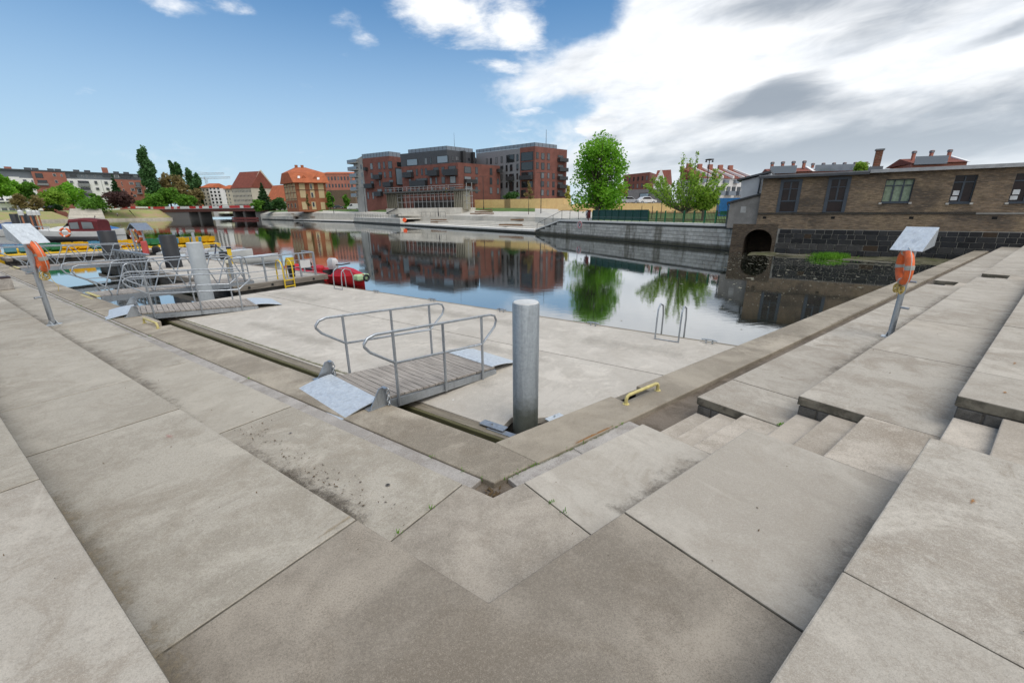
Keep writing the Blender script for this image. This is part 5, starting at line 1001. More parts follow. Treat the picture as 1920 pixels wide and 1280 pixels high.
# ------------------------------------------------------------------ half-built frame with scaffolding
def scaffold():
    ya, yb = 134, 118; p0, p1 = UY(725, ya), UY(871, yb); root = thing('scaffolded_frame', 'half-built pavilion with formwork walls, roof deck and scaffolding above a concrete base', 'construction', v3(p0, 2)); f = Fac(root, p0, p1); STEEL = M('scaffold_tube', (.40, .40, .39), .5, .3); FW = timber('formwork_boards', (.40, .37, .29), 1.57)
    def rc(nm, q, o0, o1, m):
        a, b_ = f.hit(*cs(q[0], q[1])), f.hit(*cs(q[2], q[3])); return f.box(nm, a[0], b_[0], min(a[1], b_[1]), max(a[1], b_[1]), o0, o1, m)
    rc('base_wall', (540, 405, 1500, 520), -6, .4, FAR_C); rc('base_wall', (360, 410, 545, 500), -6, .2, FAR_C)
    for i in range(6): rc('formwork_board', (352+26*i, 180, 352+26*(i+1)-3, 410), -3, .0+.02*(i % 2), FW)
    for i in range(6): rc('formwork_board', (1362+27*i, 112, 1362+27*(i+1)-3, 425), -3, .0+.02*(i % 2), FW)
    a, b_ = f.hit(*cs(335, 165)), f.hit(*cs(1530, 112)); mb = MB(); P_ = f.pt; mb.hexa([P_(a[0], a[1]-.4, .8), P_(b_[0], a[1]-.4, .8), P_(b_[0], a[1]-.4, -7), P_(a[0], a[1]-.4, -7), P_(a[0], a[1], .8), P_(b_[0], a[1], .8), P_(b_[0], a[1], -7), P_(a[0], a[1], -7)]); mb.build('roof_deck', M('deck_formwork', (.10, .10, .095), .8), root)
    zt = a[1]; zb = f.hit(*cs(700, 400))[1]
    f.box('rear_wall', f.hit(*cs(515, 300))[0], f.hit(*cs(1360, 300))[0], zb, zt-2.4, -7, -6.8, M('shaded_blockwork', (.16, .15, .14), .9, 0, .3, .5))
    ts = [f.hit(*cs(x, 300))[0] for x in range(510, 1370, 62)]
    for t in ts:
        MB().cyl(P_(t, zb, -.4), P_(t, zt-.41, -.4), .09, seg=5).build('prop', STEEL, root); MB().cyl(P_(t+.7, zb, -3.5), P_(t+.7, zt-.41, -3.5), .09, seg=5).build('prop', BALC, root); MB().cyl(P_(t, zt, .6), P_(t, zt+1.1, .6), .06, seg=5).build('guard_post', STEEL, root)
    for z in (zb+1.6, zb+3.0, zt-1.6, zt-.9): MB().cyl(P_(ts[0], z, -.3), P_(ts[-1]+6, z, -.3), .08, seg=5).build('ledger', STEEL, root)
    for z in (zt+.55, zt+1.1): MB().cyl(P_(ts[0]-4, z, .6), P_(b_[0], z, .6), .06, seg=5).build('guard_rail', STEEL, root)
    tr = f.hit(*cs(1640, 200))[0]
    for t in (b_[0]+.6, tr): MB().cyl(P_(t, zb-.5, 0), P_(t, zt+1.5, 0), .08, seg=5).build('standard', STEEL, root)
    for z in (zb+1, zb+2.8, zb+4.6, zt): MB().cyl(P_(b_[0]+.2, z, 0), P_(tr+.3, z, 0), .07, seg=5).build('ledger', STEEL, root)
    MB().cyl(P_(b_[0]+.6, zb+2.8, .1), P_(tr, zb+4.6, .1), .06, seg=5).build('brace', STEEL, root)
    MB().tube([P_(f.hit(*cs(375, 480))[0], f.hit(*cs(375, 480))[1], .5), P_(f.hit(*cs(530, 405))[0], f.hit(*cs(530, 405))[1], .5)], .12, 6).build('stair_handrail', BALC, root)
    return f, zb, zt
SF, _zb, _zt = scaffold()
# ------------------------------------------------------------------ lamp posts, van, cars, people
def lamp(label, u, vt, vb, y, arms=1, group='lamp posts along the far promenade'):
    b = PY(u, vb, y); zt = ZAT(u, vt, y); root = thing('lamp_post', label, 'lamp post', b, group=group); MB().tube([b+V((0, 0, -.3)), V((b.x, b.y, zt))], .09, 8, False, .06).build('mast', BLKM, root); MB().cyl(b, b+V((0, 0, .8)), .14, seg=8).build('base', BLKM, root)
    for k in range(arms): s = (-1, 1)[k]; MB().box((b.x+s*.5, b.y, zt+.04), (.9, .22, .08)).build('lamp_head', BLKM, root)
lamp('tall black lamp post in front of the red brick corner block', 1014, 324, 407, 93, 2); lamp('black lamp post between the brick blocks', 907, 331, 392, 122, 2); lamp('dark lamp post standing before the half-built pavilion', 822, 352, 404, 114, 1); lamp('lamp post right of the half-timbered house', 626, 356, 399, 184, 1); lamp('lamp post in front of the half-timbered house', 571, 360, 398, 206, 2); lamp('lamp post near the white van', 686, 352, 398, 165, 1)
b = UY(1320, 84); zt = ZAT(1331, 300, 84); r_ = thing('floodlight_mast', 'tall mast with round floodlight head rising behind the bushy young tree', 'lamp post', (b.x, b.y, 3)); MB().tube([(b.x, b.y, 2.5), (b.x, b.y, zt)], .11, 8, False, .08).build('mast', BLKM, r_); MB().lathe((b.x, b.y, zt-.1), [(.2, 0), (.75, .1), (.75, .22), (.2, .3)], 14).build('head', BLKM, r_)
for k in (-1, 1): MB().lathe((b.x+.6*k, b.y, zt-.4), [(.1, 0), (.2, .08), (.12, .3)], 8).build('lamp', BLKM, r_)
def vehicle(name, label, cat, c, rz, L_, W_, H_, paint, van=False, group=None):
    root = thing(name, label, cat, c, rz, group); hl, hw = L_/2, W_/2
    side = [(-hl, .3), (-hl, H_*.9), (-hl+.15, H_), (hl*.35, H_), (hl*.72, H_*.56), (hl*.97, H_*.46), (hl, .3)] if van else [(-hl, .35), (-hl, H_*.58), (-hl*.78, H_*.66), (-hl*.5, H_), (hl*.2, H_), (hl*.52, H_*.64), (hl*.95, H_*.52), (hl, .35)]
    MB().loft([[V((x, -hw*k, z)) for x, z in side] for k in (1, -1)]).build('body', paint, root, world=False, bevel=.05)
    gl = [(hl*.30, H_*.93), (hl*.66, H_*.58), (hl*.1, H_*.58), (hl*.1, H_*.93)] if van else [(-hl*.66, H_*.68), (-hl*.45, H_*.94), (hl*.17, H_*.94), (hl*.42, H_*.68)]
    for k in (-1, 1):
        MB().extr([V((x, hw*k, z)) for x, z in gl], V((0, .02*k, 0))).build('side_window', GLD, root, world=False)
        for x in (-hl*.62, hl*.62):
            w = MB().cyl((x, hw*k-.1*k, .32), (x, hw*k+.03*k, .32), .32, seg=16).build('wheel', RUBBER, root, world=False); MB().cyl((x, hw*k+.031*k, .32), (x, hw*k+.045*k, .32), .2, seg=12).build('rim', GALV, w, world=False)
    x0, z0, x1, z1 = (hl*.38, H_*.95, hl*.72, H_*.60) if van else (hl*.22, H_*.96, hl*.5, H_*.68)
    MB().add([(x0+.03, -hw*.85, z0), (x0+.03, hw*.85, z0), (x1+.03, hw*.9, z1), (x1+.03, -hw*.9, z1)], ((0, 1, 2, 3),)).build('windscreen', GLD, root, world=False)
    for k in (-1, 1): MB().box((hl*.985, hw*.7*k, H_*.36), (.08, .3, .15)).build('headlight', WHITE, root, world=False)
    return root
SILV = M('silver_car_paint', (.45, .47, .5), .3, .3); WCAR = M('white_car_paint', (.75, .75, .75), .3); DCAR = M('dark_car_paint', (.03, .035, .045), .3)
p = PY(664, 393.2, 190); vehicle('white_van', 'white delivery van parked on the far promenade', 'van', p, math.pi+.05, 5.4, 2, 2.5, WCAR, True)
p = PY(635, 391, 200); vehicle('parked_car', 'dark parked car left of the white van', 'car', p, .1, 4.4, 1.8, 1.45, DCAR)
for i, (u, pt_, lab) in enumerate(((1148, SILV, 'silver parked car nearest the maple above the hoarding'), (1162, WCAR, 'white parked car beside the silver one above the hoarding'), (1178, SILV, 'grey parked car before the low grey building'), (1211, WCAR, 'white parked car right of the glazed front'))):
    p = PY(u, 382.5, 98); vehicle('parked_car', lab, 'car', p, .2, 4.4, 1.8, 1.5, pt_, group='cars parked behind the hoarding')
def person(label, base, h, top_c, leg_c, hair_or_helmet=(.05, .035, .02), sit=False, yaw=0.):
    s = h/1.75; base = V(base); root = thing('person', label, 'person', base, yaw); J = {}
    sk = MB()
    def ring(c, rx, ry, n=10): return [V((c[0]+rx*math.cos(2*math.pi*i/n), c[1]+ry*math.sin(2*math.pi*i/n), c[2]))*s for i in range(n)]
    z_ = -.42 if sit else 0
    tm, lm, hm = M('cloth_%d%d%d' % tuple(int(x*99) for x in top_c), top_c, .9), M('cloth_%d%d%d' % tuple(int(x*99) for x in leg_c), leg_c, .9), M('hair_or_helmet_%d' % int(hair_or_helmet[0]*999), hair_or_helmet, .9); skin = M('skin', (.45, .27, .19), .6)
    body = MB(); body.loft([ring((0, 0, .80+z_), .15, .11), ring((0, 0, .95+z_), .165, .115), ring((0, 0, 1.1+z_), .14, .10), ring((0, 0, 1.3+z_), .18, .11), ring((0, 0, 1.42+z_), .17, .09), ring((0, 0, 1.47+z_), .06, .06), ring((0, 0, 1.53+z_), .05, .055), ring((0, 0, 1.57+z_), .075, .09), ring((0, 0, 1.66+z_), .085, .10), ring((0, 0, 1.73+z_), .06, .07), ring((0, 0, 1.76+z_), .02, .02)])
    for k in (-1, 1):
        body.tube([V((.17*k, 0, 1.4+z_))*s, V((.23*k, .02, 1.15+z_))*s, V((.22*k, -.1, .92+z_))*s, V((.2*k, -.14, .84+z_))*s], .05*s, 7, False, .035*s)
    body.build('body', skin, root, True, world=False)
    t = MB(); t.loft([ring((0, 0, .84+z_), .165, .125), ring((0, 0, 1.1+z_), .155, .115), ring((0, 0, 1.3+z_), .195, .125), ring((0, 0, 1.43+z_), .178, .1), ring((0, 0, 1.47+z_), .07, .07)])
    for k in (-1, 1): t.tube([V((.17*k, 0, 1.4+z_))*s, V((.235*k, .02, 1.15+z_))*s, V((.225*k, -.09, .95+z_))*s], .062*s, 7, False, .048*s)
    t.build('top', tm, root, True, world=False)
    l = MB()
    for k in (-1, 1):
        pts = [V((.085*k, 0, .88+z_)), V((.1*k, -.42 if sit else -.03, .48), ), V((.1*k, -.42 if sit else .04, .06))]; l.tube([p_*s for p_ in pts], .095*s, 8, False, .06*s); l.tube([V((.1*k, (-.42 if sit else .04)+.04, .035))*s, V((.1*k, (-.42 if sit else .04)-.2, .03))*s], .045*s, 6)
    l.build('trousers', lm, root, True, world=False); MB().loft([ring((0, .01, 1.62+z_), .09, .105), ring((0, .015, 1.70+z_), .085, .1), ring((0, .01, 1.775+z_), .04, .045)]).build('hair_or_helmet', hm, root, True, world=False)  # last shell is a helmet on the vested workers, hair on the others
    return root
person('worker in a yellow vest standing on the scaffold of the half-built pavilion', SF.pt(SF.hit(*cs(1240, 240))[0], SF.hit(*cs(1240, 222))[1], -.6), 2.0, (.75, .72, .05), (.05, .05, .08), (.7, .65, .1))
person('person in a yellow vest on the lawn right of the white van', PY(692, 393, 176), 1.85, (.75, .72, .05), (.03, .03, .04), (.7, .65, .1))
# ------------------------------------------------------------------ marina on the left
def pier(name, label, s0, s1, n0, n1, z, fend=0):
    root = thing(name, label, 'pontoon', v3(LQ((s0+s1)/2, (n0+n1)/2), z)); q = lambda a, b: tuple(LQ(a, b))
    MB().prism([q(s0+.15, n0-.15), q(s1-.15, n0-.15), q(s1-.15, n1+.15), q(s0+.15, n1+.15)], -.5, z-.12).build('float', C_RIS, root)
    k = max(1, round(abs(s1-s0)/5)); 
    for i in range(k): a, b = s0+.2+(s1-s0-.4)*i/k, s0+.2+(s1-s0-.4)*(i+1)/k; MB().prism([q(a+.006, n0-.2), q(b-.006, n0-.2), q(b-.006, n1+.2), q(a+.006, n1+.2)], z-.12, z).build('deck_panel', C_PON, root)
    for a, b, c, d in ((s0, s1, n0, n0-.195), (s0, s1, n1+.195, n1), (s0, s0+.195, n0-.2, n1+.2), (s1-.195, s1, n0-.2, n1+.2)): MB().prism([q(a, c), q(b, c), q(b, d), q(a, d)], z-.22, z+.02).build('edge_beam', WOOD_P, root, bevel=.01)
    for i in range(fend): t = n0+(n1-n0)*(i+.5)/fend; MB().cyl(v3(LQ(s0-.08, t), z-.25), v3(LQ(s0-.08, t), z-.02), .13, seg=10).build('fender', RUBBER, root)
    bm = MB().cyl((0, 0, 0), (.03, 0, 0), .05, seg=8).mesh('bolt', RUBBER)
    for i in range(4): t = n0+(n1-n0)*(i+.6)/4.4; place('bolt', bm, root, v3(LQ(s0-.012, t), z-.1)-root.location, math.atan2(-dL.y, -dL.x))
    return root
PB = pier('timber_edged_pontoon', 'pale pontoon with timber edges and railing behind the second gangway', 16.9, 37, -4.72, -9.0, .55)
pier('landing_pontoon', 'long pale landing pontoon with black fenders in front of the pedal boats', 44.3, 46.8, -1.6, -12.5, .5, 12)
# railing along the end of the timber-edged pontoon
def tube_rail(label, pts, h, posts, rails, end_drop=True):
    pts = [V(p) for p in pts]; a, b = pts; e = b-a; root = thing('pontoon_railing', label, 'railing', a); z = V((0, 0, 1))
    for k in rails: MB().cyl(a+z*h*k, b+z*h*k, .03 if k == 1 else .014, seg=7).build('rail', GALV, root, True)
    for t in posts: p = a+e*t; MB().box(p+z*h/2, (.07, .05, h), rz=math.atan2(e.y, e.x)).build('post', GALV, root)
    return root
tube_rail('galvanised railing along the end of the timber-edged pontoon', [v3(LQ(17.25, -4.9), .57), v3(LQ(17.25, -8.6), .57)], 1.08, (0, .12, .36, .58, .8, 1.), (1., .72, .42, .16))
tube_rail('short galvanised railing on the river corner of the timber-edged pontoon', [v3(LQ(17.3, -8.62), .57), v3(LQ(18.4, -8.7), .57)], 1.08, (.05, 1.), (1., .6, .25))
# yellow ladder
o = thing('yellow_ladder', 'yellow ladder with hooped handles on the end of the timber-edged pontoon', 'ladder', v3(LQ(16.85, -7), .2))
for n in (-6.78, -7.22):
    q = lambda ds, z: v3(LQ(16.85+ds, n), z); MB().tube([q(.5, .57), q(.48, 1.25), q(.38, 1.42), q(.2, 1.45), q(.02, 1.35), q(-.06, 1.15), q(-.06, -.5)], .03, 8).build('stringer', YEL2, o, True)
for z in (.55, .28, .02): MB().cyl(v3(LQ(16.79, -6.78), z), v3(LQ(16.79, -7.22), z), .028, seg=7).build('rung', YEL2, o, True)
p = v3(LQ(17.6, -7.6), .57); o = thing('waste_bin', 'small black bin with yellow notice beside the yellow ladder', 'bin', p); MB().lathe(p, [(.13, 0), (.17, .5), (.18, .52)], 14).build('tub', BLACKP, o, True); MB().box(p+V((0, 0, .72)), (.34, .04, .36), rz=AL+math.pi/2).build('notice', YEL2, o); MB().cyl(p+V((0, 0, .5)), p+V((0, 0, .6)), .03, seg=6).build('stem', BLACKP, o)
p = v3(LQ(17.20, -8.1), 1.15); o = thing('paper_notice', 'white paper notice tied to the pontoon railing above the red boat', 'sign', p); MB().box(p, (.5, .015, .36), rz=math.atan2(nL.y, nL.x)).build('sheet', WHITE, o); MB().box(p+V((0, 0, .2)), (.06, .03, .06), rz=AL).build('tie', GALV, o)
p = v3(LQ(19.4, -5.7), .57); o = thing('bollard', 'short beige bollard with pale cap on the timber-edged pontoon', 'bollard', p); MB().lathe(p, [(.15, 0), (.15, .04), (.09, .06), (.09, .72)], 14).build('post', M('beige_paint', (.34, .30, .22), .6), o, True); MB().lathe(p+V((0, 0, .72)), [(.13, 0), (.13, .1), (.1, .14)], 14).build('cap', M('pale_cap', (.62, .58, .45), .6), o, True)
# truss gangways with arched rails
def truss(label, s, w, n0, n1, zn, zf, narch):
    near, far = LQ(s, n0), LQ(s, n1); d = far-near; ln = d.length; rz = math.atan2(-d.x, d.y); root = thing('truss_gangway', label, 'gangway', v3(near, 0), rz, 'truss gangways with arched railings'); h = w/2; Z = lambda y: zn+(zf-zn)*y/ln
    k = int(ln/.14); pm = MB().box((0, 0, 0), (w-.02, ln/k-.012, .035)).mesh('plank', WOOD_L); tilt = math.atan2(zf-zn, ln)
    for i in range(k): y = (i+.5)*ln/k; o = place('plank', pm, root, (random.uniform(-.006, .006), y, Z(y)-.02)); o.rotation_euler = (tilt, 0, 0)
    for sx in (-1, 1):
        x = sx*(h+.03)
        MB().hexa([(x-.03, 0, Z(0)-.22), (x+.03, 0, Z(0)-.22), (x+.03, ln, Z(ln)-.22), (x-.03, ln, Z(ln)-.22), (x-.03, 0, Z(0)-.03), (x+.03, 0, Z(0)-.03), (x+.03, ln, Z(ln)-.03), (x-.03, ln, Z(ln)-.03)]).build('side_beam', GALV, root, world=False)
        T = 1.05
        MB().tube([(x, .30, Z(0)-.02), (x, .24, Z(0)+.22), (x, .05, Z(0)+.42), (x, -.42, Z(0)+.72), (x, -.50, Z(0)+.86), (x, -.44, Z(0)+T-.04), (x, -.3, Z(0)+T), (x, ln-.35, Z(ln)+T), (x, ln-.2, Z(ln)+T-.08), (x, ln-.15, Z(ln)+T-.3), (x, ln-.15, Z(ln)-.02)], .024, 8).build('handrail', GALV, root, True, world=False)
        MB().cyl((x, .05, Z(0)+.46), (x, ln-.15, Z(ln)+.46), .016, seg=6).build('mid_rail', GALV, root, True, world=False)
        a = (ln-.7)/narch
        for i in range(narch):
            y0 = .4+a*i; r = a/2-.06; pts = [(x, y0+.02, Z(y0))] + [(x, y0+a/2-.16*math.cos(math.pi*j/6), Z(y0)+.84+.16*math.sin(math.pi*j/6)) for j in range(7)] + [(x, y0+a-.02, Z(y0+a))]; MB().tube(pts, .022, 7).build('arch', GALV, root, True, world=False)
    MB().box((0, -.06, Z(0)-.01), (w+.1, .1, .03)).build('yellow_sill', YEL, root, world=False); MB().box((0, -.22, ZCOP+.006), (w+.1, .05, .01)).build('yellow_line', YEL, root, world=False)
    return root
truss('grey truss gangway with arched railings leading to the timber-edged pontoon', 17.75, 1.35, -.72, -5.6, .83, .72, 4)
truss('farther truss gangway with arched railings behind the left life ring post', 31.9, 1.35, -.72, -5.9, .83, .70, 4)
# piles
def pp(u, v, z, dz=0): p = P(u, v, z); return p.x, p.y
for i, (u, vb, ut, vt, lab) in enumerate(((219, 505, 207, 433, 'thick black plastic pile beside the little life ring shelter'), (332, 519, 319, 441, 'thick black plastic pile left of the pale grey steel pile'))):
    x, y = pp(u, vb, 0.); pile('black_pile', lab, (x, y), .44 if i == 0 else .39, ZAT(ut, vt, y), BLACKP, BLACKP, group='black mooring piles')
for i, u in enumerate((19, 36, 46, 53)):
    q = UY(u, 62+3*i); r_ = pile('black_pile', 'white-capped black pile far left beyond the sheet hood, %s from the left' % ('first', 'second', 'third', 'fourth')[i], (q.x, q.y), .42, ZAT(u, 401, 62+3*i), BLACKP, BLACKP, group='white-capped black piles'); MB().lathe((q.x+1.1, q.y, ZAT(u, 404, 62+3*i)), [(.28, 0), (.3, .3), (.3, .6), (.05, .75)], 12).build('lamp_cap', WHITE, r_, True); MB().cyl((q.x+1.1, q.y, 0), (q.x+1.1, q.y, ZAT(u, 404, 62+3*i)), .1, seg=8).build('lamp_stem', M('orange_stem', (.5, .2, .1), .6), r_)
for i, (u, vt, vb, y, lab) in enumerate(((228, 429, 474, 33, 'slim grey post right of the first black pile'), (308, 434, 476, 28, 'slim grey post left of the second black pile'), (344, 436, 482, 25.5, 'slim grey post between the second black pile and the steel pile'))):
    q = UY(u+5, y); o = thing('mooring_post', lab, 'post', (q.x, q.y, .5), group='slim grey mooring posts'); MB().box((q.x, q.y, (ZAT(u, vt, y)+.3)/2), (.14, .14, ZAT(u, vt, y)-.3), rz=AL).build('shaft', GALV, o); MB().box((q.x, q.y, .57), (.3, .3, .03), rz=AL).build('foot', GALV, o)
# fender screen between the piles
o = thing('fender_screen', 'dark board screen with grey ribs between the two black piles', 'screen', v3(LQ(28, -5), .5)); f = Fac(o, LQ(31.6, -4.62), LQ(25.9, -4.62)); DKB = M('dark_board', (.045, .043, .04), .8, var=.3)
for i in range(5): f.box('board', 0, f.w, .02+.26*i, .25+.26*i, -.04, 0, DKB)
for i in range(9): t = f.w*(i+.3)/9; f.box('rib', t, t+.1, -.1, 1.42, .005, .09, GALV)
f.box('top_rail', -.1, f.w+.1, 1.425, 1.48, -.06, .1, GALV)
# life ring shelter
c = LQ(40.2, -8.4); o = thing('life_ring_shelter', 'small shelter of grey posts with pitched sheet roof on the pontoon', 'shelter', v3(c, .5)); a, b = LQ(41.0, -8.3), LQ(39.4, -8.3)
for q in (a, b): MB().box((q.x, q.y, 1.36), (.14, .1, 1.9), rz=AL).build('post', GALV, o)
e = v3(b-a, 0).normalized(); m3 = v3(nL, 0)*.5; k = v3(c, 2.78)
for sx in (-1, 1): p0 = k; p1 = k+e*1.2*sx+V((0, 0, -.5)); MB().hexa([p0-m3, p0+m3, p1+m3, p1-m3, p0-m3+V((0, 0, .05)), p0+m3+V((0, 0, .05)), p1+m3+V((0, 0, .05)), p1-m3+V((0, 0, .05))]).build('roof_sheet', GALV, o)
MB().cyl(v3(a, 1.2), v3(b, 1.2), .03, seg=6).build('rail', GALV, o)
ring_c = v3(LQ(40.2, -8.1), 1.85); o2 = thing('life_ring', 'round orange life ring under the pitched roof of the little shelter', 'life ring', ring_c, group='life rings in the marina'); MB().torus(ring_c, .43, .125, v3(nL, 0)+V((.3, -.3, 0)), n=30, seg=10).build('ring', ORANGE, o2, True)
for j in range(4): MB().torus(ring_c, .43, .132, v3(nL, 0)+V((.3, -.3, 0)), math.pi/4+j*1.5708-.16, math.pi/4+j*1.5708+.16, 6, 10).build('tape', WHITE, o2, True)
MB().tube([ring_c+V((-.08, -.1, .4)), ring_c+V((-.04, -.1, .1)), ring_c+V((.08, -.1, -.3))], .05, 6).build('rope', ROPE, o2)
q = LQ(38.6, -8.0); o = thing('extinguisher_box', 'faded red fire extinguisher box below the shelter', 'box', v3(q, .55)); MB().box((q.x, q.y, 1.05), (.5, .35, .95), rz=AL).build('cabinet', M('faded_red', (.62, .10, .09), .6), o, bevel=.03); MB().box((q.x, q.y, .56), (.2, .2, .06), rz=AL).build('foot', GALV, o)
for (s, n, lab) in ((36.2, -8.8, 'yellow mooring buoy block by the second black pile'), (26.2, -8.6, 'yellow service post on the timber-edged pontoon near the white boats')):
    q = LQ(s, n); o = thing('service_post', lab, 'post', v3(q, .57)); MB().box((q.x, q.y, 1.0), (.26, .22, .9), rz=AL).build('column', YEL2, o, bevel=.03); MB().box((q.x, q.y, 1.5), (.3, .26, .1), rz=AL).build('cap', BLACKP, o)
# ------------------------------------------------------------------ boats
HULLW = M('white_gelcoat', (.72, .72, .70), .25, var=.08, scale=1.5); MAROON = M('maroon_canvas', (.13, .015, .02), .8, var=.2); CLEAR = glass('boat_windscreen', (.16, .18, .19), .05); PBY = M('pedal_yellow', (.80, .50, .02), .45, var=.15); PBB = M('pedal_blue', (.10, .34, .62), .45, var=.15); PBG = M('pedal_green', (.02, .22, .13), .45, var=.15); STEELB = M('stainless', (.55, .56, .57), .25, .9)
def hull(L_, W_, H_, sheer=.25, n=9, draft=.3):
    mb = MB(); secs = []
    for i in range(n):
        t = i/(n-1); x = -L_/2+L_*t; w = W_/2*(1 if t < .45 else math.cos((t-.45)/.55*math.pi/2)**.75+.02); h = H_+sheer*t**2; k = .72+.2*(1-t)
        secs.append([V((x, -w, h)), V((x, -w*.97, h*.55)), V((x, -w*k, .05)), V((x, -w*.25, -draft*(1-t*.8))), V((x, w*.25, -draft*(1-t*.8))), V((x, w*k, .05)), V((x, w*.97, h*.55)), V((x, w, h))])
    mb.loft(secs); return mb
def boat(label, c, rz, L_, W_, H_, group=None):
    root = thing('motorboat', label, 'boat', c, rz, group); hull(L_, W_, H_).build('hull', HULLW, root, True, world=False); return root
def outboard(root, x, z, col_, s=1.):
    b = MB().loft([[V((x+dx*s, dy*s, z+h*s)) for dx, dy in ((-.22, -.13), (.12, -.15), (.2, 0), (.12, .15), (-.22, .13))] if False else [V((x+dx*s*k, dy*s*k, z+h*s)) for dx, dy in ((-.25, -.16), (.15, -.18), (.24, 0), (.15, .18), (-.25, .16))] for h, k in ((0, .8), (.12, 1), (.4, 1), (.52, .7))])
    m = b.build('outboard_motor', col_, root, True, world=False); MB().box((x, 0, z-.4*s), (.16*s, .12*s, .8*s)).build('motor_leg', BLACKP, m, world=False)
c = (P(80, 452, 0)+P(195, 450, 0))/2; d = P(195, 450, 0)-P(80, 452, 0)
r = boat('white cabin cruiser with maroon canvas canopy beyond the pedal boats', v3(c, 0), math.atan2(d.y, d.x)+math.pi, 8.8, 2.9, 1.25)
MB().loft([[V((x, -w, 1.25+dz)), V((x, -w*.8, z)), V((x, w*.8, z)), V((x, w, 1.25+dz))] for x, w, z, dz in ((-.6, 1.2, 1.95, 0), (.6, 1.15, 1.95, 0), (2.2, .9, 1.62, .1), (3.4, .4, 1.5, .2))]).build('cabin', HULLW, r, True, world=False)
MB().add([(.1, -1.15, 1.75), (.1, 1.15, 1.75), (-.7, 1.0, 2.55), (-.7, -1.0, 2.55)], ((0, 1, 2, 3),)).build('windscreen', CLEAR, r, world=False)
mb = MB(); mb.loft([[V((x, -1.25, 1.25)), V((x, -1.22, h-.25)), V((x, -.9, h)), V((x, .9, h)), V((x, 1.22, h-.25)), V((x, 1.25, 1.25))] for x, h in ((-4.1, 2.75), (-2.4, 3.0), (-.75, 2.85))]); cn = mb.build('canopy', MAROON, r, True, world=False)
for k in (-1, 1): MB().extr([V((-3.6, 1.262*k, 1.6)), V((-2.3, 1.262*k, 1.6)), V((-2.3, 1.25*k, 2.5)), V((-3.5, 1.25*k, 2.45))], V((0, .03*k, 0))).build('canopy_window', CLEAR, cn, world=False); MB().extr([V((-1.9, 1.262*k, 1.6)), V((-.9, 1.262*k, 1.6)), V((-.9, 1.25*k, 2.4)), V((-1.9, 1.25*k, 2.5))], V((0, .03*k, 0))).build('canopy_window', CLEAR, cn, world=False)
MB().tube([(4.3, 0, 1.95), (3.4, -.9, 1.95), (1.6, -1.3, 1.85), (1.6, -1.3, 1.3)], .03, 6).build('pulpit_rail', STEELB, r, True, world=False); MB().tube([(4.3, 0, 1.95), (3.4, .9, 1.95), (1.6, 1.3, 1.85), (1.6, 1.3, 1.3)], .03, 6).build('pulpit_rail', STEELB, r, True, world=False)
hull(8.82, 2.93, .55).build('hull_stripe', M('grey_stripe', (.12, .12, .13), .4), r, True, world=False)
rc_ = P(122, 436, 1.2); rc_ = PY(122, 436, c.y-3.2); o = thing('life_ring', 'orange life ring hung on the side of the white cabin cruiser', 'life ring', rc_, group='life rings in the marina'); MB().torus(rc_, .5, .13, (.3, -1, .1), n=26, seg=9).build('ring', ORANGE, o, True)
for j in range(4): MB().torus(rc_, .5, .14, (.3, -1, .1), .4+j*1.5708, .75+j*1.5708, 5, 9).build('tape', WHITE, o, True)
# a second cruiser at the frame edge
c2 = P(8, 446, 0); r = boat('white boat with blue cover at the far left edge of the marina', v3(c2, 0)+V((-4, 6, 0)), .4, 8, 2.8, 1.2); MB().loft([[V((x, -w, 1.2)), V((x, -w*.6, z)), V((x, w*.6, z)), V((x, w, 1.2))] for x, w, z in ((-3.8, 1.2, 1.5), (-1, 1.3, 2.3), (1.2, 1.1, 1.9), (3, .5, 1.5))]).build('cover', M('blue_cover', (.04, .09, .22), .8), r, True, world=False)
c2 = PY(190, 432, 74); r = boat('small boat with blue cover just right of the maroon canopy', (c2.x, c2.y, 0), .7, 6, 2.2, .9); MB().loft([[V((x, -w, .9)), V((x, -w*.5, z)), V((x, w*.5, z)), V((x, w, .9))] for x, w, z in ((-2.8, .9, 1.1), (-1, 1.0, 1.9), (1.2, .9, 1.6), (2.4, .4, 1.2))]).build('cover', M('blue_cover2', (.05, .18, .45), .8), r, True, world=False); MB().box((-2.2, .4, 1.5), (.5, .6, .5)).build('pink_bag', M('pink_cloth', (.55, .18, .28), .8), r, world=False)
# small open boats behind the steel pile
for i, (u, v, rz_, lab) in enumerate(((408, 494, .55, 'small white open boat with windscreen behind the steel pile'), (372, 487, .5, 'small white boat farther behind the steel pile'))):
    c = P(u, v, 0); c = c+V((c.x, c.y, 0)).normalized()*1.3; r = boat(lab, c, rz_, 4.8, 1.9, .62, 'small white open boats')
    MB().add([(.5, -.75, .68), (.5, .75, .68), (.05, .62, 1.25), (.05, -.62, 1.25), (.55, -.75, .68), (.55, .75, .68), (.1, .62, 1.25), (.1, -.62, 1.25)], ((3, 2, 1, 0), (4, 5, 6, 7), (0, 1, 5, 4), (2, 3, 7, 6), (0, 4, 7, 3), (1, 2, 6, 5))).build('windscreen', CLEAR, r, world=False)
    for x in (-.7, -1.5): MB().box((x, 0, .72), (.5, 1.2, .25)).build('seat', M('grey_vinyl', (.4, .4, .42), .6), r, world=False, bevel=.05)
    MB().tube([(1.9, -.5, .9), (1.2, -.85, .98), (-.3, -.93, .95), (-.4, -.93, .65)], .018, 6).build('hand_rail', STEELB, r, True, world=False); MB().tube([(1.9, .5, .9), (1.2, .85, .98), (-.3, .93, .95), (-.4, .93, .65)], .018, 6).build('hand_rail', STEELB, r, True, world=False)
    outboard(r, -2.5, .55, BLACKP)
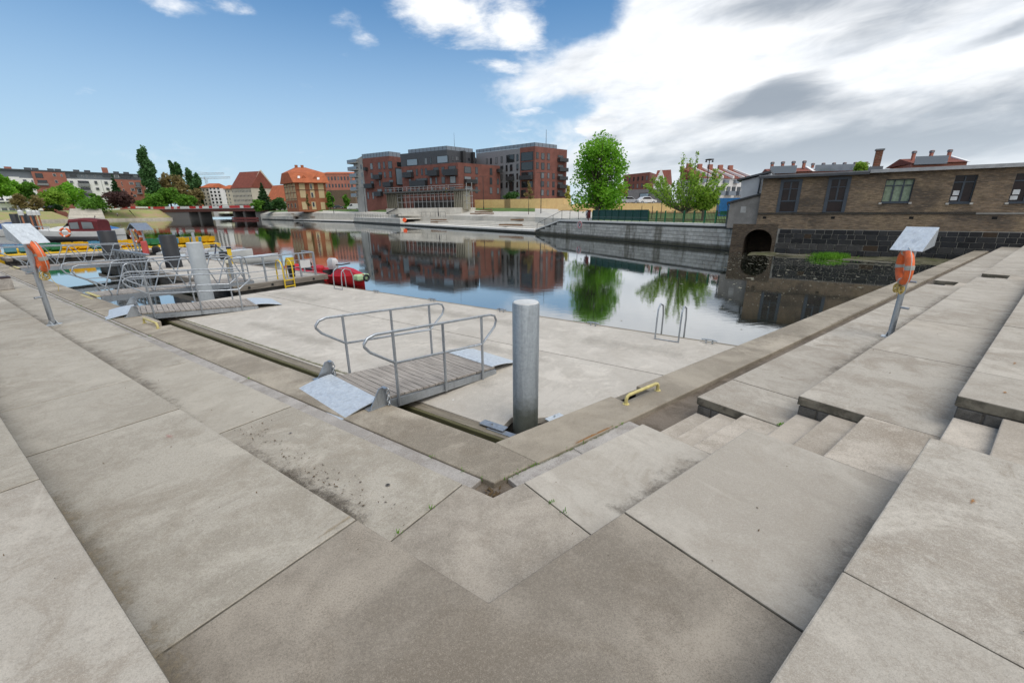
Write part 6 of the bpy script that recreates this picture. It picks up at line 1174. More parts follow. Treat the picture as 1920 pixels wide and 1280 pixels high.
c = P(462, 499, 0); c = c+V((c.x, c.y, 0)).normalized()*1.; r = boat('low open boat with black outboard motor and tilted screen near the yellow post', c, .62, 4.2, 1.7, .45); MB().box((-1.2, -.3, .75), (.5, .5, .5)).build('console', BLACKP, r, world=False, bevel=.05); MB().box((-1.6, .5, 1.05), (.06, .75, .85), ry=.25).build('tilted_screen', M('dark_blue_panel', (.03, .035, .08), .25), r, world=False); MB().box((-.3, 0, .5), (.4, 1.1, .12)).build('thwart', HULLW, r, world=False); outboard(r, -2.2, .4, BLACKP)
# red inflatable at the end of the pontoon
RED = M('red_inflatable', (.52, .012, .018), .45, var=.15); p0 = v3(LQ(14.6, -8.75), 0); ax = math.atan2(dL.y, dL.x)
r = thing('rigid_inflatable', 'red inflatable boat with white outboard motor at the end of the pontoon', 'boat', v3(LQ(20.4, -10.2), 0), ax)
r.scale = (.8, .8, .8)
for k in (-1, 1): MB().tube([(-2.9, .75*k, .28), (-2.5, .78*k, .34), (0, .8*k, .38), (1.6, .72*k, .42), (2.5, .35*k, .5), (2.75, 0, .55)], .27, 12, False, .24).build('side_tube', RED, r, True, world=False)
MB().box((-.2, 0, .22), (4.4, 1.1, .16)).build('floor', M('grey_floor', (.25, .25, .26), .7), r, world=False); MB().box((-2.35, 0, .42), (.12, 1.1, .55)).build('transom', M('dark_transom', (.05, .05, .05), .6), r, world=False)
MB().box((-.9, 0, .6), (.7, .6, .55)).build('seat', RED, r, world=False, bevel=.1); MB().box((.4, 0, .65), (.35, .6, .75)).build('console', BLACKP, r, world=False, bevel=.08); MB().box((-1.7, .35, .62), (.5, .35, .5)).build('fuel_tank', RED, r, world=False, bevel=.1)
outboard(r, -2.65, .75, M('white_cowling', (.62, .63, .64), .3), 1.35)
r2 = thing('rescue_jetski', 'low red watercraft with green and white stern beside the pontoon ladder', 'watercraft', v3(LQ(16.3, -9.75), 0), ax+math.pi)
hull(2.4, .95, .42, .2, 8, .2).build('hull', RED, r2, True, world=False); MB().loft([[V((x, -w, .42)), V((x, -w*.6, z)), V((x, w*.6, z)), V((x, w, .42))] for x, w, z in ((-1.0, .38, .55), (-.4, .32, .85), (.2, .30, .8), (.9, .3, .62))]).build('saddle', RED, r2, True, world=False); MB().box((1.0, 0, .45), (.4, .7, .3)).build('stern_panel', M('green_white_panel', (.45, .62, .35), .5), r2, world=False, bevel=.08); MB().torus((1.22, .12, .42), .14, .05, (1, 0, 0), n=16, seg=7).build('jet_ring', BLACKP, r2, True, world=False); MB().tube([(-.35, -.4, 1.0), (-.5, 0, .95), (-.35, .4, 1.0)], .03, 6).build('handlebar', BLACKP, r2, True, world=False)
# pedal boats
def pedal():
    root = thing('pedal_boat', '', 'pedal boat', (0, 0, 0), 0, 'pedal boats moored along the landing pontoon')
    for k in (-1, 1): hull(3.2, .55, .55, .15, 8, .15).build('float', PBY, root, True, world=False).location.y = .5*k
    MB().box((-.1, 0, .52), (2.5, 1.5, .14)).build('deck', PBY, root, world=False, bevel=.05)
    for k in (-1, 1):
        for x in (-.8, .35): MB().loft([[V((x+dx, k*.38-.3, z)), V((x+dx, k*.38+.3, z)), V((x+dx+.14, k*.38+.3, z)), V((x+dx+.14, k*.38-.3, z))] for dx, z in ((.45, .58), (.3, .72), (.02, .76), (-.12, 1.25))]).build('seat', PBB, root, True, world=False)
    MB().box((1.1, 0, .72), (.45, 1.0, .4)).build('bow_box', PBY, root, world=False, bevel=.12)
    return root
pb = pedal(); seq = 'YBGYBYGBYYBY'
orda = ('first', 'second', 'third', 'fourth', 'fifth', 'sixth', 'seventh', 'eighth', 'ninth', 'tenth', 'eleventh', 'twelfth')
for i in range(12):
    o = pb if i == 0 else copy_tree(pb); s, n = (48.7, -1.2-1.62*i) if i < 9 else (47.0+.2*i, -13.2-1.3*(i-9)); q = LQ(s, n); o.location = (q.x, q.y, 0); o.rotation_euler = (0, 0, math.atan2(dL.y, dL.x)+random.uniform(-.08, .08))
    seatc = {'Y': (PBY, 'yellow'), 'B': (PBB, 'blue'), 'G': (PBG, 'green')}[seq[i]]
    for ch in o.children:
        if ch.name.startswith('seat'): ch.data = ch.data.copy(); ch.data.materials[0] = seatc[0]
    o['label'] = 'pedal boat with yellow floats and %s seats, %s from the left in the moored row' % (seatc[1], orda[i])
# bench at the left edge
p = P(2, 545, Z0); o = thing('bench', 'low bench with dark plank top on a concrete block at the left edge', 'bench', p); ab = math.atan2(nL.y, nL.x); MB().box((p.x-.6, p.y-.42, Z0+.19), (2.0, .45, .36), rz=ab-1.57+1.57).build('base', C_STRIP, o, bevel=.01)
for k in range(3): MB().box((p.x-.6+nL.y*.0-dL.x*(.15-.15*k), p.y-.42-dL.y*(.15-.15*k), Z0+.40), (2.0, .13, .05), rz=ab).build('plank', M('dark_bench_plank', (.05, .03, .03), .6), o)
# ------------------------------------------------------------------ left bank
EARTH = M('bank_earth', (.20, .15, .09), .95, var=.3, scale=.3); WALLB = M('beige_bank_wall', (.72, .65, .53), .9, var=.2, scale=.4)
KL = 1.3
def left_bank():
    rows = [(-120, 150), (0, 165), (60, 178), (130, 195), (250, 214), (330, 228), (388, 246)]
    F = [v3(UY(u, y*1.3), 0) for u, y in rows]; mb = MB(); w = MB(); zt = V((0, 0, 1.15))
    m = MB()
    HT = [5.0, 5.0, 5.0, 5.3, 6.0, 6.4, 6.4]
    for k, (a, b) in enumerate(zip(F, F[1:])):
        n = V((a.y-b.y, b.x-a.x, 0)).normalized(); n = n if n.x < 0 else -n
        w.hexa([a-V((0, 0, 1)), b-V((0, 0, 1)), b+n*1-V((0, 0, 1)), a+n*1-V((0, 0, 1)), a+zt, b+zt, b+n*1+zt, a+n*1+zt])
        c, d = a+n*10+V((0, 0, HT[k])), b+n*10+V((0, 0, HT[k+1])); e, f = a+n*32+V((0, 0, HT[k]+.6)), b+n*32+V((0, 0, HT[k+1]+.6)); m.quad(a+n+zt, b+n+zt, d, c); mb.quad(c, d, f, e); mb.quad(e, f, f+V((-160, 300, 2)), e+V((-160, 300, 2)))
    e = F[-1]; mb.quad(e+V((0, 8, 3.6)), e+V((20, 60, 3.6)), e+V((-60, 260, 5)), e+V((-160, 300, 5)))
    tag(mb.build('left_bank', M('park_lawn', (.24, .34, .08), .95, var=.25, scale=.1, c2=(.36, .34, .24))), kind='structure'); tag(m.build('bank_slope', M('bank_grass', (.26, .30, .09), .95, var=.25, scale=.25, c2=(.42, .30, .18))), kind='structure')
    o = w.build('bank_wall', WALLB); tag(o, kind='structure')
left_bank()
ZL = 4.4
def apartments():
    y0, y1 = 222*KL, 262*KL; p0, p1 = UY(14, y0), UY(285, y1); zt = ZAT(285, 329, y1); root = thing('apartment_row', 'long apartment row of red brick and white render on the left bank', 'building', v3(p0, ZL)); b = V((-14, 22)); f = Fac(root, p0, p1); W_ = f.w
    PINK = M('salmon_brick', (.36, .14, .10), .9, var=.12, scale=.3); TOPG = M('grey_roof_storey', (.14, .16, .18), .6, var=.1); DG = M('dark_grey_sheet', (.07, .08, .09), .6)
    tx = lambda x: f.hit(*c7(x, 420))[0]; e0 = zt-2.6
    secs = [(100, 235, WHITER, zt-4.2), (235, 400, WHITER, zt-4.8), (400, 800, PINK, zt-.4), (800, 1345, WHITER, zt-4.2), (1345, 1720, PINK, zt-3.6), (1720, 1800, WHITER, zt-3.8)]
    for x0, x1, m, z in secs: f.box('wall', tx(x0), tx(x1)-.02, ZL-3, z, -12, .6 if m is PINK else .25, m)
    ptn(root, 'top_storey', [f.pt(-1, 0, -1.6).xy, f.pt(W_-2, 0, -1.6).xy, f.pt(W_-2, 0, -12).xy, f.pt(-1, 0, -12).xy], ZL, zt, TOPG)
    f.box('roof_edge', -2, W_+1, zt+.01, zt+.8, -12.5, -.6, DG)
    for x in (130, 365, 455, 640, 725, 945, 1075, 1420, 1540): t = tx(x); f.box('chimney', t-1.6, t+1.6, zt+.81, zt+2.2, -6, -4, DG if x > 200 else PINK)
    t = tx(1290); f.box('chimney', t-1.6, t+1.6, zt+.81, zt+4.4, -4, -2, PINK)
    for q in ((415, 350, 525, 410), (630, 358, 678, 392), (722, 362, 755, 395), (655, 435, 700, 470), (680, 518, 722, 548), (445, 432, 575, 470), (270, 425, 330, 465), (370, 430, 405, 465), (830, 365, 925, 400), (975, 375, 1000, 400), (1030, 375, 1055, 400), (1125, 375, 1150, 400), (1225, 378, 1330, 402), (830, 440, 885, 470), (1125, 442, 1175, 485), (1245, 448, 1300, 488), (1145, 522, 1198, 555), (1268, 524, 1320, 556), (1365, 372, 1430, 408), (1440, 375, 1575, 412), (1590, 372, 1660, 408), (1450, 455, 1475, 505), (1545, 458, 1605, 490), (1620, 460, 1690, 512), (1470, 540, 1500, 580), (1565, 532, 1620, 565), (1640, 535, 1705, 590), (1595, 608, 1640, 638), (1750, 470, 1785, 500), (1765, 540, 1800, 570), (930, 440, 1070, 472), (965, 520, 1090, 552), (985, 598, 1105, 630)): f.pw(q, c7, off=.62, gl=GLD if (q[1] > 500 or q[2]-q[0] > 80) else GL, fr=FRAME_W if q[2]-q[0] < 70 else FRAME_D, th=.2)
    for q in ((930, 472, 1085, 510), (960, 552, 1110, 590), (985, 630, 1120, 662), (445, 470, 590, 500), (1612, 512, 1700, 525), (1640, 590, 1712, 602), (515, 550, 610, 580)): f.balcony(q, c7, 1.6, M('grey_balcony', (.24, .25, .25), .7))
    f.box('wall_pipe', tx(1205), tx(1208), ZL, zt-4.3, .27, .35, DG)
apartments()
r, f, zt = simple_block('white modern pavilion with dark upper windows at the far left edge', -30, 27, 246, 252, 366, 365, 3, WHITER, None, 0, 0, 4, 2, None, .7, .5, depth=(-8, 12)); f.box('canopy', -2, f.w+1, zt-3.5, zt-2.9, .1, 3, WHITER)
def lefttree(label, u, v0, v1, y, w, lf, seed, n=2200, k=16, name='tree', size=.24, shape=None):
    if u < 400: y *= 1.55 if u < 150 else 1.38
    b = PY(u, v1, y); h = ZAT(u, v0, y)-b.z; rg = random.Random(seed); wm_ = w/815*y
    cl = shape(rg, wm_, h) if shape else blobs(rg, wm_, h*.95, h*.06, k); tree(label, b, cl, n, size*y/100, LF[lf], seed, .14*y/100, h*.75, name=name, shell=.25)
def poplar(rg, w, h): return [((rg.uniform(-.14, .14)*w, rg.uniform(-.14, .14)*w, h*(.1+.87*i/15)), (w*.36*math.sin(math.pi*min(1, (i/15)*.68+.24))**.7, w*.36*math.sin(math.pi*min(1, (i/15)*.68+.24))**.7, h*.10)) for i in range(16)]
def fir(rg, w, h): return [((0, 0, h*(.08+.9*i/9)), (w*.5*(1-.93*i/9), w*.5*(1-.93*i/9), h*.06)) for i in range(10)]
LT = ((293, 279, 384, 236, 34, 'poplar', 'tallest poplar on the left bank', poplar, 3600), (336, 304, 372, 262, 17, 'poplar', 'left one of the twin poplars behind the bronze tree', poplar, 1800), (347, 306, 378, 262, 18, 'poplar', 'right one of the twin poplars behind the bronze tree', poplar, 1800), (367, 318, 384, 258, 22, 'poplar', 'poplar right of the bronze tree', poplar, 2000), (381, 327, 388, 252, 24, 'poplar', 'poplar nearest the construction cranes', poplar, 2000),
      (321, 324, 386, 246, 40, 'bronze', 'bare bronze-leaved tree between the tall poplars', None, 1500), (343, 330, 386, 244, 44, 'bronze', 'broad bronze-leaved tree below the twin poplars', None, 1600), (372, 354, 387, 240, 28, 'bronze', 'small bronze tree beside the bridge', None, 1000),
      (322, 354, 388, 232, 46, 'mid', 'bright green bush below the bronze trees', None, 2000), (296, 364, 390, 228, 48, 'mid', 'rounded green bush left of the bridge end', None, 1800), (352, 366, 389, 234, 40, 'mid', 'low green bush by the bridge railing', None, 1500), (390, 366, 392, 262, 24, 'bright', 'light green bush at the bridge behind the barrier', None, 900), (276, 372, 390, 224, 30, 'mid', 'green hedge bush at the right end of the apartment row', None, 1000),
      (4, 300, 372, 150, 52, 'maple', 'large green tree cut by the left edge of the picture', None, 3200), (30, 338, 378, 168, 40, 'maple', 'green tree in front of the white end of the apartment row', None, 1800), (58, 343, 380, 172, 46, 'mid', 'round green tree left of the pale willow bush', None, 1900), (138, 341, 384, 190, 50, 'maple', 'bright green tree in front of the white rendered section', None, 2400), (104, 360, 391, 176, 52, 'bright', 'pale willow bush on the left bank', None, 2000), (183, 362, 385, 196, 22, 'mid', 'small round tree before the white wall', None, 800), (40, 364, 394, 162, 30, 'bronze', 'thin-leaved tree with grey stems at left', None, 700), (70, 366, 394, 164, 30, 'bronze', 'second thin-leaved tree with grey stems at left', None, 700),
      (225, 330, 384, 205, 24, 'conifer', 'dark narrow spruce before the apartment row', fir, 1300), (226, 359, 386, 198, 52, 'purple', 'broad purple-leaved shrub below the dark spruce', None, 1700), (498, 344, 394, 250, 34, 'conifer', 'dark conifer at the right end of the bridge', fir, 2600), (485, 374, 396, 246, 26, 'mid', 'yellow-green bush at the foot of the dark conifer', None, 900), (526, 372, 394, 225, 30, 'dark', 'dark bush left of the half-timbered house', None, 1000), (180, 380, 390, 194, 60, 'mid', 'clipped green hedge before the white rendered section', None, 1200))
for i, (u, v0, v1, y, w, lf, lab, sh, n) in enumerate(LT): lefttree(lab, u, v0, v1, y, w, lf, 60+i, int(n*(2.2 if sh is poplar else 1.2)), 16, 'tree', .24, sh)
p = PY(110, 390, 172); r_ = lefttree('dark rounded shrub beside the willow bush', 110, 381, 394, 172, 16, 'conifer', 99, 600)
# bridge
def bridge():
    y = 262; p0, p1 = UY(282, 300), UY(492, y); za = ZAT(400, 396.6, y); zb = ZAT(400, 391, y); root = thing('road_bridge', 'low road bridge with rusty beam and red-white barriers across the river', 'bridge', v3(p0, 0)); f = Fac(root, p0, p1)
    f.box('deck_beam', 0, f.w, za, zb, -9, 0, M('rusty_beam', (.15, .055, .04), .8, var=.3)); f.box('deck', -4, f.w+4, zb+.01, zb+.3, -9.5, .5, CONC)
    RW, WW = M('barrier_red', (.55, .03, .03), .5), M('barrier_white', (.75, .74, .70), .5); n = 34
    for i in range(n): t0, t1 = f.w*i/n, f.w*(i+1)/n-.1; f.box('barrier', t0, t1, zb+.301, zb+1.75, .1, .5, (RW if random.Random(i*7).random() < .5 else WW))
    f.box('railing', 0, f.w, zb+2.15, zb+2.3, -.3, -.2, BLKM)
    for u in (372, 437, 456): t = f.hit(u, 400)[0]; f.box('pier', t-.9, t+.9, -2, za, -8, -.5, M('dark_pier', (.10, .095, .09), .8))
    f.box('abutment', f.w-9, f.w+6, -2, za, -9, -1.5, M('abutment', (.20, .19, .18), .9)); f.box('abutment', -30, f.hit(366, 400)[0]-7, -2, za, -9, -.4, M('abutment', (.20, .19, .18), .9))
    q = P(455, 411, 0); f.box('red_fender', f.hit(440, 405)[0], f.hit(487, 405)[0], .2, 1.3, 1, 2.2, M('red_oxide', (.16, .035, .03), .7))
    return f, zb
BF, zbr = bridge()
person('worker in orange vest standing on the bridge behind the barriers', BF.pt(BF.hit(378, 390)[0], zbr+.3, -1.2), 2.6, (.80, .16, .03), (.05, .05, .08), (.7, .3, .05))
# barrier fence continuing on the left bank
o = thing('road_barrier', 'row of red and white plastic barriers along the left bank', 'barrier', v3(UY(200, 276), 4.4)); f = Fac(o, UY(202, 277), UY(281, 299)); rr = random.Random(3)
for i in range(16): f.box('segment', f.w*i/16, f.w*(i+1)/16-.1, ZAT(200, 390.5, 277), ZAT(200, 387, 277), -.2, .2, M('barrier_red', (.55, .03, .03), .5) if rr.random() < .4 else M('barrier_white', (.75, .74, .70), .5))
# bank steps
o = thing('bank_steps', 'pale concrete steps leading down the left bank', 'steps', v3(UY(150, 250), 1)); f = Fac(o, UY(120, 254), UY(192, 266)); zt_ = ZAT(150, 391, 255); zb_ = 1.3
for i in range(7): f.box('step', f.w*.02*i, f.w*(.95), zb_-.5, zb_+(zt_-zb_)*(i+1)/7, -8, 5-1.1*i, FAR_C)
person('person in light top standing on the left bank wall', PY(221, 405.5, 268), 2.2, (.6, .6, .62), (.03, .03, .04), yaw=2.)
person('person sitting on the lower end of the bank steps', v3(PY(178, 406, 252).xy, 1.5), 2.1, (.1, .1, .12), (.04, .04, .06), sit=True)
p = PY(152, 388.8, 272); vehicle('white_van', 'white van parked behind the bank steps on the left', 'van', p, 2.9, 4.8, 1.9, 2., WCAR, True)
for i, (u, c_, lab) in enumerate(((66, DCAR, 'dark parked car under the left trees'), (78, SILV, 'silver parked car under the left trees'), (96, DCAR, 'dark blue parked car by the willow bush'))):
    p = PY(u, 390, 268); vehicle('parked_car', lab, 'car', p, 2.8, 4.3, 1.8, 1.5, c_, group='cars parked on the left bank')
# far buildings behind the bridge
simple_block('grey wing of the far hotel with orange roof', 384, 398, 345, 345, 352, 352, 4, BEIGE, TILE, 3.5, 1, 2, 7, None, .4, .5, fr=FRAME_D)
simple_block('white central block of the far hotel with dark square windows', 397.5, 419, 343, 343, 353.5, 353.5, 4, WHITER, None, 0, 0, 3, 6, (8, 23.4), .5, .62, gl=GLD)
simple_block('grey right wing of the far hotel with orange roof band', 419.5, 436.5, 345, 347, 354, 355, 4, BEIGE, TILE, 3., 1, 3, 6, None, .35, .5)
r, f, zt = simple_block('beige granary with rows of small windows and dark red roof', 440, 476, 318, 312, 353.5, 352.5, 4, BEIGE, TILED, 11.5, .6, 14, 5, None, .4, .42, depth=(9, 15)); g0, g1 = f.pt(f.w, zt, .3), f.pt(f.w, zt, 0)+V((9, 15, 0)); MB().extr([g0, g1, (g0+g1)/2+V((0, 0, 12.4))], V((.6, .2, 0))).build('gable', BEIGE, r); MB().extr([V((g0.x, g0.y, 1)), V((g1.x, g1.y, 1)), g1, g0], V((.5, .1, 0))).build('gable_wall', BEIGE, r)
simple_block('low building under a broad orange tiled roof left of the half-timbered house', 503, 545, 285, 270, 378, 376, 4, BEIGE, TILE, 10.0, .8, 6, 1, None, .35, .6, depth=(6, 12))
def crane(label, u, vt, vb, y, ul, ur, vj, peak):
    b = UY(u, y); zt = ZAT(u, vj, y); root = thing('tower_crane', label, 'crane', (b.x, b.y, 3), group='tower cranes'); CR_ = M('crane_steel', (.42, .36, .34), .6); zp = ZAT(u, peak, y)
    def lattice(nm, a, c, s):
        a, c = V(a), V(c); d = c-a; n = max(4, int(d.length/3)); up = V((0, 0, s)) if abs(d.z) < d.length*.5 else V((s, 0, 0)); sd = V((0, s*.8, 0)); mb = MB()
        for o_ in (V((0, 0, 0)), up, sd, up+sd): mb.tube([a+o_, c+o_], .12, 4)
        for i in range(n): mb.tube([a+d*i/n, a+d*(i+.5)/n+up, a+d*(i+1)/n], .08, 3)
        return mb.build(nm, CR_, root)
    lattice('mast', (b.x, b.y, 3), (b.x, b.y, zt), 1.5); xl, xr = UY(ul, y).x, UY(ur, y).x; lattice('jib', (b.x, b.y, zt), (xr, b.y, zt+ .5), 1.3); lattice('counter_jib', (xl, b.y, zt), (b.x, b.y, zt), 1.0); MB().tube([(b.x, b.y, zt), (b.x, b.y, zp)], .3, 4, False, .15).build('apex', CR_, root); MB().tube([(b.x, b.y, zp), (b.x+(xr-b.x)*.6, b.y, zt+1.5)], .07, 3).build('tie', CR_, root); MB().tube([(b.x, b.y, zp), (xl, b.y, zt+1)], .07, 3).build('tie', CR_, root); MB().box((xl+1.5, b.y, zt-.8), (3, 1.6, 2.4)).build('counterweight', CONC, root)
crane('grey tower crane with long jib above the far hotel', 394, 0, 388, 420, 381, 441, 335.5, 331)
crane('second tower crane with higher jib behind the poplars', 363, 0, 388, 440, 352, 431, 328, 318)
# ------------------------------------------------------------------ dirt, weeds and litter on the quay
def grime(name, c, c2, scale=9., thr=(.45, .62), op=.9, rough=.95):
    t = NT(name); t.set(rough, 0, .2); p = t.pos(); x = t.mix(t.rng(t.noise(p, 60, 5, .7), .35, .65), c, c2); t.col(x)
    at = t.n('ShaderNodeAttribute', attribute_name='edge'); a = at.outputs['Fac']
    n = t.math('ADD', t.math('MULTIPLY', t.noise(p, scale, 8, .72, .6), .62), t.math('MULTIPLY', t.noise(p, scale*7, 5, .7), .38))
    k = t.rng(t.math('ADD', n, t.math('MULTIPLY', a, .30)), thr[0]+.12, thr[1]+.22, 0, op)
    tr = t.n('ShaderNodeBsdfTransparent'); ms = t.n('ShaderNodeMixShader'); t.l(k, ms.inputs[0]); t.l(tr.outputs[0], ms.inputs[1]); t.l(t.b.outputs[0], ms.inputs[2]); t.l(ms.outputs[0], t.t.nodes['Material Output'].inputs[0]); return t.m
G_DARK = grime('silt_stain', (.16, .14, .112), (.22, .19, .155), 5., op=.5); G_SAND = grime('sand', (.42, .34, .23), (.34, .28, .19), 7., op=.7); G_SILT = grime('thin_silt', (.20, .175, .14), (.26, .23, .19), 6., op=.35); G_BRN = grime('leaf_mould', (.17, .14, .105), (.25, .21, .165), 9., op=.55); G_RUST = grime('rust', (.30, .13, .035), (.42, .21, .07), 16., (.4, .6)); G_LITE = grime('lime_bloom', (.62, .57, .50), (.52, .48, .42), 6.); G_PINK = grime('red_chalk', (.55, .22, .20), (.55, .3, .26), 18., (.42, .6), .5); G_GRN = grime('algae', (.10, .11, .035), (.16, .15, .06), 12.)
def strip(name, fr, s0, s1, n0, n1, z, m, peak=0.):
    # a ragged film on the slab, thickest along n = n0 (peak 0) or in the middle (peak .5)
    k = max(2, int(abs(s1-s0)/.25)); r = 6; vs_ = []; ed = []; fs = []
    for i in range(k+1):
        for j in range(r+1):
            a, b = i/k, j/r; p = fr(s0+(s1-s0)*a, n0+(n1-n0)*b); vs_.append((p.x, p.y, z+.004)); e = (1-b) if peak == 0 else 1-abs(b-.5)*2; e2 = min(1, 6*a, 6*(1-a)) if abs(s1-s0) < 40 else 1; ed.append(e*e2*2.-1. if e2 < 1 or peak else e*2.-1.)
    for i in range(k):
        for j in range(r): q = i*(r+1)+j; fs.append((q, q+1, q+r+2, q+r+1))
    me = bpy.data.meshes.new(name); me.from_pydata(vs_, [], fs); at = me.attributes.new('edge', 'FLOAT', 'POINT')
    for i, e in enumerate(ed): at.data[i].value = e
    me.materials.append(m); o = bpy.data.objects.new(name, me); col.objects.link(o); return tag(o, kind='stuff')
for fr, a, b in ((LQ, .1, 30), (RQ, 3.3, 17.5), (RQ, .1, 1.8)):
    strip('silt_stain', fr, a, b, 1.37, .8, Z0, G_DARK)
strip('silt_stain', LQ, 1.0, 30, 2.73, 2.2, Z1, G_DARK); strip('silt_stain', RQ, .1, 1.6, 2.73, 2.3, Z1, G_SILT); strip('silt_stain', RQ, 3.3, 17.7, 2.73, 2.3, Z1, G_SILT)
strip('leaf_mould', LQ, -.1, 2.9, 1.38, .88, Z0, G_BRN); strip('leaf_mould', LQ, .1, 1.9, 1.36, .8, Z0, G_BRN)
strip('sand_drift', LQ, .1, 2.6, 2.73, 2.4, Z1, G_SAND); strip('sand_drift', LQ, -.5, .5, 2.73, 2.35, Z1, G_SAND)
strip('sand_drift', LQ, .06, .16, 1.56, 2.7, Z1, G_SAND)
strip('rust_stain', RQ, 1.0, 2.1, -.01, -.10, ZCOP, G_RUST)
strip('rust_stain', RQ, 1.35, 1.62, 3.02, 3.10, Z2, G_RUST, .5); strip('rust_stain', RQ, 3.95, 4.15, 2.98, 3.05, Z2, G_RUST, .5); strip('rust_stain', RQ, 5.2, 5.5, 2.95, 3.05, Z2, G_RUST, .5)
strip('red_chalk_mark', LQ, 2.35, 2.75, 1.75, 1.95, Z1, G_PINK, .5)
strip('algae_line', LQ, 5, 40, .03, .16, ZCOP-.012, G_GRN, .5); strip('algae_line', RQ, .2, 2.2, .02, .10, ZCOP-.01, G_GRN); strip('silt_stain', RQ, 6.5, 30, .0, -.12, ZCOP, G_BRN)
strip('silt_stain', RQ, 3.3, 3.05, 1.6, 2.7, Z1, G_BRN)
# weeds in the joints
def tufts(name, pts, hgt, n, seed, mat):
    mb = MB(); rg = random.Random(seed)
    for x, y, z in pts:
        for _ in range(n):
            a = rg.uniform(0, 6.283); r = rg.uniform(0, .035); p = V((x+r*math.cos(a), y+r*math.sin(a), z)); h = hgt*rg.uniform(.4, 1.2); d = V((math.cos(a), math.sin(a), 0)); w = V((-d.y, d.x, 0))*.005
            mb.add((p-w, p+w, p+d*h*.5+V((0, 0, h*1.1))+w*.7, p+d*h*.8+V((0, 0, h*1.3))), ((0, 1, 2, 3),))
    o = mb.build(name, mat); return tag(o, kind='stuff')
rg = random.Random(12); pts = []
for s in (.12, .2, .26, .33, .41, .5, .56, 1.05, 1.3, 1.9, 2.05): q = RQ(s+rg.uniform(-.02, .02), .012); pts.append((q.x, q.y, ZCOP-.008))
for s in (.15, .42, .9, 5.2, 7.6, 8.8, 9.9, 12.8, 14.4, 15.8, 16.1, 16.3, 19): q = LQ(s, .015); pts.append((q.x, q.y, ZCOP-.008))
for s, n in ((.0, .9), (.01, 1.25), (-.01, 1.45), (.01, 1.5)): q = LQ(s, n); pts.append((q.x, q.y, Z0))
q = RQ(3.04, 1.5); pts += [(q.x, q.y, Z0)]*3; q = RQ(.0, 1.02); pts.append((q.x, q.y, Z0)); q = RQ(.0, .85); pts.append((q.x, q.y, Z0))
tufts('weeds', pts, .022, 7, 4, LF['mid'])
# leaves, twigs and grit
def litter():
    mb = MB(); rg = random.Random(31)
    def bit(p, s, lift=.006): a = rg.uniform(0, 6.283); d = V((math.cos(a), math.sin(a), 0))*s; w = V((-d.y, d.x, 0))*rg.uniform(.25, .6); z = V((0, 0, lift)); mb.add((p-d+z*.4, p-w+z*.6, p+d+z*1.6, p+w+z), ((0, 1, 2, 3),))
    for _ in range(150):
        fr = rg.choice((LQ, RQ)); k = rg.randrange(3); n = (rg.uniform(.5, 1.54), rg.uniform(1.6, 2.72), rg.uniform(2.8, 3.9))[k]; s = rg.uniform(-.3, 9)
        if fr is RQ and 1.7 < s < 3.7: continue
        q = fr(s, n); bit(V((q.x, q.y, (Z0, Z1, Z2)[k]+.003)), rg.uniform(.004, .014))
    for _ in range(150): q = MT(rg.uniform(.06, .40)); a = rg.uniform(0, 6.28); bit(V((q.x+.06*rg.gauss(0, 1), q.y+.04*rg.gauss(0, 1), ZCH-.015)), rg.uniform(.015, .035), .02)
    for _ in range(110): q = LQ(rg.uniform(0, 2.9), 1.2-abs(rg.gauss(0, .13))); bit(V((q.x, q.y, Z0+.004)), rg.uniform(.006, .018))
    tag(mb.build('leaf_litter', M('dry_leaves', (.13, .085, .04), .9, var=.4, scale=30)), kind='stuff')
litter()
# small cast sockets in the slabs
for i, (u, v, z, lab) in enumerate(((727, 909, Z0, 'small dark socket in the left lower slab'), (545, 812, Z0, 'pale round patch in the slab near the gangway plate'))):
    p = P(u, v, z); o = thing('slab_socket', lab, 'socket', p); MB().lathe(p, [(.022, -.002), (.022, .004), (.018, .005)], 14).build('rim', C_RIS if i == 0 else C_STRIP, o); MB().lathe(p, [(.012, .0), (.012, .006)], 10).build('plug', RUBBER, o)
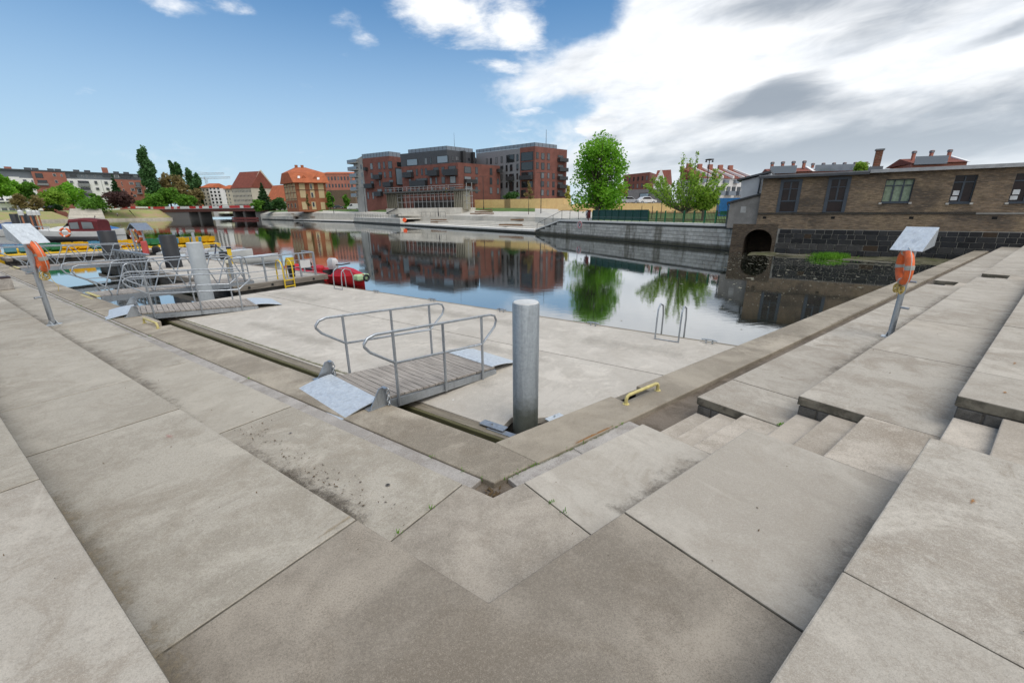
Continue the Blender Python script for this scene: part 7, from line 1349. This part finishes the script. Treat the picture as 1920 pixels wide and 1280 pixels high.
# ------------------------------------------------------------------ mud, scum and grass at the warehouse foot
def mud():
    rg = random.Random(8); mb = MB(); NX, NY = 90, 30; s0, s1, n0, n1 = 1.2, -13.5, -38.25, -33.5; vs_ = []; fs = []
    from mathutils import noise as mn
    for i in range(NX+1):
        for j in range(NY+1):
            a, b = i/NX, j/NY; p = LQ(s0+(s1-s0)*a, n0+(n1-n0)*b); h = .20*(1-b*1.15-.35*(1-a))+.16*mn.noise(V((p.x*.55, p.y*.55, 0)))+.06*mn.noise(V((p.x*2.1, p.y*2.1, 3))); vs_.append((p.x, p.y, max(-.3, h-.03)))
    for i in range(NX):
        for j in range(NY): q = i*(NY+1)+j; fs.append((q, q+1, q+NY+2, q+NY+1))
    mb.add(vs_, fs); t = NT('mud'); t.set(.5, 0, .4); p = t.pos(); x = t.mix(t.rng(t.noise(p, 1.5, 6, .65), .35, .65), (.085, .08, .045), (.17, .16, .10)); x = t.mix(t.rng(t.noise(p, 12, 5, .7), .55, .7, 0, .7), x, (.33, .31, .24)); x = t.mix(t.rng(t.noise(t.mapping(p, loc=(7, 2, 0)), .7, 4), .5, .66, 0, .6), x, (.10, .12, .03)); t.col(x); t.bump(t.noise(p, 18, 5, .7), .5, .03)
    tag(mb.build('mudflat', t.m, smooth=True), kind='structure')
    mb = MB()
    for _ in range(2600):                     # floating scum
        n = -37.5+abs(rg.gauss(0, 1))*10; s = rg.uniform(3.0, -12.5)
        if n > -3: continue
        q = LQ(s, n)
        if inR(q)[1] > -.9: continue
        r = rg.uniform(.015, .045)*(1 if rg.random() < .95 else 3); a0 = rg.uniform(0, 6.28); mb.add([(q.x+r*math.cos(a0+k*1.257)*rg.uniform(.5, 1.2), q.y+r*math.sin(a0+k*1.257)*rg.uniform(.5, 1.2), .006) for k in range(5)], ((0, 1, 2, 3, 4),))
    tag(mb.build('floating_scum', M('scum', (.36, .34, .26), .9, var=.3, scale=4)), kind='stuff')
    mb = MB(); c = P(1556, 482, .1)
    for _ in range(1500):
        x, y = c.x+rg.gauss(0, .5)*1.0, c.y+rg.gauss(0, .35); h = rg.uniform(.2, .55); a = rg.uniform(0, 6.28); d = V((math.cos(a), math.sin(a), 0))*.18; w = V((-d.y, d.x, 0))*.1; p = V((x, y, -.05)); mb.add((p-w, p+w, p+d*.5+V((0, 0, h*.7))+w*.5, p+d+V((0, 0, h))), ((0, 1, 2, 3),))
    o = thing('grass_tuft', 'bright green grass tuft growing in the shallows before the warehouse', 'grass', c); mb.build('blades', LF['grass'], o); MB().lathe((c.x, c.y, -.3), [(.9, 0), (.75, .28), (.35, .36)], 14).build('mound', t.m, o, True)
    MB()
    # stone ledge with washed-up planks
    for i, (u, v, L_, rz) in enumerate(((1500, 478, 3.2, -.62), (1625, 489, 2.6, -.75))):
        p = P(u, v, .12); o = thing('driftwood_plank', ('pale driftwood plank lying in the shallows left of the grass tuft', 'pale driftwood plank lying in the mud right of the grass tuft')[i], 'plank', p); MB().box((p.x, p.y, .1), (L_, .22, .07), rz=rz, ry=.02).build('board', timber('driftwood_%d' % i, (.34, .31, .24), rz), o); MB().box((p.x+.4, p.y+.1, .02), (.3, .18, .1), rz=rz+.5).build('stub', BARK, o)
mud()

# bird droppings, scuffs and damp patches on the pontoon deck
G_SCUFF = grime('deck_scuff', (.33, .30, .26), (.40, .37, .32), 3., (.40, .62), .22); G_DROP = M('bird_droppings', (.80, .79, .74), .8)
for s0, s1, n0, n1 in ((1.2, 5.5, -3.3, -5.0), (6, 11, -1.5, -3.2), (3, 9, -5.2, -7.2), (11, 14.8, -3.5, -6.8), (1.6, 4.2, -1.6, -3.6), (-1., 2.2, -4.9, -7.2)): strip('deck_scuff', LQ, s0, s1, n0, n1, ZP, G_SCUFF, .5)
strip('edge_algae', LQ, 1.6, 15, -1.40, -1.62, ZP, G_GRN); strip('edge_algae', LQ, -.8, 15, -7.35, -7.22, ZP, G_SCUFF)
mb = MB(); rg = random.Random(77)
for _ in range(46):
    q = LQ(rg.uniform(.5, 14), rg.uniform(-7.2, -1.6)); r = rg.uniform(.006, .022); a0 = rg.uniform(0, 6.28)
    if inR(q)[1] > -1.1: continue
    mb.add([(q.x+r*math.cos(a0+k*1.05)*rg.uniform(.5, 1.3), q.y+r*math.sin(a0+k*1.05)*rg.uniform(.5, 1.3), ZP+.003) for k in range(6)], ((0, 1, 2, 3, 4, 5),))
tag(mb.build('bird_droppings', G_DROP), kind='stuff')
# ------------------------------------------------------------------ render economy
cy = sc.cycles; cy.max_bounces = 6; cy.diffuse_bounces = 3; cy.glossy_bounces = 3; cy.transmission_bounces = 3; cy.transparent_max_bounces = 6; cy.caustics_reflective = False; cy.caustics_refractive = False
